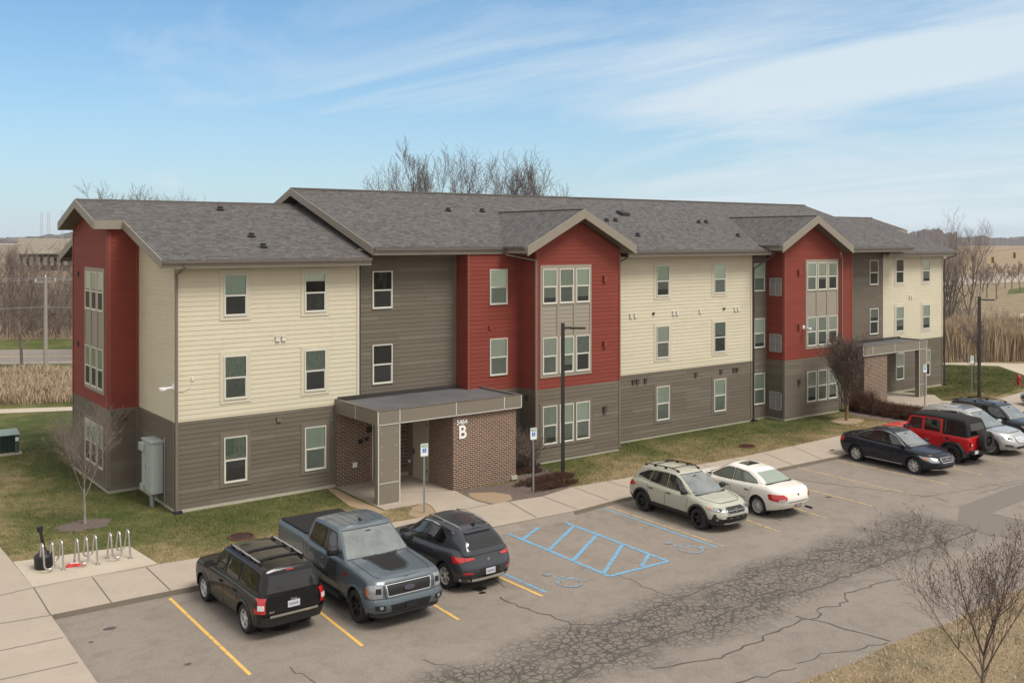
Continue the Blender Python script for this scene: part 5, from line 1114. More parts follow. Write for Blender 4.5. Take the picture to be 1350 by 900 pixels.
# wave racks -------------------------------------------------------------
def rack(foot, label):
    r = thing('bicycle_rack', label, 'bicycle rack', (foot[0]-.26, foot[1]+.24, .028), radians(3), 'wave bicycle racks on the concrete pad')
    X1, X2, X3 = -.27, .0, .27; P_ = []
    def top(x, ya, yb):
        for k in range(9): t_ = pi*k/8; P_.append((x, (ya*.42)*cos(t_), .74+.09*sin(t_)))
    def low(xa, xb, y, z):
        c = (xa+xb)/2; R_ = (xb-xa)/2
        for k in range(9): t_ = pi*k/8; P_.append((c-R_*cos(t_), y, z-R_*sin(t_)))
    P_.append((X1, .25, 0)); top(X1, .25, -.25); low(X1, X2, -.25, .24); top(X2, -.25, .25); low(X2, X3, .25, .30); top(X3, .25, -.25); P_.append((X3, -.25, 0))
    mb = MB(); mb.path(P_, .029, 8); mb.build('wave_tube', mat['steel'], r, smooth=60)
    mb = MB()
    for p in (P_[0], P_[-1]): mb.tube((p[0], p[1], 0), (p[0], p[1], .014), .075, .075, 12)
    mb.build('foot_flange', mat['steel'], r)
rack(gp(170.9, 735.8, .03), 'right-hand steel wave bicycle rack near the corner of the concrete pad')
rack(gp(127.8, 743.9, .03), 'middle steel wave bicycle rack with a red plastic piece at its foot')
rack(gp(82.8, 751, .03), 'left-hand steel wave bicycle rack standing in front of the black ashtray')
c = gp(59, 749, .03); r = thing('cigarette_receptacle', 'black plastic floor-standing cigarette receptacle behind the left bicycle rack', 'ashtray', (c[0], c[1]+.1, .028))
simple('black_plastic', (.012, .012, .013), .5, var=.1)
mb = MB(); mb.lathe([(0.001, 0), (.25, 0), (.265, .03), (.285, .33), (.28, .38), (.20, .45), (.085, .52), (.0605, .56)], 24); mb.build('base_bin', mat['black_plastic'], r, smooth=50)
mb = MB(); mb.tube((0, 0, .52), (-.10, .02, 1.16), .055, .042, 14); nk = mb.build('neck', mat['black_plastic'], r, smooth=60)
mb = MB(); mb.tube((-.105, .02, 1.12), (-.125, .025, 1.27), .085, .09, 14); mb.build('cap', mat['black_plastic'], r, smooth=50)
simple('red_plastic', (.60, .07, .06), .4, var=.15)
c = gp(99, 745.5, .03); r = thing('red_cover', 'flat red plastic cover lying on the pad by the middle bicycle rack', 'plastic cover', (c[0], c[1], .03), radians(-12))
mb = MB(); pl_ = [(-.26, -.06), (-.20, -.10), (.20, -.10), (.27, -.05), (.27, .05), (.20, .10), (-.20, .10), (-.26, .06)]; mb.prism(pl_, 0, .05); mb.prism([(x*.8, y*.7) for x, y in pl_], .05, .085); mb.build('shell', mat['red_plastic'], r)
mb = MB(); mb.box(-.14, .14, -.035, .035, .086, .092); mb.build('white_stripe', mat['letter_white'], r)
# utility cabinet on the end wall ---------------------------------------
r = thing('utility_cabinet', 'tall pale grey-green utility cabinet mounted on the left end wall', 'utility cabinet')
mb = MB(); mb.box(-.46, -.03, 1.30, 2.42, .50, 2.40); mb.build('cabinet_body', mat['cabinet'], r)
mb = MB(); mb.box(-.50, .0, 1.26, 2.46, 2.40, 2.45); mb.build('hood', mat['cabinet'], r)
for y0, y1 in ((1.33, 1.85), (1.87, 2.39)): mb = MB(); mb.box(-.485, -.462, y0, y1, .56, 2.34); d_ = mb.build('cabinet_door', mat['cabinet'], r)
mb = MB(); mb.box(-.505, -.486, 1.89, 1.93, 1.35, 1.55); mb.build('latch', mat['galv'], d_)
mb = MB(); mb.box(-.60, -.486, 2.02, 2.44, 2.02, 2.30); mb.box(-.56, -.486, 2.02, 2.40, .52, .74); mb.build('hinge_cover', mat['cabinet'], r)
mb = MB()
for x, y in ((-.38, 1.45), (-.30, 1.55), (-.36, 1.7), (-.25, 1.85)): mb.tube((x, y, -.05), (x, y, .51), .04, .04, 8)
mb.tube((-.03, 1.12, .1), (-.03, 1.12, 2.6), .02, .02, 6); mb.build('conduit', mat['galv'], r)
# pad transformer ---------------------------------------------------------
c = gp(1, 601); r = thing('pad_transformer', 'dark green electrical transformer box on the grass at the left edge', 'transformer', (c[0], c[1], 0), radians(-3))
L_, Dp, H_ = 1.55, 1.1, .95
mb = MB(); mb.box(-L_/2-.1, L_/2+.1, -.1, Dp+.1, 0, .08); mb.build('concrete_pad', mat['foundation'], r)
mb = MB(); mb.box(-L_/2, L_/2, .25, Dp, .08, H_-.05); mb.box(-L_/2, -L_/2+.22, 0, .25, .08, H_-.05); mb.box(L_/2-.2, L_/2, 0, .25, .08, H_-.05); mb.build('tank', mat['transformer'], r)
mb = MB(); mb.prism([(-L_/2-.03, -.03), (L_/2+.03, -.03), (L_/2+.03, Dp+.03), (-L_/2-.03, Dp+.03)], H_-.05, [H_-.01, H_-.01, H_+.08, H_+.08]); mb.build('lid', mat['transformer_top'], r)
mb = MB()
for i in range(13): x = -L_/2+.28+i*.082; mb.box(x, x+.022, .02, .25, .14, H_-.1)
mb.build('cooling_fins', mat['transformer'], r); mb = MB(); mb.box(L_/2-.17, L_/2-.03, -.006, 0, .62, .80); mb.build('warning_label', mat['sign_white'], r)
# drains -------------------------------------------------------------------
def drain(p, rr_, label):
    r = thing('storm_drain', label, 'drain grate', (p[0], p[1], .0), 0, 'rusty storm drains in the lawn')
    mb = MB(); n = 28
    k0_ = len(mb.v); prof = [(rr_*.87, .02), (rr_*.87, .055), (rr_*.97, .055), (rr_*1.0, .0)]; mb.lathe(prof, n); mb.build('frame_ring', mat['rust'], r)
    mb = MB()
    for i in range(8):
        x = -rr_*.70+i*rr_*.20; h = sqrt(max(.01, (rr_*.8)**2-x*x)); dx, dy = sin(1.15), -cos(1.15)
        mb.obox((x*dx, x*dy, .036), (dx*.013, dy*.013, 0), (-dy*h, dx*h, 0), (0, 0, .010))
    mb.build('grate_bars', mat['rust'], r); mb = MB(); mb.face([(rr_*.8*cos(2*pi*k/n), rr_*.8*sin(2*pi*k/n), .022) for k in range(n)]); mb.build('shaft_opening', mat['black'], r)
drain(gp(318, 708), .44, 'large rusty storm drain grate in the lawn behind the black boxy car'); drain(gp(984.6, 588.5), .40, 'rusty storm drain in the lawn in front of the right cream wall')
c = gp(1097, 594); mb = MB(); mb.box(-.18, .18, -.06, .06, 0, .012); o = mb.build('survey_cover', mat['rust'], None, loc=(c[0], c[1], .026), rotz=.1); tag(o, 'small rusty metal cover set in the sidewalk behind the dark sedan', 'metal cover')
# hydrant -------------------------------------------------------------------
simple('hydrant_red', (.36, .02, .025), .4, var=.1)
r = thing('fire_hydrant', 'red fire hydrant on the lawn at the right edge beside the path', 'fire hydrant', gp(1343, 508), radians(20))
mb = MB(); mb.lathe([(.001, 0), (.17, 0), (.17, .04), (.12, .05), (.12, .50), (.15, .52), (.15, .56), (.13, .58)], 18); mb.build('barrel', mat['hydrant_red'], r, smooth=40)
mb = MB(); mb.lathe([(.13, .58), (.13, .62), (.11, .69), (.06, .74), (.03, .75), (.03, .80), (.001, .80)], 18); mb.build('bonnet', mat['hydrant_red'], r, smooth=40)
for a, rd, l in ((0, .07, .22), (90, .05, .20), (-90, .05, .20)):
    t_ = radians(a); mb = MB(); mb.tube((cos(t_)*.1, sin(t_)*.1, .42), (cos(t_)*l, sin(t_)*l, .42), rd, rd, 10); mb.tube((cos(t_)*l, sin(t_)*l, .42), (cos(t_)*(l+.03), sin(t_)*(l+.03), .42), .03, .03, 5); mb.build('outlet_cap', mat['hydrant_red'], r)
# utility pole and wires ------------------------------------------------------
simple('pole_wood', (.30, .27, .23), .9, var=.15)
up_ = gp(60, 489); r = thing('utility_pole', 'weathered grey wooden utility pole beside the road on the left', 'utility pole', up_)
mb = MB(); mb.tube((0, 0, 0), (0, 0, 7.1), .16, .12, 12); mb.build('pole', mat['pole_wood'], r, smooth=50)
mb = MB(); mb.bar((-.75, .2, 6.75), (.75, -.2, 6.75), .09, .11); mb.build('crossarm', mat['pole_wood'], r)
for x in (-.65, 0, .65): mb = MB(); mb.lathe([(.03, 0), (.05, .05), (.03, .1), (.045, .14), (.001, .18)], 8, 'z', (x, -.2*x/.75, 6.8 if x else 7.08)); mb.build('insulator', mat['sign_white'], r)
WD = Vector((FX*.12+RX*1.0, FY*.12+RY*1.0, 0)).normalized()
def wire(label, h, off, sag): 
    mb = MB(); P_ = []
    for i in range(-14, 15): s_ = i/14*55; P_.append((up_[0]+WD.x*s_+off, up_[1]+WD.y*s_, h+sag*((abs(s_)/27.5-1)**2-1)*(1 if abs(s_) < 55 else 1)))
    mb.path(P_, .018, 4); tag(mb.build('power_line', mat['galv']), label, 'cable', 'power lines on the utility pole')
wire('upper power line at the top of the utility pole', 7.05, 0, .35); wire('second power line just below the top of the utility pole', 6.92, .3, .5); wire('thin lower cable crossing the utility pole below the power lines', 4.85, 0, .5)
# industrial building far left ---------------------------------------------------
simple('ind_wall', (.36, .325, .265), .8, var=.05, vs=.05); simple('ind_dark', (.08, .08, .085), .5, var=.3, vs=.1)
ir = thing('industrial_building', 'long flat-roofed beige industrial building far off on the left horizon', 'building')
def iq(name, u0, u1, D0, D1, z0, z1, m, par=ir):
    a, b = at_depth(u0, D0), at_depth(u1, D0); c, d = at_depth(u1, D1), at_depth(u0, D1); mb = MB(); mb.prism(ccw([a[:2], b[:2], c[:2], d[:2]]), z0, z1); return mb.build(name, mat[m], par)
iq('main_block', -420, 22, 330, 380, -1, 8.2, 'ind_wall'); iq('main_block', 22, 150, 322, 380, -1, 8.6, 'ind_wall')
iq('upper_block', 24, 50, 345, 375, 8, 10.3, 'ind_wall'); iq('parapet_band', 40, 130, 332, 340, 8.6, 10.2, 'ind_wall'); iq('loading_dock', 26, 140, 319, 321.9, 1.5, 5.2, 'ind_dark'); iq('dock_canopy', 24, 90, 316, 322, 5.2, 5.7, 'ind_wall')
for i in range(7): w_ = iq('dock_door', 30+i*9, 35+i*9, 317.5, 318.9, 1.5, 4.2, 'ind_wall')
simple('tower_steel', (.42, .44, .46), .5)
for i, (u_, v_, D) in enumerate([(55, 279, 900), (64, 279, 900), (82, 277, 880)]):
    p = at_depth(u_, D); h = 10+(V0-v_)*D/F; mb = MB(); wv_ = 2.2
    for sx, sy in ((-1, -1), (1, -1), (1, 1), (-1, 1)): mb.tube((sx*wv_/2, sy*wv_/2, 0), (sx*wv_*.3, sy*wv_*.3, h), .14, .12, 4)
    for k in range(int(h/3)): z = k*3; mb.tube((-wv_/2, -wv_/2, z), (wv_/2, -wv_/2, z+3), .09, .09, 3); mb.tube((wv_/2, wv_/2, z), (-wv_/2, wv_/2, z+3), .09, .09, 3)
    tag(mb.build('lattice_mast', mat['tower_steel'], None, loc=p), ['leftmost', 'middle', 'rightmost'][i]+' of the three faint lattice masts on the left horizon', 'mast', 'lattice masts on the horizon')
# traffic signals far right --------------------------------------------------------
simple('signal_yellow', (.55, .33, .03), .5)
sigs = [(1282, 341), (1308.5, 342.5), (1337, 336.5)]; Dg = 175
for i, (u_, v_) in enumerate(sigs):
    p = at_depth(u_, Dg); z = HCAM-(v_-V0)*Dg/F; r = thing('traffic_signal', ['leftmost', 'middle', 'rightmost and highest'][i]+' of the three yellow traffic signals hanging over the far road', 'traffic signal', (p[0], p[1], z), TH-pi/2+radians(0), 'yellow traffic signals over the far road')
    mb = MB(); mb.box(-.20, .20, -.14, .14, -.55, .55); mb.build('housing', mat['signal_yellow'], r); mb = MB()
    for k in (-1, 0, 1): mb.tube((0, -.14, k*.34), (0, -.30, k*.34), .14, .14, 10)
    mb.build('visors', mat['black'], r); mb = MB(); mb.tube((0, 0, .55), (0, 0, 1.3), .03, .03, 6); mb.build('hanger', mat['galv'], r)
pA, pB = at_depth(1236, Dg+2), at_depth(1420, Dg+2); mb = MB(); mb.path([(*at_depth(u_, Dg)[:2], HCAM-(v_-V0)*Dg/F) for u_, v_ in ((1236, 327), (1282, 331.5), (1308, 332), (1337, 328), (1420, 322))], .02, 4); tag(mb.build('span_wire', mat['bronze']), 'thin span wire carrying the yellow traffic signals', 'cable')
for i, p in enumerate((pA, pB)): mb = MB(); mb.tube((0, 0, 0), (0, 0, 9.2), .14, .10, 8); tag(mb.build('signal_pole', mat['pole_wood'], None, loc=p), ['left pole of the span wire carrying the traffic signals', 'right pole of the span wire carrying the traffic signals'][i], 'pole')

# ------------------------------------------------------------------ air
t = NT('haze_air'); t.t.nodes.remove(t.b); pv_ = t.n('ShaderNodeVolumePrincipled'); pv_.inputs['Density'].default_value = 0.00009; pv_.inputs['Color'].default_value = (.86, .92, 1, 1); pv_.inputs['Anisotropy'].default_value = 0.1
t.l(pv_.outputs[0], t.o.inputs['Volume'])
mb = MB(); mb.box(-3900, 3900, -3900, 3900, -1.3, 46); hz_ = mb.build('haze', t.m); hz_['kind'] = 'stuff'; tag(hz_, 'thin pale haze over the whole place', 'haze')
# ------------------------------------------------------------------ vehicles
CS = 1.077
def paint(name, col, metal=.35, rough=.28, coat=.55):
    if name in MATS: return MATS[name]
    t = NT(name); v = t.coord(); f = t.noise(v, 1.6, 5, .65); g = t.noise(v, 40, 3, .7)
    d = t.ramp(f, [(.50, 0.0), (.85, .08)]); dust_sheen = (0.20, .18, .15)
    t.base(t.mix(t.math('MULTIPLY', d, .5), col, dust_sheen)); t.rough(t.math('ADD', rough if max(col) > .09 else .10, t.math('MULTIPLY', g, .10))); t.b.inputs['Metallic'].default_value = metal
    t.b.inputs['Coat Weight'].default_value = coat if max(col) > .09 else 0.0; t.b.inputs['Specular IOR Level'].default_value = .45; t.val(t.b.inputs['Coat Roughness'], t.math('ADD', .02, t.math('MULTIPLY', d, .3))); return t.m
simple('tyre', (.016, .016, .017), .85, var=.3, vs=10, bump=.3); simple('rim_silver', (.58, .58, .58), .35, metal=.35, var=.08); simple('rim_dark', (.02, .02, .021), .35, metal=.5)
simple('car_plastic', (.018, .018, .019), .6, var=.2); simple('chrome', (.62, .62, .62), .12, metal=1.0, var=.03); simple('lamp_red', (.42, .012, .012), .12, coat=1, var=.1)
simple('lamp_clear', (.30, .31, .32), .12, metal=.4, coat=.6, var=.6, vs=16); simple('lamp_amber', (.6, .16, .02), .2, coat=1); simple('plate', (.50, .50, .52), .4, var=.08, vs=30); simple('plate_dark', (.16, .11, .03), .4)
simple('soft_top', (.018, .017, .017), .8, var=.15, vs=20, bump=.3, spec=.2); simple('brake', (.12, .12, .12), .5, metal=.5); simple('seam', (.006, .006, .006), .7); simple('lens_white', (.50, .49, .47), .3)
def mat_carglass(name, col, tr_):
    t = NT(name); t.base(col); t.rough(.03); t.b.inputs['Specular IOR Level'].default_value = .55; return t.m
def mat_seethrough(name, tint, dust_sheen, dcol, gl_add=0.02, gmul=1.0):
    t = NT(name); g1_ = t.n('ShaderNodeBsdfGlossy'); g1_.inputs['Roughness'].default_value = .015; tr_ = t.n('ShaderNodeBsdfTransparent'); tr_.inputs[0].default_value = tint+(1,)
    df_ = t.n('ShaderNodeBsdfDiffuse'); df_.inputs[0].default_value = dcol+(1,); f_ = t.n('ShaderNodeFresnel'); f_.inputs[0].default_value = 1.52
    ns_ = t.noise(t.coord(), 2.2, 4, .6); m1 = t.n('ShaderNodeMixShader'); t.l(t.math('MULTIPLY', ns_, dust_sheen*2), m1.inputs[0]); t.l(tr_.outputs[0], m1.inputs[1]); t.l(df_.outputs[0], m1.inputs[2])
    m2 = t.n('ShaderNodeMixShader'); t.l(t.math('ADD', t.math('MULTIPLY', f_.outputs[0], gmul), gl_add, clamp=True), m2.inputs[0]); t.l(m1.outputs[0], m2.inputs[1]); t.l(g1_.outputs[0], m2.inputs[2]); t.l(m2.outputs[0], t.o.inputs[0])
mat_seethrough('car_glass_dark', (.10, .10, .10), .02, (.2, .2, .2), .03, 1.3); mat_seethrough('car_glass', (.62, .70, .66), .04, (.35, .38, .36), .04, 1.3); mat_seethrough('windshield_glass', (.70, .78, .74), .30, (.42, .47, .45), .10, 1.6)  # windshield: pale sky reflection painted as a diffuse film, with some dust
simple('cabin_trim', (.030, .029, .028), .8, var=.2); simple('seat_cloth', (.060, .058, .055), .9, var=.25, vs=9)
mat_carglass('sunroof_glass', (.012, .013, .013), 0)
def lerpt(tab, x):
    if x <= tab[0][0]: return tab[0][1]
    for (a, va), (b, vb) in zip(tab, tab[1:]):
        if x <= b: 
            k = (x-a)/(b-a); k = k*k*(3-2*k)*.4+k*.6; return va+(vb-va)*k
    return tab[-1][1]
class Car:
    def __init__(s, root, P_):
        s.r = root; s.__dict__.update(P_)
        s.xf = s.wb/2+s.of; s.xr = -(s.wb/2+s.orr)
    # lower body -------------------------------------------------------
    def prof(s, t): return lerpt(s.ws, t), lerpt(s.df, t), lerpt(s.dr, t)
    def zt(s, x): return lerpt(s.top, x)
    def zb(s, x):
        z = s.sill
        if x > s.wb/2+s.R: z += (x-s.wb/2-s.R)*s.app
        if x < -s.wb/2-s.R: z += (-s.wb/2-s.R-x)*s.dep
        return z
    def ring(s, t, nf=9, ns=30):
        w, df, dr = s.prof(t); W = s.W*w; Fx = s.xf-df; Rx = s.xr+dr; x1 = Fx-s.cf; x2 = Rx+s.cr; pts = []
        for i in range(nf): a = i/nf*pi/2; pts.append((x1+s.cf*max(cos(a), 0)**(2/s.pf), W*sin(a)**(2/s.qf)))
        for i in range(ns+1): k = i/ns; pts.append((x1+(x2-x1)*k, W))
        for i in range(1, nf+1): a = pi/2-i/nf*pi/2; pts.append((x2-s.cr*max(cos(a), 0)**(2/s.pf), W*max(sin(a), 0)**(2/s.qr)))
        return pts
    def body(s, T=None, off=0.0, name='body', m=None, close=True):
        T = T or s.T; mb = MB(); rings = []
        for t in T:
            h = s.ring(t); full = [(x, y) for x, y in h]+[(x, -y) for x, y in h[::-1][1:-1]]; n = len(full); zt = []
            for x, y in full:
                zb, z1 = s.zb(x), s.zt(x); nx, ny = (x/abs(x) if abs(x) > s.xf-s.cf*1.2 else 0), (1 if y > 0 else -1)
                zt.append((x+nx*off, y+ny*off*(abs(y) > .3), zb+t*(z1-zb)))
            rings.append(zt)
        k = 0; n = len(rings[0])
        for r_ in rings: mb.v += r_
        for q in range(len(rings)-1):
            for i in range(n): j = (i+1) % n; mb.f.append((q*n+i, q*n+j, (q+1)*n+j, (q+1)*n+i)); mb.m.append(0)
        if close:
            H = len(s.ring(0)); 
            for (base, flip, zc) in ((0, True, 0), ((len(rings)-1)*n, False, s.crown)):
                K = 7; grid = []
                for i in range(H):
                    a = base+i; b = base+(n-i if 0 < i < H-1 else i)
                    if i == 0 or i == H-1: grid.append([a]*(K+1)); continue
                    A, B = Vector(mb.v[a]), Vector(mb.v[b]); row = [a]
                    for c in range(1, K):
                        y = c/K; p = A.lerp(B, y); p.z += zc*(1-(2*y-1)**2)*min(1, abs(A.y)/s.W); row.append(len(mb.v)); mb.v.append(tuple(p))
                    row.append(b); grid.append(row)
                for g0_, g1_ in zip(grid, grid[1:]):
                    for c in range(K):
                        f = [g0_[c], g0_[c+1], g1_[c+1], g1_[c]]; f2 = []
                        for v_ in f:
                            if v_ not in f2: f2.append(v_)
                        if len(f2) >= 3: mb.f.append(tuple(f2 if flip else f2[::-1])); mb.m.append(0)
        o = mb.build(name, m or s.paint, s.r); bm = bmesh.new(); bm.from_mesh(o.data); bmesh.ops.recalc_face_normals(bm, faces=bm.faces); bm.to_mesh(o.data); bm.free()
        s.cut(o); return o
    def cut(s, o):
        mb = MB(); 
        for x in (s.wb/2, -s.wb/2):
            for sg in (-1, 1): mb.tube((x, sg*(s.W+.3), s.R+.01), (x, sg*(s.W-.36), s.R+.01), s.R*s.ar, s.R*s.ar, 32)
        c = mb.build('cutter', mat['black']); bm = bmesh.new(); bm.from_mesh(c.data); bmesh.ops.recalc_face_normals(bm, faces=bm.faces); bm.to_mesh(c.data); bm.free(); c.parent = s.r
        md = o.modifiers.new('b', 'BOOLEAN'); md.operation = 'DIFFERENCE'; md.object = c; md.solver = 'EXACT'
        try: md.material_mode = 'TRANSFER'
        except Exception: pass
        bpy.context.view_layer.update(); me = bpy.data.meshes.new_from_object(o.evaluated_get(bpy.context.evaluated_depsgraph_get()))
        o.modifiers.clear(); old = o.data; o.data = me; bpy.data.meshes.remove(old); me.name = o.name; bpy.data.objects.remove(c)
        me.polygons.foreach_set('use_smooth', [True]*len(me.polygons)); me.set_sharp_from_angle(angle=radians(38))
    # maps ---------------------------------------------------------------
    def W_at(s, x, z):
        zb, z1 = s.zb(x), s.zt(x); t = min(1, max(0, (z-zb)/(z1-zb))); w, df, dr = s.prof(t); W = s.W*w; x1 = s.xf-df-s.cf; x2 = s.xr+dr+s.cr
        if x > x1: k = min(1, (x-x1)/s.cf); return W*max(0, 1-k**s.pf)**(1/s.qf)
        if x < x2: k = min(1, (x2-x)/s.cr); return W*max(0, 1-k**s.pf)**(1/s.qr)
        return W
    def S(s, side): return lambda x, z: Vector((x, side*s.W_at(x, z), z))
    def Fm(s):       # front wrap: |a|<=1 sweeps y/W
        def f(a, z):
            x = s.xf-.1
            for _ in range(3):
                zb, z1 = s.zb(x), s.zt(x); t = min(1, max(0, (z-zb)/(z1-zb))); w, df, dr = s.prof(t); W = s.W*w; x1 = s.xf-df-s.cf
                k = min(abs(a), 1); y = W*k; x = x1+s.cf*max(0, 1-k**s.qf)**(1/s.pf)
            if abs(a) > .90:  # continue round the corner along the side
                e = (abs(a)-.90); k = .90; xs = x1+s.cf*max(0, 1-k**s.qf)**(1/s.pf); x = xs-e*2.0; y = s.W_at(x, z)
            return Vector((x, y*(1 if a >= 0 else -1), z))
        return f
    def Rm(s):
        def f(a, z):
            x = s.xr+.1
            for _ in range(3):
                zb, z1 = s.zb(x), s.zt(x); t = min(1, max(0, (z-zb)/(z1-zb))); w, df, dr = s.prof(t); W = s.W*w; x2 = s.xr+dr+s.cr
                k = min(abs(a), 1); y = W*k; x = x2-s.cr*max(0, 1-k**s.qr)**(1/s.pf)
            if abs(a) > .90:
                e = (abs(a)-.90); xs = x2-s.cr*max(0, 1-.9**s.qr)**(1/s.pf); x = xs+e*2.0; y = s.W_at(x, z)
            return Vector((x, y*(1 if a >= 0 else -1), z))
        return f
    def H(s):        # hood or deck
        def f(x, a): 
            w = s.W_at(x, s.zt(x)); return Vector((x, a*w, s.zt(x)+s.crown*(1-a*a)+.002))
        return f
    # cabin ---------------------------------------------------------------
    def cab_f(s, h): return lerpt(s.ca, h)      # x of windshield at height fraction
    def cab_r(s, h): return lerpt(s.cb, h)
    def cab_w(s, h, x=None):
        w = lerpt(s.cw, h)
        if x is not None: k = (x-(s.cab_f(h)+s.cab_r(h))/2)/((s.cab_f(h)-s.cab_r(h))/2); w *= 1-s.ctap*max(0, abs(k))**2.5
        return w
    def cab_z(s, x, h): zb = s.zt(x)-.03; return zb+h*(lerpt(s.roof, x)-zb)
    def cabin(s, m=None, ins=0.0):
        if not ins: s.cm = m; s.cuts = []
        Hs = [-.04, .15, .35, .55, .75, .86, .93, .975, 1.0]; mb = MB(); ns = 22; nf = 8; rows = []
        for h in Hs:
            xf_, xr_ = s.cab_f(h)-ins*1.6, s.cab_r(h)+ins*1.6; ca_, cb_ = s.ccf, s.ccr; inset = 0 if h < .9 else (h-.9)**1.6*2.4*s.cround; pts = []; half = []
            W = lambda x: max(.05, s.cab_w(h, x)-inset-ins)
            for i in range(nf): a = i/nf*pi/2; x = xf_-ca_+ca_*cos(a)**(2/2.2)-inset*.5; half.append((x, W(x)*sin(a)**(2/7)))
            for i in range(ns+1): k = i/ns; x = (xf_-ca_)+((xr_+cb_)-(xf_-ca_))*k; half.append((x, W(x)))
            for i in range(1, nf+1): a = pi/2-i/nf*pi/2; x = xr_+cb_-cb_*max(0, cos(a))**(2/2.2)+inset*.5; half.append((x, W(x)*max(0, sin(a))**(2/7)))
            full = half+[(x, -y) for x, y in half[::-1][1:-1]]; rows.append([(x, y, s.cab_z(x, h)-(ins if h > .1 else ins*3)) for x, y in full]); Hn = len(half)
        n = len(rows[0])
        for r_ in rows: mb.v += r_
        for q in range(len(rows)-1):
            for i in range(n): j = (i+1) % n; mb.f.append((q*n+i, q*n+j, (q+1)*n+j, (q+1)*n+i)); mb.m.append(0)
        base = (len(rows)-1)*n; K = 8; grid = []
        for i in range(Hn):
            a = base+i; b = base+(n-i if 0 < i < Hn-1 else i)
            if i in (0, Hn-1): grid.append([a]*(K+1)); continue
            A, B = Vector(mb.v[a]), Vector(mb.v[b]); row = [a]
            for c in range(1, K): y = c/K; p = A.lerp(B, y); p.z += s.rcrown*(1-(2*y-1)**2)*min(1, abs(A.y)/.5); row.append(len(mb.v)); mb.v.append(tuple(p))
            row.append(b); grid.append(row)
        for g0_, g1_ in zip(grid, grid[1:]):
            for c in range(K):
                f2 = []
                for v_ in (g0_[c], g0_[c+1], g1_[c+1], g1_[c]):
                    if v_ not in f2: f2.append(v_)
                if len(f2) >= 3: mb.f.append(tuple(f2[::-1])); mb.m.append(0)
        mb.f.append(tuple(range(n))); mb.m.append(0)
        o = mb.build('roof_and_pillars', m or s.paint, s.r); bm = bmesh.new(); bm.from_mesh(o.data); bmesh.ops.recalc_face_normals(bm, faces=bm.faces); bm.to_mesh(o.data); bm.free()
        o.data.polygons.foreach_set('use_smooth', [True]*len(o.data.polygons)); o.data.set_sharp_from_angle(angle=radians(40)); return o
    def cutter(s, mp_, poly, ref=None, d=.13):
        bm = bmesh.new(); vs = [bm.verts.new((p[0], p[1], 0)) for p in poly]; bm.faces.new(vs); xs = [p[0] for p in poly]
        for i in range(1, 5):
            bmesh.ops.bisect_plane(bm, geom=bm.verts[:]+bm.edges[:]+bm.faces[:], plane_co=(min(xs)+(max(xs)-min(xs))*i/5, 0, 0), plane_no=(1, 0, 0))
        e = .004; ext = bmesh.ops.extrude_face_region(bm, geom=bm.faces[:]); top_ = set(v for v in ext['geom'] if isinstance(v, bmesh.types.BMVert))
        for v_ in bm.verts:
            a, b = v_.co.x, v_.co.y; p = mp_(a, b); n_ = (mp_(a+e, b)-mp_(a-e, b)).cross(mp_(a, b+e)-mp_(a, b-e)); n_.normalize()
            out = Vector((p.x*.15, p.y, p.z-s.R*1.6)) if ref is None else Vector(ref)
            if n_.dot(out) < 0: n_ = -n_
            v_.co = p+n_*(d if v_ in top_ else -d)
        bmesh.ops.recalc_face_normals(bm, faces=bm.faces); me = bpy.data.meshes.new('cutter'); bm.to_mesh(me); bm.free(); return link('cutter', me, s.r)
    def hollow(s):
        o = [c for c in s.r.children if c.name.startswith('roof_and_pillars')][0]; cs = [s.cabin(s.cm, .045)]; cs[0].name = 'cutter'
        cs += [s.cutter(*a) for a in s.cuts]
        for c_ in cs:
            md = o.modifiers.new('b', 'BOOLEAN'); md.operation = 'DIFFERENCE'; md.object = c_; md.solver = 'EXACT'
        bpy.context.view_layer.update(); me = bpy.data.meshes.new_from_object(o.evaluated_get(bpy.context.evaluated_depsgraph_get()))
        o.modifiers.clear(); old = o.data; o.data = me; bpy.data.meshes.remove(old); me.name = 'roof_and_pillars'
        for c_ in cs: bpy.data.objects.remove(c_)
        me.materials.clear(); me.materials.append(s.cm or s.paint); me.polygons.foreach_set('material_index', [0]*len(me.polygons))
        me.polygons.foreach_set('use_smooth', [True]*len(me.polygons)); me.set_sharp_from_angle(angle=radians(35))
        # interior: dark deck at belt height, dashboard, wheel, seats with headrests
        x0, x1 = s.cab_f(0)-.10, s.cab_r(0)+.10; mb = MB(); rows = []
        for i in range(9):
            x = x0+(x1-x0)*i/8; w = s.cab_w(0, x)-.06; zz = s.zt(x)+s.crown+.012; rows.append([(x, -w, zz), (x, w, zz)])
        for a, b in zip(rows, rows[1:]): mb.face([a[0], b[0], b[1], a[1]])
        mb.build('cabin_lining', mat['cabin_trim'], s.r)
        zb_ = s.zt(0)+s.crown; wi = s.cab_w(.2)-.10; mb = MB(); xd = s.cab_f(.12)-.16; mb.obox((xd-.16, 0, s.zt(xd)+.05), (.20, 0, -.01), (0, wi, 0), (0, 0, .045)); dsh = mb.build('dashboard', mat['cabin_trim'], s.r)
        mb = MB(); cx_ = xd-.46; cy_ = .36 if True else 0; mb.path([(cx_+.05*sin(t_), cy_+.17*cos(t_), zb_+.04+.15*sin(t_)) for t_ in [2*pi*k/16 for k in range(16)]], .014, 6, True); mb.build('steering_wheel', mat['cabin_trim'], dsh)
        xs_ = [xd-.95]+([xd-1.85] if x1 < xd-2.0 else [])
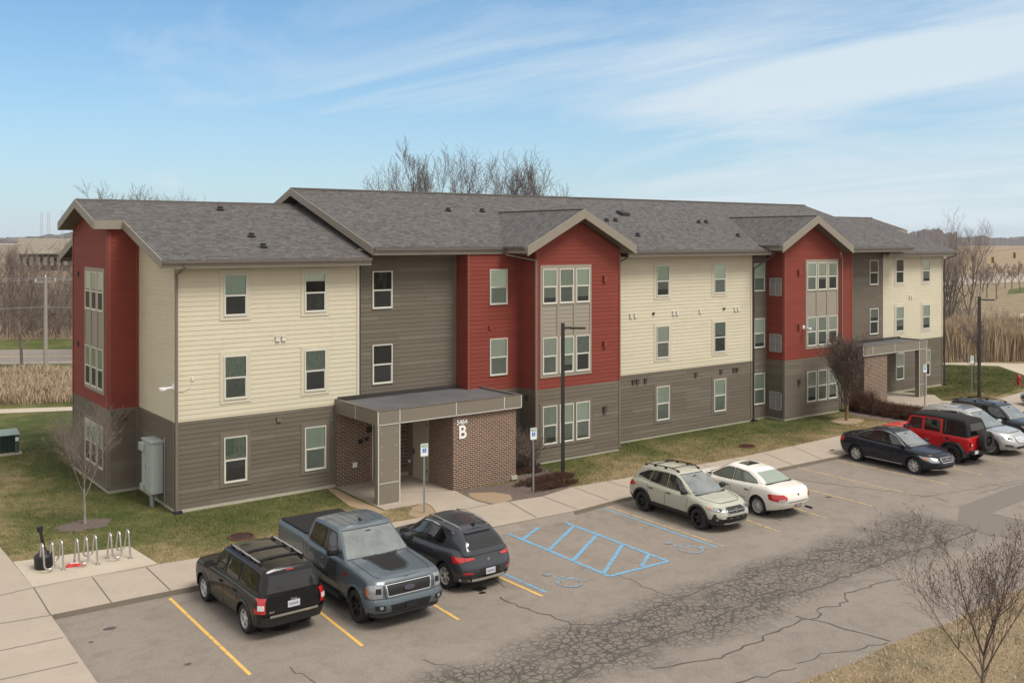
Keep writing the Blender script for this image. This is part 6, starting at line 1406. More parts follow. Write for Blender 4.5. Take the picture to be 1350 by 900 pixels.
        for k, xx in enumerate(xs_):
            for yy in ((-.36, .36) if k == 0 else (-.40, 0, .40)):
                h1 = (s.cab_z(xx, .55)-zb_); mb = MB(); mb.prism([(xx-.06, yy-.21), (xx+.05, yy-.21), (xx+.05, yy+.21), (xx-.06, yy+.21)], zb_-.05, zb_+h1*.45)
                mb.tube((xx-.02, yy, zb_), (xx-.03, yy, zb_+h1*.62), .02, .02, 6); mb.obox((xx-.03, yy, zb_+h1*.78), (.045, 0, 0), (0, .12, 0), (0, 0, .085)); mb.build('seat', mat['seat_cloth'], s.r)
    def CSm(s, side):
        return lambda x, h: Vector((x, side*s.cab_w(h, x), s.cab_z(x, h)))
    def CF(s):
        def f(a, h):
            W = s.cab_w(h, s.cab_f(h)-s.ccf*.5); k = min(.999, abs(a)); x = s.cab_f(h)-s.ccf+s.ccf*max(0, 1-k**7)**(1/2.2); return Vector((x, a*W, s.cab_z(x, h)))
        return f
    def CR(s):
        def f(a, h):
            W = s.cab_w(h, s.cab_r(h)+s.ccr*.5); k = min(.999, abs(a)); x = s.cab_r(h)+s.ccr-s.ccr*max(0, 1-k**7)**(1/2.2); return Vector((x, a*W, s.cab_z(x, h)))
        return f
    def CT(s):
        return lambda x, a: Vector((x, a*(s.cab_w(1, x)-.07), s.cab_z(x, 1)+s.rcrown*(1-a*a)))
    def panel(s, name, mp_, poly, m, off=.006, cuts=(8, 6), parent=None, thick=0.0, ref=None):
        bm = bmesh.new(); vs = [bm.verts.new((p[0], p[1], 0)) for p in poly]; bm.faces.new(vs); xs = [p[0] for p in poly]; ys = [p[1] for p in poly]
        for ax, lo, hi, nn in ((0, min(xs), max(xs), cuts[0]), (1, min(ys), max(ys), cuts[1])):
            for i in range(1, nn):
                co = [0, 0, 0]; no = [0, 0, 0]; co[ax] = lo+(hi-lo)*i/nn; no[ax] = 1
                bmesh.ops.bisect_plane(bm, geom=bm.verts[:]+bm.edges[:]+bm.faces[:], plane_co=co, plane_no=no)
        cen = Vector((0, 0, s.R*2.0)); e = .004; new = []
        for v_ in bm.verts:
            a, b = v_.co.x, v_.co.y; p = mp_(a, b); du = mp_(a+e, b)-mp_(a-e, b); dv = mp_(a, b+e)-mp_(a, b-e); n_ = du.cross(dv)
            if n_.length < 1e-10: n_ = Vector((0, 0, 1))
            n_.normalize()
            out = Vector((p.x*.15, p.y, (p.z-s.R*1.6)*1.0)) if ref is None else Vector(ref)
            if n_.dot(out) < 0: n_ = -n_
            new.append((v_, p+n_*off, n_))
        for v_, p, n_ in new: v_.co = p
        if thick:
            nm = {v_.index: n_ for v_, p, n_ in new}
        bmesh.ops.recalc_face_normals(bm, faces=bm.faces); bm.normal_update(); nmap = {id(v_): n_ for v_, p, n_ in new}; sc_ = 0
        for f_ in bm.faces: sc_ += sum(f_.normal.dot(nmap[id(v_)]) for v_ in f_.verts if id(v_) in nmap)
        if sc_ < 0: bmesh.ops.reverse_faces(bm, faces=bm.faces[:])
        me = bpy.data.meshes.new(name); bm.to_mesh(me); bm.free(); me.materials.append(m); me.polygons.foreach_set('use_smooth', [True]*len(me.polygons))
        return link(name, me, parent or s.r)
    def strip(s, name, mp_, pts, wd, m, off=.008, parent=None, n=6, ref=None, closed=False):
        P_ = [Vector(p) for p in pts]; L_ = []
        if closed: P_.append(P_[0])
        for a, b in zip(P_, P_[1:]):
            for i in range(n): L_.append(a+(b-a)*i/n)
        L_.append(P_[-1]); mb = MB(); e = .004; q3 = []
        for p in L_:
            a, b = p; c = mp_(a, b); du = mp_(a+e, b)-mp_(a-e, b); dv = mp_(a, b+e)-mp_(a, b-e); n_ = du.cross(dv); n_.normalize() if n_.length > 1e-12 else None
            out = Vector((c.x*.15, c.y, c.z-s.R*1.6)) if ref is None else Vector(ref)
            if n_.dot(out) < 0: n_ = -n_
            q3.append((c+n_*off, n_))
        for i in range(len(q3)-1):
            a, na = q3[i]; b, nb = q3[i+1]; d = (b-a)
            if d.length < 1e-6: continue
            d.normalize(); t0 = d.cross(na)*wd/2; t1 = d.cross(nb)*wd/2; mb.face([a-t0, b-t1, b+t1, a+t0])
            mb.face([a+t0, b+t1, b+t1-nb*.012, a+t0-na*.012]); mb.face([a-t0-na*.012, b-t1-nb*.012, b-t1, a-t0])
        return mb.build(name, m, parent or s.r)
    def wheels(s, style, n, m, track=None, tw=.225):
        track = track or s.W-.015
        for x in (s.wb/2, -s.wb/2):
            for sg in (-1, 1):
                s.wheel((x, sg*(track-tw/2), s.R), sg, style, n, m, tw)
    def wheel(s, c, sg, style, n, m, tw, parent=None, axis='y', name='wheel'):
        w = bpy.data.objects.new(name, None); COL.objects.link(w); w.parent = parent or s.r; w.location = c
        if sg < 0 and axis == 'y': w.rotation_euler.z = pi
        if axis == 'x': w.rotation_euler.z = pi/2 if c[0] < 0 else -pi/2
        w.empty_display_size = .1; R = s.R; rr_ = R*s.rim; h = tw/2
        mb = MB(); mb.lathe([(rr_*.97, -h*.8), (rr_*1.03, -h*.95), (R*.90, -h), (R*.975, -h*.82), (R, -h*.55), (R, h*.55), (R*.975, h*.82), (R*.90, h), (rr_*1.03, h*.95), (rr_*.97, h*.8)], 40, 'y'); t_ = mb.build('tyre', mat['tyre'], w, smooth=35)
        mb = MB(); mb.lathe([(rr_*.98, -h*.8), (rr_*.93, -h*.2), (rr_*.90, h*.5), (rr_*.96, h*.86), (rr_*1.0, h*.86), (rr_*1.0, h*.78)], 40, 'y')
        y0 = h*.70; r0 = rr_*.20; r1 = rr_*.95
        mb.lathe([(.001, y0+.012), (r0*.7, y0+.012), (r0, y0), (r0, y0-.05)], 20, 'y')
        for k in range(n):
            a = 2*pi*k/n+.3
            if style == 'split': angs = (a-.14, a+.14)
            elif style == 'y': angs = (a,)
            else: angs = (a,)
            for aa in angs:
                wd0, wd1 = {'split': (.035, .022), 'five': (.075, .055), 'multi': (.030, .022), 'y': (.05, .05)}[style]
                p0 = Vector((cos(a if style == 'split' else aa)*r0*.7, y0-.004, sin(a if style == 'split' else aa)*r0*.7)); p1 = Vector((cos(aa)*r1, y0-.012, sin(aa)*r1)); d = (p1-p0).normalized(); q = Vector((0, 1, 0)).cross(d)
                v = [p0-q*wd0/2, p1-q*wd1/2, p1+q*wd1/2, p0+q*wd0/2]; dn = Vector((0, -.03, 0)); mb.face(v[::-1]); mb.face([v[0], v[1], v[1]+dn, v[0]+dn][::-1]); mb.face([v[2], v[3], v[3]+dn, v[2]+dn][::-1])
                if style == 'y':
                    pm = p0.lerp(p1, .5)
                    for dq in (-.28, .28):
                        p2 = Vector((cos(aa+dq)*r1, y0-.012, sin(aa+dq)*r1)); d2 = (p2-pm).normalized(); q2 = Vector((0, 1, 0)).cross(d2); v = [pm-q2*.018, p2-q2*.014, p2+q2*.014, pm+q2*.018]; mb.face(v[::-1])
        mb.build('rim', m, w, smooth=40)
        mb = MB(); mb.tube((0, -h*.3, 0), (0, h*.05, 0), rr_*.62, rr_*.62, 24); mb.build('brake_disc', mat['brake'], w)
        mb = MB(); mb.tube((0, -h*.7, 0), (0, -h*.35, 0), rr_*.95, rr_*.95, 24); mb.build('hub_backing', mat['black'], w); return w
    def liners(s):
        for x in (s.wb/2, -s.wb/2):
            for sg in (-1, 1):
                mb = MB(); n = 18; R = s.R*s.ar-.004; y0, y1 = sg*(s.W-.02), sg*(s.W-.36); zb = s.sill-.0
                for k in range(n):
                    a0, a1 = -.25+(pi+.5)*k/n, -.25+(pi+.5)*(k+1)/n; p = lambda a, y: (x+R*cos(a), y, s.R+.01+R*sin(a)); mb.face([p(a0, y0-sg*.03), p(a1, y0-sg*.03), p(a1, y1), p(a0, y1)])
                mb.face([(x+R*cos(a), y1, s.R+.01+R*sin(a)) for a in [2*pi*k/24 for k in range(24)]])
                mb.build('wheel_well', mat['black'], s.r)
    def flares(s, w_, out_, m, zcut=None):
        for x in (s.wb/2, -s.wb/2):
            for sg in (-1, 1):
                mb = MB(); R0, n = s.R*s.ar, 20; R1 = R0+w_; rows = []
                for k in range(n+1):
                    a = -.12+(pi+.24)*k/n; row = []
                    for Rr, o_ in ((R0-.006, -.02), (R0-.004, out_), (R0+w_*.5, out_*1.05), (R1, out_*.5), (R1+.004, -.01)):
                        px_, pz = x+Rr*cos(a), s.R+.01+Rr*sin(a); W = s.W_at(max(s.xr+.02, min(s.xf-.02, px_)), pz); W = max(W, s.W*.80); row.append((px_, sg*(W+o_), pz))
                    rows.append(row)
                for a, b in zip(rows, rows[1:]):
                    for i in range(4): mb.face([a[i], a[i+1], b[i+1], b[i]])
                mb.build('fender_trim', m, s.r, smooth=50)
    def mirror(s, x, z, m, big=1.0, m2=None):
        for sg in (-1, 1):
            W = s.cab_w(.1, x); y = sg*(W+.10+.02); mb = MB(); hw, hh, dp = .115*big, .078*big, .06
            n = 10; rows = []
            for k, (xx, sc_) in enumerate(((-.035, .85), (-.03, 1), (.02, 1), (.06, .8), (.09, .4))):
                rows.append([(x+xx, y+sg*.04+hw*sc_*(abs(cos(t_))**.6)*(1 if cos(t_) > 0 else -1), z+hh*sc_*(abs(sin(t_))**.6)*(1 if sin(t_) > 0 else -1)) for t_ in [2*pi*i/n for i in range(n)]])
            for a, b in zip(rows, rows[1:]):
                for i in range(n): j = (i+1) % n; mb.face([a[i], a[j], b[j], b[i]])
            mb.face(rows[0]); mb.face(rows[-1]); mb.bar((x-.01, sg*(W-.03), z-.05), (x, y, z-.03), .06, .04)
            o = mb.build('side_mirror', m, s.r, smooth=50); mb = MB(); mb.face([(x-.037, y+sg*.04-hw*.78, z-hh*.72), (x-.037, y+sg*.04+hw*.78, z-hh*.72), (x-.037, y+sg*.04+hw*.78, z+hh*.72), (x-.037, y+sg*.04-hw*.78, z+hh*.72)]); mb.build('mirror_glass', mat['chrome'], o)
    def handles(s, xs, z, m):
        for sg in (-1, 1):
            for x in xs:
                W = s.W_at(x, z); mb = MB(); mb.obox((x, sg*(W+.028), z), (.085, 0, 0), (0, .010, 0), (0, 0, .014)); 
                for dx in (-.07, .07): mb.obox((x+dx, sg*(W+.01), z), (.012, 0, 0), (0, .016, 0), (0, 0, .012))
                mb.build('door_handle', m, s.r)
    def seams(s, lines):
        for sg in (-1, 1):
            for L_ in lines: s.strip('door_seam', s.S(sg), L_, .011, mat['seam'], .003)
    def side_glass(s, polys, m, edge=None, em=None, off=.008):
        for sg in (-1, 1):
            for i, p in enumerate(polys):
                s.cuts.append((s.CSm(sg), p))
                mm = m[i] if isinstance(m, (list, tuple)) else m; o = s.panel('side_window', s.CSm(sg), p, mm, off, (6, 3))
                if edge: s.strip('window_trim', s.CSm(sg), p, edge, em, .013, parent=o, n=4, closed=True)
    def rails(s, x0, x1, a, m, h=.045, feet=(0, .5, 1), r=.017, cross=()):
        for sg in (-1, 1):
            pts = []; n = 14
            for i in range(n+1):
                k = i/n; x = x0+(x1-x0)*k; p = s.CT()(x, a*sg); e = min(1, min(k, 1-k)*9); pts.append((p.x, p.y, p.z+.005+h*e))
            mb = MB(); mb.path(pts, r, 7)
            for k in feet: x = x0+(x1-x0)*(.04+k*.92); p = s.CT()(x, a*sg); mb.obox((p.x, p.y, p.z+h*.45), (.05, 0, 0), (0, .016, 0), (0, 0, h*.5))
            mb.build('roof_rail', m, s.r, smooth=50)
    def plate_(s, front, z, m, h=.15, w=.305, a=0, tilt=0):
        f = (s.Fm() if front else s.Rm()); p = f(a, z); sx = 1 if front else -1; mb = MB(); mb.obox((p.x+sx*.018, p.y, z), (.008, 0, 0), (0, w/2, 0), (0, 0, h/2)); o = mb.build('licence_plate', m, s.r)
        mb = MB(); mb.obox((p.x+sx*.0275, p.y, z), (.001, 0, 0), (0, w*.38, 0), (0, 0, h*.16)); mb.build('plate_characters', simple('plate_ink', (.22, .24, .34), .5), o)
    def grille(s, poly, m, frame=None, fw=.02, bars=0, zs=None, off=.008):
        g_ = s.panel('grille', s.Fm(), poly, m, off, (8, 4), ref=(1, 0, 0))
        if frame: s.strip('grille_surround', s.Fm(), poly, fw, frame, off+.012, parent=g_, n=8, ref=(1, 0, 0), closed=True)
        if bars:
            zs_ = [p[1] for p in poly]; z0, z1 = min(zs_), max(zs_)
            for i in range(bars):
                z = z0+(z1-z0)*(i+1)/(bars+1); xs = []
                for a, b in zip(poly, poly[1:]+poly[:1]):
                    if (a[1]-z)*(b[1]-z) < 0: xs.append(a[0]+(b[0]-a[0])*(z-a[1])/(b[1]-a[1]))
                if len(xs) >= 2: s.strip('grille_bar', s.Fm(), [(min(xs), z), (max(xs), z)], .014, frame or mat['chrome'], off+.008, parent=g_, n=8, ref=(1, 0, 0))
        return g_
    def sym(s, name, mp_, poly, m, off=.008, cuts=(5, 3), ref=None, parts=()):
        for sg in (1, -1):
            q = [(p[0]*sg, p[1]) for p in poly]; o = s.panel(name, mp_, q if sg > 0 else q[::-1], m, off, cuts, ref=ref)
            for nm, pp, mm, oo in parts: q2 = [(p[0]*sg, p[1]) for p in pp]; s.panel(nm, mp_, q2 if sg > 0 else q2[::-1], mm, oo, (3, 2), parent=o, ref=ref)
def newcar(name, label, x, y, head, P_):
    r = thing(name, label, P_.get('cat', 'car'), (x, y, ZL), radians(head), None); r.scale = (CS, CS, CS); P_ = dict(P_); P_.pop('cat', None)
    d = dict(W=.90, wb=2.67, of=.9, orr=.9, R=.335, rim=.66, ar=1.16, sill=.24, app=.12, dep=.25, cf=.55, cr=.38, pf=2.0, qf=3.2, qr=4.2, crown=.03, rcrown=.035, ctap=.07, ccf=.14, ccr=.14, cround=1.0,
             T=[0, .04, .12, .25, .4, .55, .7, .8, .88, .94, .98, 1.0], ws=[(0, .90), (.06, .955), (.25, .985), (.5, 1.0), (.72, .985), (.9, .955), (1, .885)], df=[(0, .12), (.2, .02), (.45, 0), (.7, .05), (.88, .14), (1, .30)], dr=[(0, .12), (.2, .02), (.5, 0), (.8, .04), (1, .12)])
    d.update(P_); k_ = Car(r, d); CARS.append(k_); return k_
CARS = []
PT = {'black': paint('paint_black', (.006, .006, .006), .0, .30), 'bluegrey': paint('paint_blue_grey', (.074, .096, .113), .1, .32), 'darkgrey': paint('paint_dark_grey', (.052, .056, .064), .3, .30), 'sage': paint('paint_sage', (.36, .355, .285), .0, .33), 'white': paint('paint_white', (.70, .675, .61), .0, .3), 'navy': paint('paint_navy', (.010, .012, .020), .1, .28),
      'red': paint('paint_red', (.50, .012, .016), .0, .3), 'silver': paint('paint_silver', (.42, .42, .41), .55, .32), 'charcoal': paint('paint_charcoal', (.026, .029, .034), .2, .30)}
CP, CH, GD, GL_, GW = mat['car_plastic'], mat['chrome'], mat['car_glass_dark'], mat['car_glass'], mat['windshield_glass']
BL = mat['black']
def details(c, x0, x1, a0=.84, a1=.80, fl=True):
    for sg in (-1, 1): c.strip('hood_seam', c.H(), [(x0, a0*sg), (x1, a1*sg)], .012, mat['seam'], .003, ref=(0, 0, 1), n=10)
    c.strip('hood_seam', c.H(), [(x1, -a1), (x1+.03, 0), (x1, a1)], .012, mat['seam'], .003, ref=(0, 0, 1), n=8)
def wiper(c, y0=.55):
    details(c, c.cab_f(0)+.02, c.xf-c.cf*.62)
    for a0, a1, hh in ((-.75, -.05, .09), (-.05, .60, .09)): c.strip('wiper', c.CF(), [(a0, .03), (a1, hh)], .018, BL, .022, ref=(1, 0, 1))
def wind(c, b, t, m=None, band=True):
    c.cuts.append((c.CF(), [(-.90, b+.02), (.90, b+.02), (.87, t-.02), (-.87, t-.02)], (1, 0, .6)))
    o = c.panel('windshield', c.CF(), [(-.93, b), (.93, b), (.90, t), (-.90, t)], m or GW, .008, (12, 4), ref=(1, 0, .6))
    if band: c.strip('windshield_band', c.CF(), [(-.90, t), (.90, t)], .03, BL, .011, parent=o, n=12, ref=(1, 0, .6)); c.strip('windshield_cowl', c.CF(), [(-.93, b), (.93, b)], .05, BL, .012, parent=o, n=12, ref=(1, 0, .6))
    mb = MB(); p = c.CF()(0, t-.10); mb.obox((p.x+.012, 0, p.z), (.006, 0, 0), (0, .07, 0), (0, 0, .03)); mb.build('sensor_housing', BL, o)
def rearw(c, b, t, m, a=.84, a2=.84):
    c.cuts.append((c.CR(), [(-a, b), (a, b), (a2, t), (-a2, t)], (-1, 0, .6)))
    return c.panel('rear_window', c.CR(), [(-a, b), (a, b), (a2, t), (-a2, t)], m, .008, (10, 4), ref=(-1, 0, .6))

# 1 black boxy SUV, rear to the camera
c = newcar('parked_suv', 'black boxy compact SUV with silver wheels at the left end of the parked row', -1.17, -10.25, 90.8, dict(cat='suv', paint=PT['black'], W=.875, wb=2.635, of=.83, orr=.92, R=.345, ar=1.17, sill=.28, cf=.38, cr=.22, qf=4.5, qr=7, ctap=.04,
    top=[(-2.3, 1.03), (-1.2, 1.06), (0, 1.07), (.75, 1.06), (1.0, 1.04), (1.7, 1.0), (2.16, .93)], ws=[(0, .93), (.08, .97), (.3, .985), (.6, 1.0), (.85, .985), (1, .93)], df=[(0, .06), (.2, 0), (.5, 0), (.8, .02), (1, .12)], dr=[(0, .08), (.2, 0), (.5, 0), (1, .05)],
    ca=[(0, 1.02), (.5, .74), (1, .42)], cb=[(0, -2.17), (.5, -2.10), (1, -1.98)], cw=[(0, .815), (.9, .68), (1, .67)], roof=[(-2.1, 1.575), (-1.2, 1.625), (0, 1.64), (.5, 1.61)], cround=.8, ccf=.12, ccr=.09))
c.body(); c.cabin(); c.liners(); wind(c, .10, .88); rearw(c, .16, .80, GD, .84, .82)
c.side_glass([[(.62, .14), (.40, .76), (-.02, .80), (-.02, .12)], [(-.08, .12), (-.08, .80), (-.85, .80), (-.85, .12)], [(-1.0, .14), (-.98, .78), (-1.72, .76), (-1.86, .18)]], [GL_, GD, GD], .022, BL)
c.wheels('five', 5, mat['rim_silver']); c.flares(.045, .022, PT['black']); c.mirror(.72, 1.16, BL, 1.1); c.handles((-.02+.12, -.75), .88, PT['black'])
c.seams([[(.78, .34), (.80, .98)], [(-.05, .34), (-.05, 1.04)], [(-.92, .68), (-.90, 1.04)], [(.80, .33), (-.80, .33)]])
RF = (-1, 0, 0)
c.sym('tail_lamp', c.Rm(), [(.80, .68), (.985, .68), (.985, 1.02), (.80, 1.02)], mat['lamp_red'], .016, (3, 4), RF, [('reversing_lens', [(.83, .76), (.93, .76), (.93, .87), (.83, .87)], mat['lens_white'], .022)])
c.strip('bumper_step', c.Rm(), [(-.70, .60), (.70, .60)], .055, CH, .045, n=10, ref=RF); c.plate_(False, .80, mat['plate']); c.panel('high_brake_lamp', c.CR(), [(-.14, .90), (.14, .90), (.14, .945), (-.14, .945)], mat['lamp_red'], .02, (3, 1), ref=RF)
c.panel('tailgate_seam', c.Rm(), [(-.76, .64), (.76, .64), (.76, .652), (-.76, .652)], mat['seam'], .004, (6, 1), ref=RF)
c.panel('rear_bumper', c.Rm(), [(-1.02, .34), (1.02, .34), (1.02, .60), (-1.02, .60)], CP, .026, (16, 2), ref=RF)
M_ = lambda p, rz, tilt=pi/2: Matrix.Translation(p) @ Matrix.Rotation(rz, 4, 'Z') @ Matrix.Rotation(tilt, 4, 'X')
text_mesh('emblem', 'Jeep', .10, CH, c.r, M_((c.xr-.012, 0, .915), -pi/2), .003, .002); text_mesh('emblem', '4x4', .085, CH, c.r, M_((c.xr-.012, .56, .70), -pi/2), .003, .002)
for sg in (-1, 1):
    mb = MB(); pts = [c.CT()(x, sg*.93) for x in (.10, -.45, -1.0, -1.55)]
    for p, q in zip(pts, pts[1:]): mb.tube((p.x, p.y, p.z+.06), (q.x, q.y, q.z+.06), .022, .022, 8)
    o = mb.build('roof_rail', mat['steel'], c.r); mb = MB()
    for x in (.12, -.50, -1.02, -1.5): p = c.CT()(x, sg*.93); mb.obox((p.x, p.y, p.z+.03), (.07, 0, 0), (0, .03, 0), (0, 0, .035))
    mb.build('rail_foot', BL, o)
for xx in (-.55, -1.30):
    mb = MB()
    for k in range(9): p = c.CT()(xx, -.85+k*.2125); mb.obox((p.x, p.y, p.z+.012), (.05 if k % 2 else .035, 0, 0), (0, .108, 0), (0, 0, .014))
    mb.build('roof_rack_strip', BL, c.r)
c.strip('roof_rib', c.CT(), [(-.5, -.6), (-.5, .6)], .03, PT['black'], .015, ref=(0, 0, 1))

# 2 pickup, nose to the camera
c = newcar('pickup_truck', 'blue-grey crew cab pickup truck with black bed cover and black wheels', 1.66, -10.83, -91.2, dict(cat='pickup truck', paint=PT['bluegrey'], W=1.015, wb=3.68, of=.96, orr=1.22, R=.405, rim=.64, ar=1.17, sill=.42, app=.05, dep=.10, cf=.30, cr=.12, qf=6, qr=9, crown=.035, ctap=.04,
    top=[(-3.06, 1.40), (-1.22, 1.40), (-.95, 1.33), (.8, 1.31), (1.05, 1.30), (1.7, 1.26), (2.5, 1.19), (2.8, 1.10)], ws=[(0, .93), (.08, .965), (.3, .985), (.6, 1.0), (.85, .99), (.95, .965), (1, .93)], df=[(0, .06), (.15, 0), (.35, 0), (.42, .05), (.8, .07), (.93, .12), (1, .20)], dr=[(0, .05), (.2, 0), (1, .02)],
    ca=[(0, 1.20), (.5, .84), (1, .42)], cb=[(0, -1.20), (.6, -1.16), (1, -1.02)], cw=[(0, .955), (.9, .80), (1, .79)], roof=[(-1.1, 1.88), (-.4, 1.935), (.3, 1.93), (.6, 1.90)], cround=.55, rcrown=.025, ccf=.09, ccr=.06))
c.body(); c.cabin(); c.liners(); wind(c, .06, .90)
c.side_glass([[(.72, .12), (.40, .82), (-.08, .85), (-.08, .10)], [(-.15, .10), (-.15, .85), (-.86, .84), (-.96, .14)]], [GL_, GD], .025, BL)
c.wheels('y', 6, mat['rim_dark'], tw=.265); c.flares(.05, .025, PT['bluegrey']); c.mirror(.78, 1.50, BL, 1.5); c.handles((-.02, -.85), 1.12, PT['bluegrey'])
c.seams([[(.95, .50), (.98, 1.26)], [(-.12, .50), (-.12, 1.30)], [(-1.02, .95), (-1.0, 1.30)], [(-1.22, .48), (-1.22, 1.38)], [(.95, .49), (-1.0, .49)]])
mb = MB(); mb.box(-2.98, -1.26, -.90, .90, 1.415, 1.445); mb.build('bed_cover', mat['soft_top'], c.r)
FR = (1, 0, 0)
c.grille([(-.60, .78), (.60, .78), (.64, 1.10), (-.64, 1.10)], BL, PT['bluegrey'], .05, 0, off=.012); c.strip('grille_inner_frame', c.Fm(), [(-.57, .81), (.57, .81), (.61, 1.07), (-.61, 1.07)], .018, mat['rim_silver'], .03, n=8, ref=FR, closed=True)
c.sym('headlamp', c.Fm(), [(.70, .80), (.93, .79), (.99, .85), (1.0, 1.04), (.96, 1.09), (.72, 1.10)], mat['lamp_clear'], .016, (6, 4), FR, [('lamp_insert', [(.74, .90), (.86, .90), (.86, 1.02), (.74, 1.02)], BL, .022), ('side_marker', [(.955, .86), (.985, .87), (.985, 1.02), (.955, 1.02)], mat['lamp_amber'], .022)])
c.panel('front_bumper', c.Fm(), [(-1.02, .48), (1.02, .48), (1.02, .72), (-1.02, .72)], PT['bluegrey'], .05, (18, 3), ref=FR); c.strip('bumper_lip', c.Fm(), [(-1.02, .725), (1.02, .725)], .05, PT['bluegrey'], .045, n=16, ref=FR)
c.panel('bumper_intake', c.Fm(), [(-.52, .50), (.52, .50), (.56, .64), (-.56, .64)], BL, .058, (10, 2), ref=FR); c.sym('fog_lamp', c.Fm(), [(.68, .54), (.90, .55), (.90, .66), (.68, .65)], BL, .058, (3, 2), FR, [('fog_lens', [(.74, .57), (.81, .57), (.81, .64), (.74, .64)], mat['lamp_clear'], .066)])
c.panel('skid_plate', c.Fm(), [(-.95, .34), (.95, .34), (.98, .47), (-.98, .47)], CP, .03, (12, 2), ref=FR); mb = MB(); p = c.Fm()(0, .58); mb.obox((p.x+.065, 0, .58), (.012, 0, 0), (0, .16, 0), (0, 0, .07)); mb.build('plate_holder', BL, c.r)
p = c.Fm()(0, .96); mb = MB(); n = 24
for rr0, xx, mm in ((1.0, .045, 0), ):
    mb.prism([(.135*cos(2*pi*k/n), .055*sin(2*pi*k/n)) for k in range(n)], 0, .018)
o = mb.build('oval_emblem', CH, c.r); o.data.transform(Matrix.Translation((p.x+.03, 0, .95)) @ Matrix.Rotation(pi/2, 4, 'Z') @ Matrix.Rotation(pi/2, 4, 'X'))
mb = MB(); mb.prism([(.118*cos(2*pi*k/n), .043*sin(2*pi*k/n)) for k in range(n)], .018, .021); o2 = mb.build('emblem_field', simple('emblem_blue', (.03, .05, .12), .3), o); o2.data.transform(Matrix.Translation((p.x+.03, 0, .95)) @ Matrix.Rotation(pi/2, 4, 'Z') @ Matrix.Rotation(pi/2, 4, 'X'))
text_mesh('emblem_lettering', 'Ford', .075, CH, o, M_((p.x+.052, 0, .95), pi/2), .001, .001)
c.panel('hood_decal', c.H(), [(1.22, -.42), (1.22, .42), (2.05, .34), (2.22, .20), (2.22, -.20), (2.05, -.34)], mat['soft_top'], .004, (8, 6), ref=(0, 0, 1)); c.strip('hood_decal_line', c.H(), [(1.22, .47), (2.08, .38), (2.27, .21), (2.27, -.21), (2.08, -.38), (1.22, -.47)], .012, mat['soft_top'], .006, ref=(0, 0, 1), n=8)
for a in (-.55, .55): c.panel('hood_vent', c.H(), [(1.18, a*.7-.12), (1.18, a*.7+.12), (1.30, a*.7+.12), (1.30, a*.7-.12)], BL, .008, (1, 2), ref=(0, 0, 1))
for sg in (-1, 1):
    for k in range(7): c.panel('side_decal', c.S(sg), [(.92-.10, 1.20-.075*k), (.40-.06*k, 1.20-.075*k), (.36-.06*k, 1.155-.075*k), (.92-.10, 1.155-.075*k)], BL, .004, (4, 1))
    c.panel('side_decal', c.S(sg), [(.36, .80), (.30, .68), (-1.15, .80), (-1.15, .86)], BL, .004, (8, 1)); c.panel('fender_badge', c.S(sg), [(1.22, 1.02), (1.42, 1.02), (1.42, 1.08), (1.22, 1.08)], mat['lamp_red'], .008, (2, 1))
    mb = MB(); mb.box(-.95, 1.0, sg*.92 if sg > 0 else -1.06, sg*1.06 if sg > 0 else -.92, .36, .42); mb.build('running_board', CP, c.r)
c.sym('tail_lamp', c.Rm(), [(.86, 1.0), (1.0, 1.0), (1.0, 1.36), (.86, 1.36)], mat['lamp_red'], .012, (3, 3), RF)
for a in (-.75, -.45, -.15, .15, .45, .75): c.strip('roof_rib', c.CT(), [(.30, a), (-.95, a)], .035, PT['bluegrey'], .008, ref=(0, 0, 1))
mb = MB(); p = c.CT()(.15, .0); mb.prism([(p.x-.07, -.03), (p.x+.08, -.015), (p.x+.08, .015), (p.x-.07, .03)], p.z-.01, [p.z+.06, p.z+.01, p.z+.01, p.z+.06]); mb.build('antenna_fin', BL, c.r); wiper(c)

# 3 dark grey compact SUV, rear to the camera
c = newcar('parked_crossover', 'dark grey compact crossover with chrome window line parked beside the pickup', 4.73, -10.67, 90.9, dict(cat='suv', paint=PT['darkgrey'], W=.905, wb=2.595, of=.87, orr=.89, R=.35, ar=1.15, sill=.27, cf=.62, cr=.42, qf=3, qr=3.6, ctap=.13,
    top=[(-2.25, 1.02), (-1.6, 1.09), (-.8, 1.04), (.5, 1.0), (.95, .99), (1.6, .92), (2.15, .78)], df=[(0, .12), (.25, .0), (.5, .02), (.8, .10), (1, .28)], dr=[(0, .10), (.22, 0), (.45, .0), (.7, .10), (1, .20)], ws=[(0, .93), (.08, .96), (.25, .975), (.5, .99), (.72, 1.0), (.88, .965), (1, .885)],
    ca=[(0, 1.18), (.5, .72), (1, .18)], cb=[(0, -2.04), (.5, -1.88), (1, -1.55)], cw=[(0, .795), (.9, .62), (1, .60)], roof=[(-1.7, 1.50), (-1.2, 1.565), (-.4, 1.615), (.1, 1.60), (.6, 1.52)], ccf=.16, ccr=.14))
c.body(); c.cabin(); c.liners(); wind(c, .08, .90); rearw(c, .20, .83, GD, .86, .84)
c.side_glass([[(.78, .13), (.38, .62), (.05, .80), (-.22, .84), (-.22, .13)], [(-.28, .13), (-.28, .84), (-.85, .80), (-1.10, .50), (-1.05, .20)]], [GL_, GD])
for sg in (-1, 1): c.strip('chrome_window_line', c.CSm(sg), [(.86, .13), (.40, .70), (.05, .88), (-.30, .925), (-.9, .90), (-1.35, .80)], .026, CH, .014, n=6)
c.wheels('y', 6, mat['rim_silver']); c.flares(.04, .012, CP); c.mirror(.74, 1.10, BL, 1.1); c.handles((-.05, -.88), .90, CH); c.rails(.05, -1.45, .95, mat['steel'], .05)
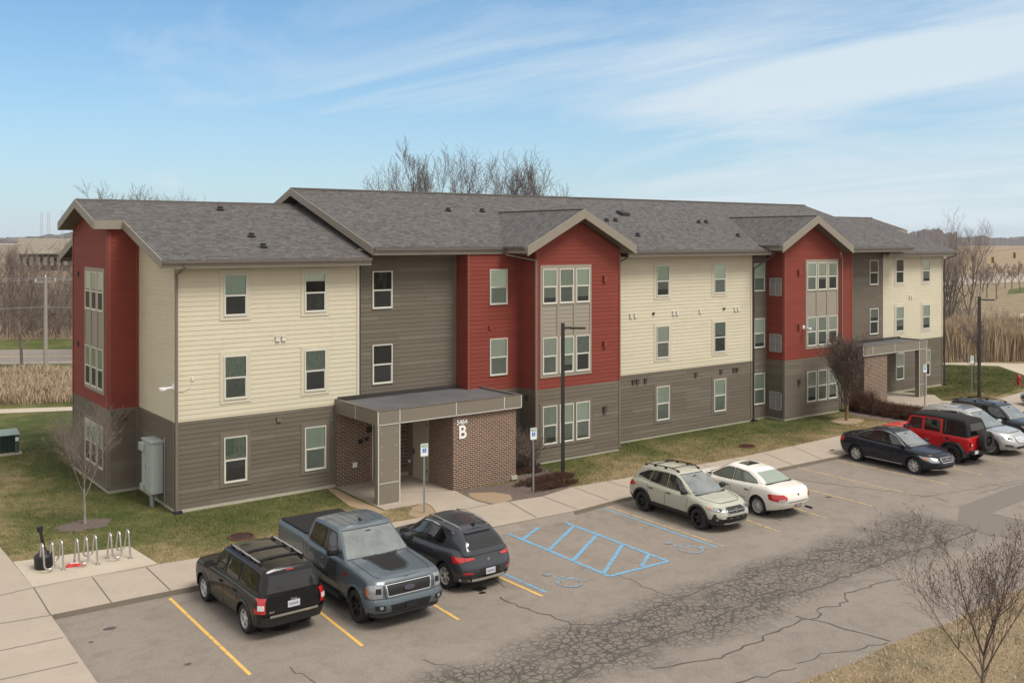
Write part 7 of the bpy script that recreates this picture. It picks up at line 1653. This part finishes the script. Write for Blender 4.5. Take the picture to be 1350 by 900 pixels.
c.seams([[(.80, .36), (.86, .92)], [(-.24, .36), (-.24, 1.0)], [(-1.0, .70), (-1.05, 1.0)], [(.80, .35), (-.85, .35)]])
c.sym('tail_lamp', c.Rm(), [(.48, .885), (.75, .86), (.98, .80), (1.06, .90), (1.02, .97), (.75, .945), (.48, .925)], mat['lamp_red'], .014, (8, 3), RF, [('lens_divider', [(.76, .87), (.775, .87), (.775, .94), (.76, .94)], BL, .019)])
c.panel('rear_bumper', c.Rm(), [(-1.06, .30), (1.06, .30), (1.06, .42), (-1.06, .42)], CP, .012, (16, 2), ref=RF); c.strip('bumper_trim', c.Rm(), [(-.62, .36), (.62, .36)], .07, mat['steel'], .05, n=12, ref=RF); c.sym('exhaust_trim', c.Rm(), [(.66, .33), (.92, .36), (.92, .44), (.70, .42)], mat['steel'], .03, (3, 2), RF, [('exhaust_tip', [(.70, .35), (.89, .375), (.89, .42), (.72, .405)], BL, .036)])
c.sym('rear_reflector', c.Rm(), [(.58, .545), (.88, .545), (.84, .60), (.62, .59)], mat['lamp_red'], .012, (4, 1), RF); c.plate_(False, .56, mat['plate']); c.panel('plate_recess', c.Rm(), [(-.40, .47), (.40, .47), (.34, .66), (-.34, .66)], CP, .006, (6, 2), ref=RF)
c.panel('rear_spoiler', c.CR(), [(-.80, .86), (.80, .86), (.78, .99), (-.78, .99)], PT['darkgrey'], .05, (10, 2), ref=RF); c.strip('wiper', c.CR(), [(-.10, .27), (.42, .32)], .02, BL, .022, ref=RF)
p = c.Rm()(0, .83); mb = MB(); mb.tube((p.x+.01, 0, .85), (p.x-.02, 0, .85), .045, .045, 16); mb.build('emblem', CH, c.r)
mb = MB(); p = c.CT()(-1.35, 0); mb.prism([(p.x-.09, -.03), (p.x+.1, -.012), (p.x+.1, .012), (p.x-.09, .03)], p.z-.02, [p.z+.07, p.z+.01, p.z+.01, p.z+.07]); mb.build('antenna_fin', BL, c.r)

# 4 sage crossover, nose to the camera
c = newcar('parked_crossover', 'pale sage green crossover with black wheels and roof rails parked beside the blue aisle', 15.05, -11.1, -92.3, dict(cat='suv', paint=PT['sage'], W=.90, wb=2.665, of=.92, orr=.88, R=.345, rim=.62, ar=1.16, sill=.30, cf=.62, cr=.36, qf=3.0, qr=3.6, ctap=.10,
    top=[(-2.25, .98), (-1.5, 1.08), (-.8, 1.05), (.5, 1.0), (.95, .99), (1.6, .93), (2.2, .80)], df=[(0, .08), (.25, .0), (.5, .02), (.75, .07), (1, .30)], ca=[(0, 1.16), (.5, .66), (1, .10)], cb=[(0, -2.06), (.5, -1.92), (1, -1.70)], cw=[(0, .80), (.9, .63), (1, .61)], roof=[(-1.8, 1.47), (-1.2, 1.535), (-.4, 1.565), (.1, 1.55), (.6, 1.47)], ccf=.16, ccr=.12))
c.body(); c.body([0, .04, .12, .22], .010, 'body_cladding', CP, False); c.cabin(); c.liners(); wind(c, .08, .90); rearw(c, .20, .84, GD)
c.side_glass([[(.72, .13), (.30, .70), (.02, .83), (-.16, .84), (-.16, .13)], [(-.22, .13), (-.22, .84), (-.92, .80), (-1.02, .16)], [(-1.08, .18), (-.98, .78), (-1.20, .74), (-1.62, .42), (-1.66, .30)]], [GL_, GD, GD], .02, BL)
c.wheels('five', 5, mat['rim_dark']); c.flares(.07, .022, CP); c.mirror(.72, 1.09, BL, 1.1); c.handles((-.03, -.88), .90, BL); c.rails(.08, -1.60, .96, BL, .06, (0, .35, .68, 1), .020)
for xx in (-.25, -1.1): mb = MB(); p = c.CT()(xx, .9); q = c.CT()(xx, -.9); mb.tube((p.x, p.y, p.z+.07), (q.x, q.y, q.z+.07), .014, .014, 6); mb.build('roof_crossbar', BL, c.r)
c.seams([[(.80, .40), (.86, .92)], [(-.19, .40), (-.19, 1.0)], [(-1.03, .72), (-1.08, 1.0)], [(.80, .395), (-.85, .395)]])
c.grille([(-.40, .60), (.40, .60), (.46, .70), (.40, .78), (-.40, .78), (-.46, .70)], BL, CH, .018, 1); mb = MB(); p = c.Fm()(0, .70); mb.tube((p.x+.01, 0, .70), (p.x+.035, 0, .70), .055, .055, 16); mb.build('emblem', CH, c.r)
c.sym('headlamp', c.Fm(), [(.52, .67), (.80, .69), (.985, .76), (1.0, .82), (.90, .80), (.54, .77)], mat['lamp_clear'], .012, (8, 3), FR, [('lamp_projector', [(.62, .69), (.72, .70), (.72, .76), (.62, .75)], BL, .018), ('turn_signal', [(.90, .75), (.975, .775), (.975, .80), (.90, .79)], mat['lamp_amber'], .018)])
c.panel('lower_grille', c.Fm(), [(-.60, .36), (.60, .36), (.50, .54), (-.50, .54)], BL, .014, (8, 2), ref=FR); c.panel('bumper_cladding', c.Fm(), [(-.95, .26), (.95, .26), (.92, .37), (-.92, .37)], CP, .022, (14, 2), ref=FR)
c.sym('fog_lamp_bezel', c.Fm(), [(.66, .36), (.95, .38), (.88, .62), (.84, .62), (.80, .50), (.66, .46)], CP, .016, (5, 4), FR, [('fog_lens', [(.78, .42), (.84, .42), (.84, .48), (.78, .48)], mat['lamp_clear'], .022)]); c.strip('lower_lip', c.Fm(), [(-.6, .30), (.6, .30)], .03, mat['steel'], .035, n=10, ref=FR)
c.sym('tail_lamp', c.Rm(), [(.66, .84), (1.02, .82), (1.08, .90), (1.0, .98), (.70, .96)], mat['lamp_red'], .012, (6, 3), RF); wiper(c)

# 5 white sedan, rear to the camera
c = newcar('parked_sedan', 'cream-white sedan with multi-spoke wheels and sunroof parked rear outward', 18.12, -11.1, 87.7, dict(paint=PT['white'], W=.893, wb=2.85, of=.93, orr=1.07, R=.325, rim=.70, ar=1.15, sill=.22, cf=.62, cr=.55, qf=3, qr=3.0, ctap=.12, crown=.045,
    top=[(-2.5, .90), (-2.3, .985), (-1.6, 1.02), (-.8, .98), (.5, .93), (.95, .94), (1.7, .87), (2.35, .70)], dr=[(0, .10), (.25, .02), (.55, 0), (.8, .05), (.95, .10), (1, .18)], ca=[(0, 1.28), (.5, .76), (1, .22)], cb=[(0, -1.78), (.5, -1.45), (1, -.95)], cw=[(0, .77), (.9, .585), (1, .56)], roof=[(-1.5, 1.33), (-.9, 1.40), (-.3, 1.435), (.2, 1.43), (.7, 1.36)], ccf=.17, ccr=.17, cround=1.3))
c.body(); c.cabin(); c.liners(); wind(c, .08, .90); o = rearw(c, .14, .88, GL_, .88, .86)
c.side_glass([[(.86, .13), (.45, .62), (.10, .82), (-.18, .84), (-.18, .13)], [(-.24, .13), (-.24, .84), (-.78, .78), (-1.18, .42), (-1.30, .18)]], [GL_, GL_], .02, BL)
c.wheels('multi', 15, mat['rim_silver']); c.mirror(.80, 1.02, PT['white']); c.handles((-.05, -.95), .80, BL)
c.seams([[(.88, .32), (.94, .86)], [(-.21, .32), (-.21, .93)], [(-1.05, .66), (-1.18, .95)], [(.88, .31), (-.95, .31)], [(.85, .50), (-.90, .52)]])
c.panel('sunroof', c.CT(), [(-.05, -.62), (-.05, .62), (-.52, .62), (-.52, -.62)], mat['sunroof_glass'], .006, (4, 6), ref=(0, 0, 1))
c.sym('tail_lamp', c.Rm(), [(.60, .66), (.90, .62), (1.06, .66), (1.10, .78), (1.0, .84), (.70, .84), (.58, .76)], mat['lamp_red'], .012, (8, 4), RF, [('reversing_lens', [(.66, .66), (.86, .64), (.86, .69), (.66, .70)], mat['lens_white'], .017)])
c.strip('trunk_trim', c.Rm(), [(-.52, .62), (.52, .62)], .035, mat['rim_silver'], .014, n=10, ref=RF); c.plate_(False, .46, mat['plate_dark']); p = c.Rm()(0, .80); mb = MB(); mb.box(p.x-.012, p.x+.01, -.03, .03, .78, .84); mb.build('emblem', BL, c.r)
mb = MB(); 
for y in (-.62, .62): mb.tube((c.xr+.25, y, .27), (c.xr-.02, y, .27), .035, .035, 10)
mb.build('exhaust_pipe', BL, c.r); c.panel('bumper_seam', c.Rm(), [(-.9, .575), (.9, .575), (.9, .585), (-.9, .585)], mat['seam'], .003, (12, 1), ref=RF)

# 6 near-black sedan, nose to the camera
c = newcar('parked_sedan', 'very dark blue sedan with silver multi-spoke wheels parked nose outward left of the red off-roader', 28.62, -11.1, -93.6, dict(paint=PT['navy'], W=.91, wb=2.75, of=.96, orr=1.03, R=.33, rim=.68, ar=1.15, sill=.23, cf=.62, cr=.42, qf=3, qr=3.4, ctap=.10, crown=.04,
    top=[(-2.5, .95), (-2.2, 1.05), (-1.5, 1.04), (-.8, 1.0), (.5, .97), (.95, .97), (1.6, .90), (2.3, .76)], df=[(0, .08), (.25, .0), (.5, .02), (.75, .07), (1, .26)], ca=[(0, 1.22), (.5, .72), (1, .18)], cb=[(0, -1.86), (.5, -1.52), (1, -.98)], cw=[(0, .79), (.9, .60), (1, .575)], roof=[(-1.5, 1.38), (-.9, 1.45), (-.3, 1.50), (.2, 1.49), (.7, 1.42)], ccf=.16, ccr=.16, cround=1.2))
c.body(); c.cabin(); c.liners(); wind(c, .08, .90); rearw(c, .12, .88, GD, .88, .86)
c.side_glass([[(.80, .13), (.40, .62), (.08, .82), (-.20, .84), (-.20, .13)], [(-.26, .13), (-.26, .84), (-.80, .79), (-1.22, .42), (-1.34, .18)]], [GL_, GL_])
for sg in (-1, 1): c.strip('chrome_window_line', c.CSm(sg), [(.88, .14), (.42, .70), (.08, .89), (-.25, .915), (-.85, .87), (-1.32, .50), (-1.46, .20)], .022, CH, .013, n=6)
c.wheels('split', 7, mat['rim_silver']); c.flares(.05, .012, PT['navy']); c.mirror(.76, 1.05, PT['navy']); c.handles((-.05, -.95), .84, PT['navy'])
c.seams([[(.84, .33), (.90, .90)], [(-.23, .33), (-.23, .96)], [(-1.08, .70), (-1.2, .98)], [(.84, .32), (-.92, .32)]]); c.strip('sill_trim', c.S(1), [(.85, .30), (-.90, .30)], .02, mat['rim_silver'], .008, n=8); c.strip('sill_trim', c.S(-1), [(.85, .30), (-.90, .30)], .02, mat['rim_silver'], .008, n=8)
c.panel('sunroof', c.CT(), [(.0, -.6), (.0, .6), (-.45, .6), (-.45, -.6)], mat['sunroof_glass'], .006, (4, 6), ref=(0, 0, 1))
c.grille([(-.36, .54), (.36, .54), (.44, .66), (.36, .70), (-.36, .70), (-.44, .66)], BL, CH, .028, 1); mb = MB(); p = c.Fm()(0, .65); mb.tube((p.x+.01, 0, .63), (p.x+.035, 0, .63), .06, .06, 16); mb.build('emblem', CH, c.r)
c.sym('headlamp', c.Fm(), [(.50, .56), (.82, .56), (1.0, .66), (1.08, .78), (.95, .76), (.58, .70)], mat['lamp_clear'], .012, (8, 3), FR, [('turn_signal', [(.88, .64), (.98, .69), (1.0, .74), (.90, .71)], mat['lamp_amber'], .018)])
c.panel('lower_grille', c.Fm(), [(-.50, .30), (.50, .30), (.42, .42), (-.42, .42)], BL, .012, (8, 2), ref=FR); c.sym('fog_lamp', c.Fm(), [(.70, .34), (.90, .35), (.90, .44), (.70, .42)], BL, .012, (3, 2), FR); c.strip('lower_lip', c.Fm(), [(-.85, .27), (.85, .27)], .025, CH, .02, n=12, ref=FR)
c.sym('tail_lamp', c.Rm(), [(.66, .80), (1.02, .78), (1.14, .88), (1.02, .97), (.70, .94)], mat['lamp_red'], .012, (6, 3), RF); wiper(c)

# 7 red off-roader with soft top, rear to the camera
c = newcar('off_road_car', 'bright red boxy off-roader with black soft top and spare wheel on its tailgate', 31.85, -10.86, 87.7, dict(cat='off-road car', paint=PT['red'], W=.80, wb=3.008, of=.55, orr=.75, R=.41, rim=.55, ar=1.22, sill=.50, app=0, dep=0, cf=.14, cr=.07, qf=8, qr=12, ctap=.01, crown=.02,
    top=[(-2.3, 1.14), (-.9, 1.15), (.85, 1.15), (1.0, 1.14), (2.0, 1.08)], ws=[(0, .96), (.1, .98), (.5, 1), (.9, .995), (1, .96)], df=[(0, .05), (1, .10)], dr=[(0, .02), (1, .02)],
    ca=[(0, .80), (.5, .68), (1, .50)], cb=[(0, -2.16), (.6, -2.10), (1, -1.98)], cw=[(0, .775), (.9, .66), (1, .645)], roof=[(-2.2, 1.80), (-1.4, 1.855), (-.2, 1.86), (.5, 1.83)], cround=1.0, ccf=.06, ccr=.08, rcrown=.05))
c.body(); c.cabin(mat['soft_top']); c.liners(); wind(c, .10, .88, band=False)
for sg in (-1, 1):
    for q_ in ([(.74, .0), (.62, .12), (.50, .76), (.56, .84), (.64, .62)], [(-.04, .0), (-.04, .86), (-.16, .86), (-.16, .0)], [(-.88, .0), (-.88, .86), (-.99, .86), (-1.0, .0)], [(.74, 0), (-.99, 0), (-.99, .12), (.62, .12)], [(.50, .77), (.52, .86), (-.98, .86), (-.98, .78)]): c.panel('door_frame', c.CSm(sg), q_, PT['red'], .010+.001*len(q_), (6, 3))
c.side_glass([[(.62, .12), (.50, .76), (-.04, .78), (-.04, .12)], [(-.16, .12), (-.16, .78), (-.88, .78), (-.90, .12)], [(-1.06, .14), (-1.06, .84), (-1.90, .82), (-1.98, .16)]], [GL_, GD, GD], off=.018)
c.cuts.append((c.CR(), [(-.72, .18), (.72, .18), (.68, .80), (-.68, .80)], (-1, 0, .6)))
c.panel('soft_rear_window', c.CR(), [(-.72, .18), (.72, .18), (.68, .80), (-.68, .80)], GD, .008, (6, 3), ref=RF)
c.wheels('five', 5, mat['rim_dark'], track=.93, tw=.27); c.mirror(.62, 1.24, BL, 1.2); c.handles((-.0, -.82), .98, PT['red']); c.seams([[(.72, .58), (.74, 1.12)], [(-.10, .58), (-.10, 1.12)], [(-.98, .80), (-.96, 1.12)], [(.72, .57), (-.85, .57)]])
for x in (c.wb/2, -c.wb/2):
    for sg in (-1, 1):
        mb = MB(); R0 = c.R*1.16; prof = [radians(a) for a in (-8, 18, 48, 62, 118, 132, 162, 188)]; rad = [1.02, 1.02, 1.0, 1.0, 1.0, 1.0, 1.02, 1.02]
        q = [(x+R0*k*cos(a)*(1.06), c.R+R0*k*sin(a)) for a, k in zip(prof, rad)]; q2 = [(x+(R0+.06)*k*cos(a)*(1.06), c.R+(R0+.06)*k*sin(a)) for a, k in zip(prof, rad)]; y0, y1 = sg*.76, sg*.96
        for i in range(len(q)-1):
            a, b, a2, b2 = q[i], q[i+1], q2[i], q2[i+1]
            mb.face([(a2[0], y0, a2[1]), (b2[0], y0, b2[1]), (b2[0], y1, b2[1]), (a2[0], y1, a2[1])]); mb.face([(a[0], y0, a[1]), (a[0], y1, a[1]), (b[0], y1, b[1]), (b[0], y0, b[1])]); mb.face([(a[0], y1, a[1]), (a2[0], y1, a2[1]), (b2[0], y1, b2[1]), (b[0], y1, b[1])])
        mb.build('fender', CP, c.r)
c.panel('rear_bumper', c.Rm(), [(-.98, .50), (.98, .50), (.98, .66), (-.98, .66)], CP, .09, (6, 2), ref=RF); mb = MB(); mb.box(c.xr-.16, c.xr+.05, -.80, .80, .50, .64); mb.build('bumper_beam', CP, c.r)
for sg in (-1, 1): mb = MB(); mb.box(c.xr-.045, c.xr+.02, sg*.72-.065, sg*.72+.065, .78, 1.0); o = mb.build('tail_lamp', mat['lamp_red'], c.r); mb = MB(); mb.box(c.xr-.055, c.xr-.046, sg*.72-.03, sg*.72+.03, .84, .93); mb.build('reversing_lens', mat['lens_white'], o)
s_w = c.wheel((c.xr-.22, -.06, 1.0), 1, 'five', 5, mat['rim_dark'], .26, axis='x', name='spare_wheel'); mb = MB(); mb.box(c.xr-.12, c.xr+.02, -.2, .1, .85, 1.15); mb.build('spare_carrier', CP, c.r)
mb = MB(); mb.box(c.xr-.175, c.xr-.165, .48, .72, .52, .66); mb.build('licence_plate', mat['plate'], c.r); mb = MB(); mb.tube((-1.25, .812, 1.0), (-1.25, .825, 1.0), .07, .07, 14); mb.build('fuel_cap', CP, c.r)
c.panel('soft_top_seam', c.CSm(1), [(-1.0, .90), (.5, .90), (.5, .93), (-1.0, .93)], BL, .012, (8, 1)); c.sym('headlamp', c.Fm(), [(.62, .80), (.80, .80), (.80, .98), (.62, .98)], mat['lamp_clear'], .012, (2, 2), FR)

# 8 silver large crossover, nose to the camera
c = newcar('parked_suv', 'large silver SUV with chrome grille parked nose outward right of the red off-roader', 35.05, -11.05, -92.5, dict(cat='suv', paint=PT['silver'], W=.975, wb=2.90, of=.98, orr=1.10, R=.375, rim=.68, ar=1.14, sill=.26, cf=.72, cr=.42, qf=2.9, qr=3.4, ctap=.10, crown=.05,
    top=[(-2.5, 1.10), (-1.6, 1.14), (-.8, 1.09), (.5, 1.05), (1.0, 1.06), (1.8, .99), (2.4, .84)], df=[(0, .08), (.25, .0), (.5, .02), (.75, .08), (1, .32)], ca=[(0, 1.30), (.5, .80), (1, .24)], cb=[(0, -2.34), (.5, -2.22), (1, -1.95)], cw=[(0, .86), (.9, .66), (1, .64)], roof=[(-2.1, 1.60), (-1.2, 1.69), (-.4, 1.72), (.2, 1.70), (.8, 1.60)], ccf=.18, ccr=.12))
c.body(); c.cabin(); c.liners(); wind(c, .08, .90); rearw(c, .20, .84, GD); c.side_glass([[(.86, .13), (.42, .68), (.05, .83), (-.18, .84), (-.18, .13)], [(-.24, .13), (-.24, .84), (-1.05, .82), (-1.12, .15)], [(-1.2, .16), (-1.15, .81), (-1.60, .76), (-1.95, .40)]], [GL_, GD, GD], .02, CH)
c.wheels('y', 6, mat['rim_silver']); c.mirror(.80, 1.18, PT['silver'], 1.1); c.handles((-.03, -.95), .95, CH); c.rails(.05, -1.8, .95, mat['steel'], .04)
c.seams([[(.90, .38), (.96, .98)], [(-.21, .38), (-.21, 1.04)], [(-1.15, .78), (-1.2, 1.04)], [(.9, .37), (-.95, .37)]]); c.panel('sunroof', c.CT(), [(.0, -.6), (.0, .6), (-.50, .6), (-.50, -.6)], mat['sunroof_glass'], .006, (4, 6), ref=(0, 0, 1))
c.grille([(-.28, .58), (.28, .58), (.42, .72), (.34, .84), (-.34, .84), (-.42, .72)], mat['rim_silver'], CH, .035, 4); c.sym('headlamp', c.Fm(), [(.52, .74), (.80, .72), (.96, .80), (1.08, .96), (.90, .88), (.60, .80)], mat['lamp_clear'], .012, (8, 3), FR, [('lamp_projector', [(.68, .745), (.78, .745), (.78, .79), (.68, .79)], BL, .018)])
c.sym('fog_lamp', c.Fm(), [(.62, .44), (.90, .46), (.88, .54), (.66, .50)], BL, .012, (4, 2), FR, [('fog_trim', [(.64, .50), (.88, .54), (.88, .56), (.64, .52)], CH, .018)]); c.panel('lower_grille', c.Fm(), [(-.45, .36), (.45, .36), (.38, .46), (-.38, .46)], BL, .012, (8, 2), ref=FR); c.strip('lower_lip', c.Fm(), [(-.8, .31), (.8, .31)], .03, CH, .02, n=12, ref=FR)
c.sym('tail_lamp', c.Rm(), [(.60, .95), (1.02, .93), (1.12, 1.02), (.66, 1.06)], mat['lamp_red'], .012, (6, 2), RF); wiper(c)

# 9 charcoal wagon-like SUV at the right edge
c = newcar('parked_suv', 'charcoal SUV with black roof rails parked just beyond the large silver SUV', 38.35, -10.7, -92.5, dict(cat='suv', paint=PT['charcoal'], W=.90, wb=2.62, of=.88, orr=.98, R=.35, ar=1.15, sill=.30, cf=.42, cr=.30, qf=3.6, qr=5, ctap=.08, crown=.04,
    top=[(-2.3, 1.06), (-1.2, 1.08), (0, 1.06), (.7, 1.04), (1.0, 1.04), (1.6, 1.0), (2.2, .88)], ca=[(0, 1.18), (.5, .80), (1, .36)], cb=[(0, -2.20), (.5, -2.10), (1, -1.92)], cw=[(0, .81), (.9, .66), (1, .645)], roof=[(-2.1, 1.57), (-1.2, 1.62), (-.2, 1.63), (.4, 1.61)], ccf=.14, ccr=.10))
c.body(); c.cabin(); c.liners(); wind(c, .08, .90); rearw(c, .2, .84, GD); c.side_glass([[(.78, .13), (.44, .76), (-.06, .82), (-.06, .12)], [(-.12, .12), (-.12, .82), (-.92, .82), (-.95, .14)], [(-1.02, .16), (-1.0, .80), (-1.70, .76), (-1.88, .24)]], [GL_, GD, GD])
c.wheels('five', 5, mat['rim_silver']); c.mirror(.76, 1.14, BL); c.handles((0, -.82), .90, PT['charcoal']); c.rails(.18, -1.80, .93, BL, .06, (0, .5, 1), .022); c.seams([[(.82, .38), (.86, .98)], [(-.09, .38), (-.09, 1.02)], [(-.98, .72), (-1.0, 1.02)]])
c.panel('roof_glass_panel', c.CT(), [(.1, -.55), (.1, .55), (-.5, .55), (-.5, -.55)], mat['sunroof_glass'], .006, (4, 6), ref=(0, 0, 1)); c.sym('headlamp', c.Fm(), [(.58, .72), (.95, .72), (1.06, .86), (.62, .88)], mat['lamp_clear'], .012, (6, 3), FR, [('turn_signal', [(.90, .75), (1.0, .76), (1.02, .83), (.92, .83)], mat['lamp_amber'], .018)]); c.grille([(-.46, .66), (.46, .66), (.50, .84), (-.50, .84)], BL, CH, .02, 2)  # dark glossy glass panel set over the roof skin
mb = MB(); p = c.CT()(-1.95, 0); c.panel('rear_spoiler', c.CR(), [(-.8, .88), (.8, .88), (.78, .99), (-.78, .99)], PT['charcoal'], .07, (8, 2), ref=RF); wiper(c)

# 10 silver car whose nose just enters the picture on the right
c = newcar('parked_sedan', 'silver car at the right edge by the hydrant, only its front showing', 50.35, -8.6, 150, dict(paint=PT['silver'], W=.89, wb=2.7, of=.92, orr=1.0, R=.33, sill=.23, top=[(-2.4, .95), (-1.6, 1.0), (.5, .95), (.95, .95), (1.6, .88), (2.3, .74)], ca=[(0, 1.22), (.5, .72), (1, .18)], cb=[(0, -1.8), (.5, -1.48), (1, -.98)], cw=[(0, .78), (.9, .60), (1, .57)], roof=[(-1.5, 1.33), (-.9, 1.41), (-.3, 1.45), (.2, 1.44), (.7, 1.37)], cround=1.2))
c.body(); c.cabin(); c.liners(); wind(c, .08, .90); rearw(c, .12, .88, GD); c.side_glass([[(.80, .13), (.40, .62), (.08, .82), (-.20, .84), (-.20, .13)], [(-.26, .13), (-.26, .84), (-.80, .79), (-1.22, .42), (-1.34, .18)]], GL_); c.wheels('five', 5, mat['rim_silver']); c.mirror(.76, 1.03, PT['silver']); c.sym('headlamp', c.Fm(), [(.55, .58), (.92, .60), (1.06, .74), (.60, .70)], mat['lamp_clear'], .012, (6, 3), FR); c.grille([(-.4, .5), (.4, .5), (.44, .68), (-.44, .68)], BL, CH, .02, 1)
c.sym('tail_lamp', c.Rm(), [(.62, .72), (1.04, .72), (1.08, .86), (.66, .86)], mat['lamp_red'], .012, (6, 2), RF)
for k_ in CARS: k_.hollow()
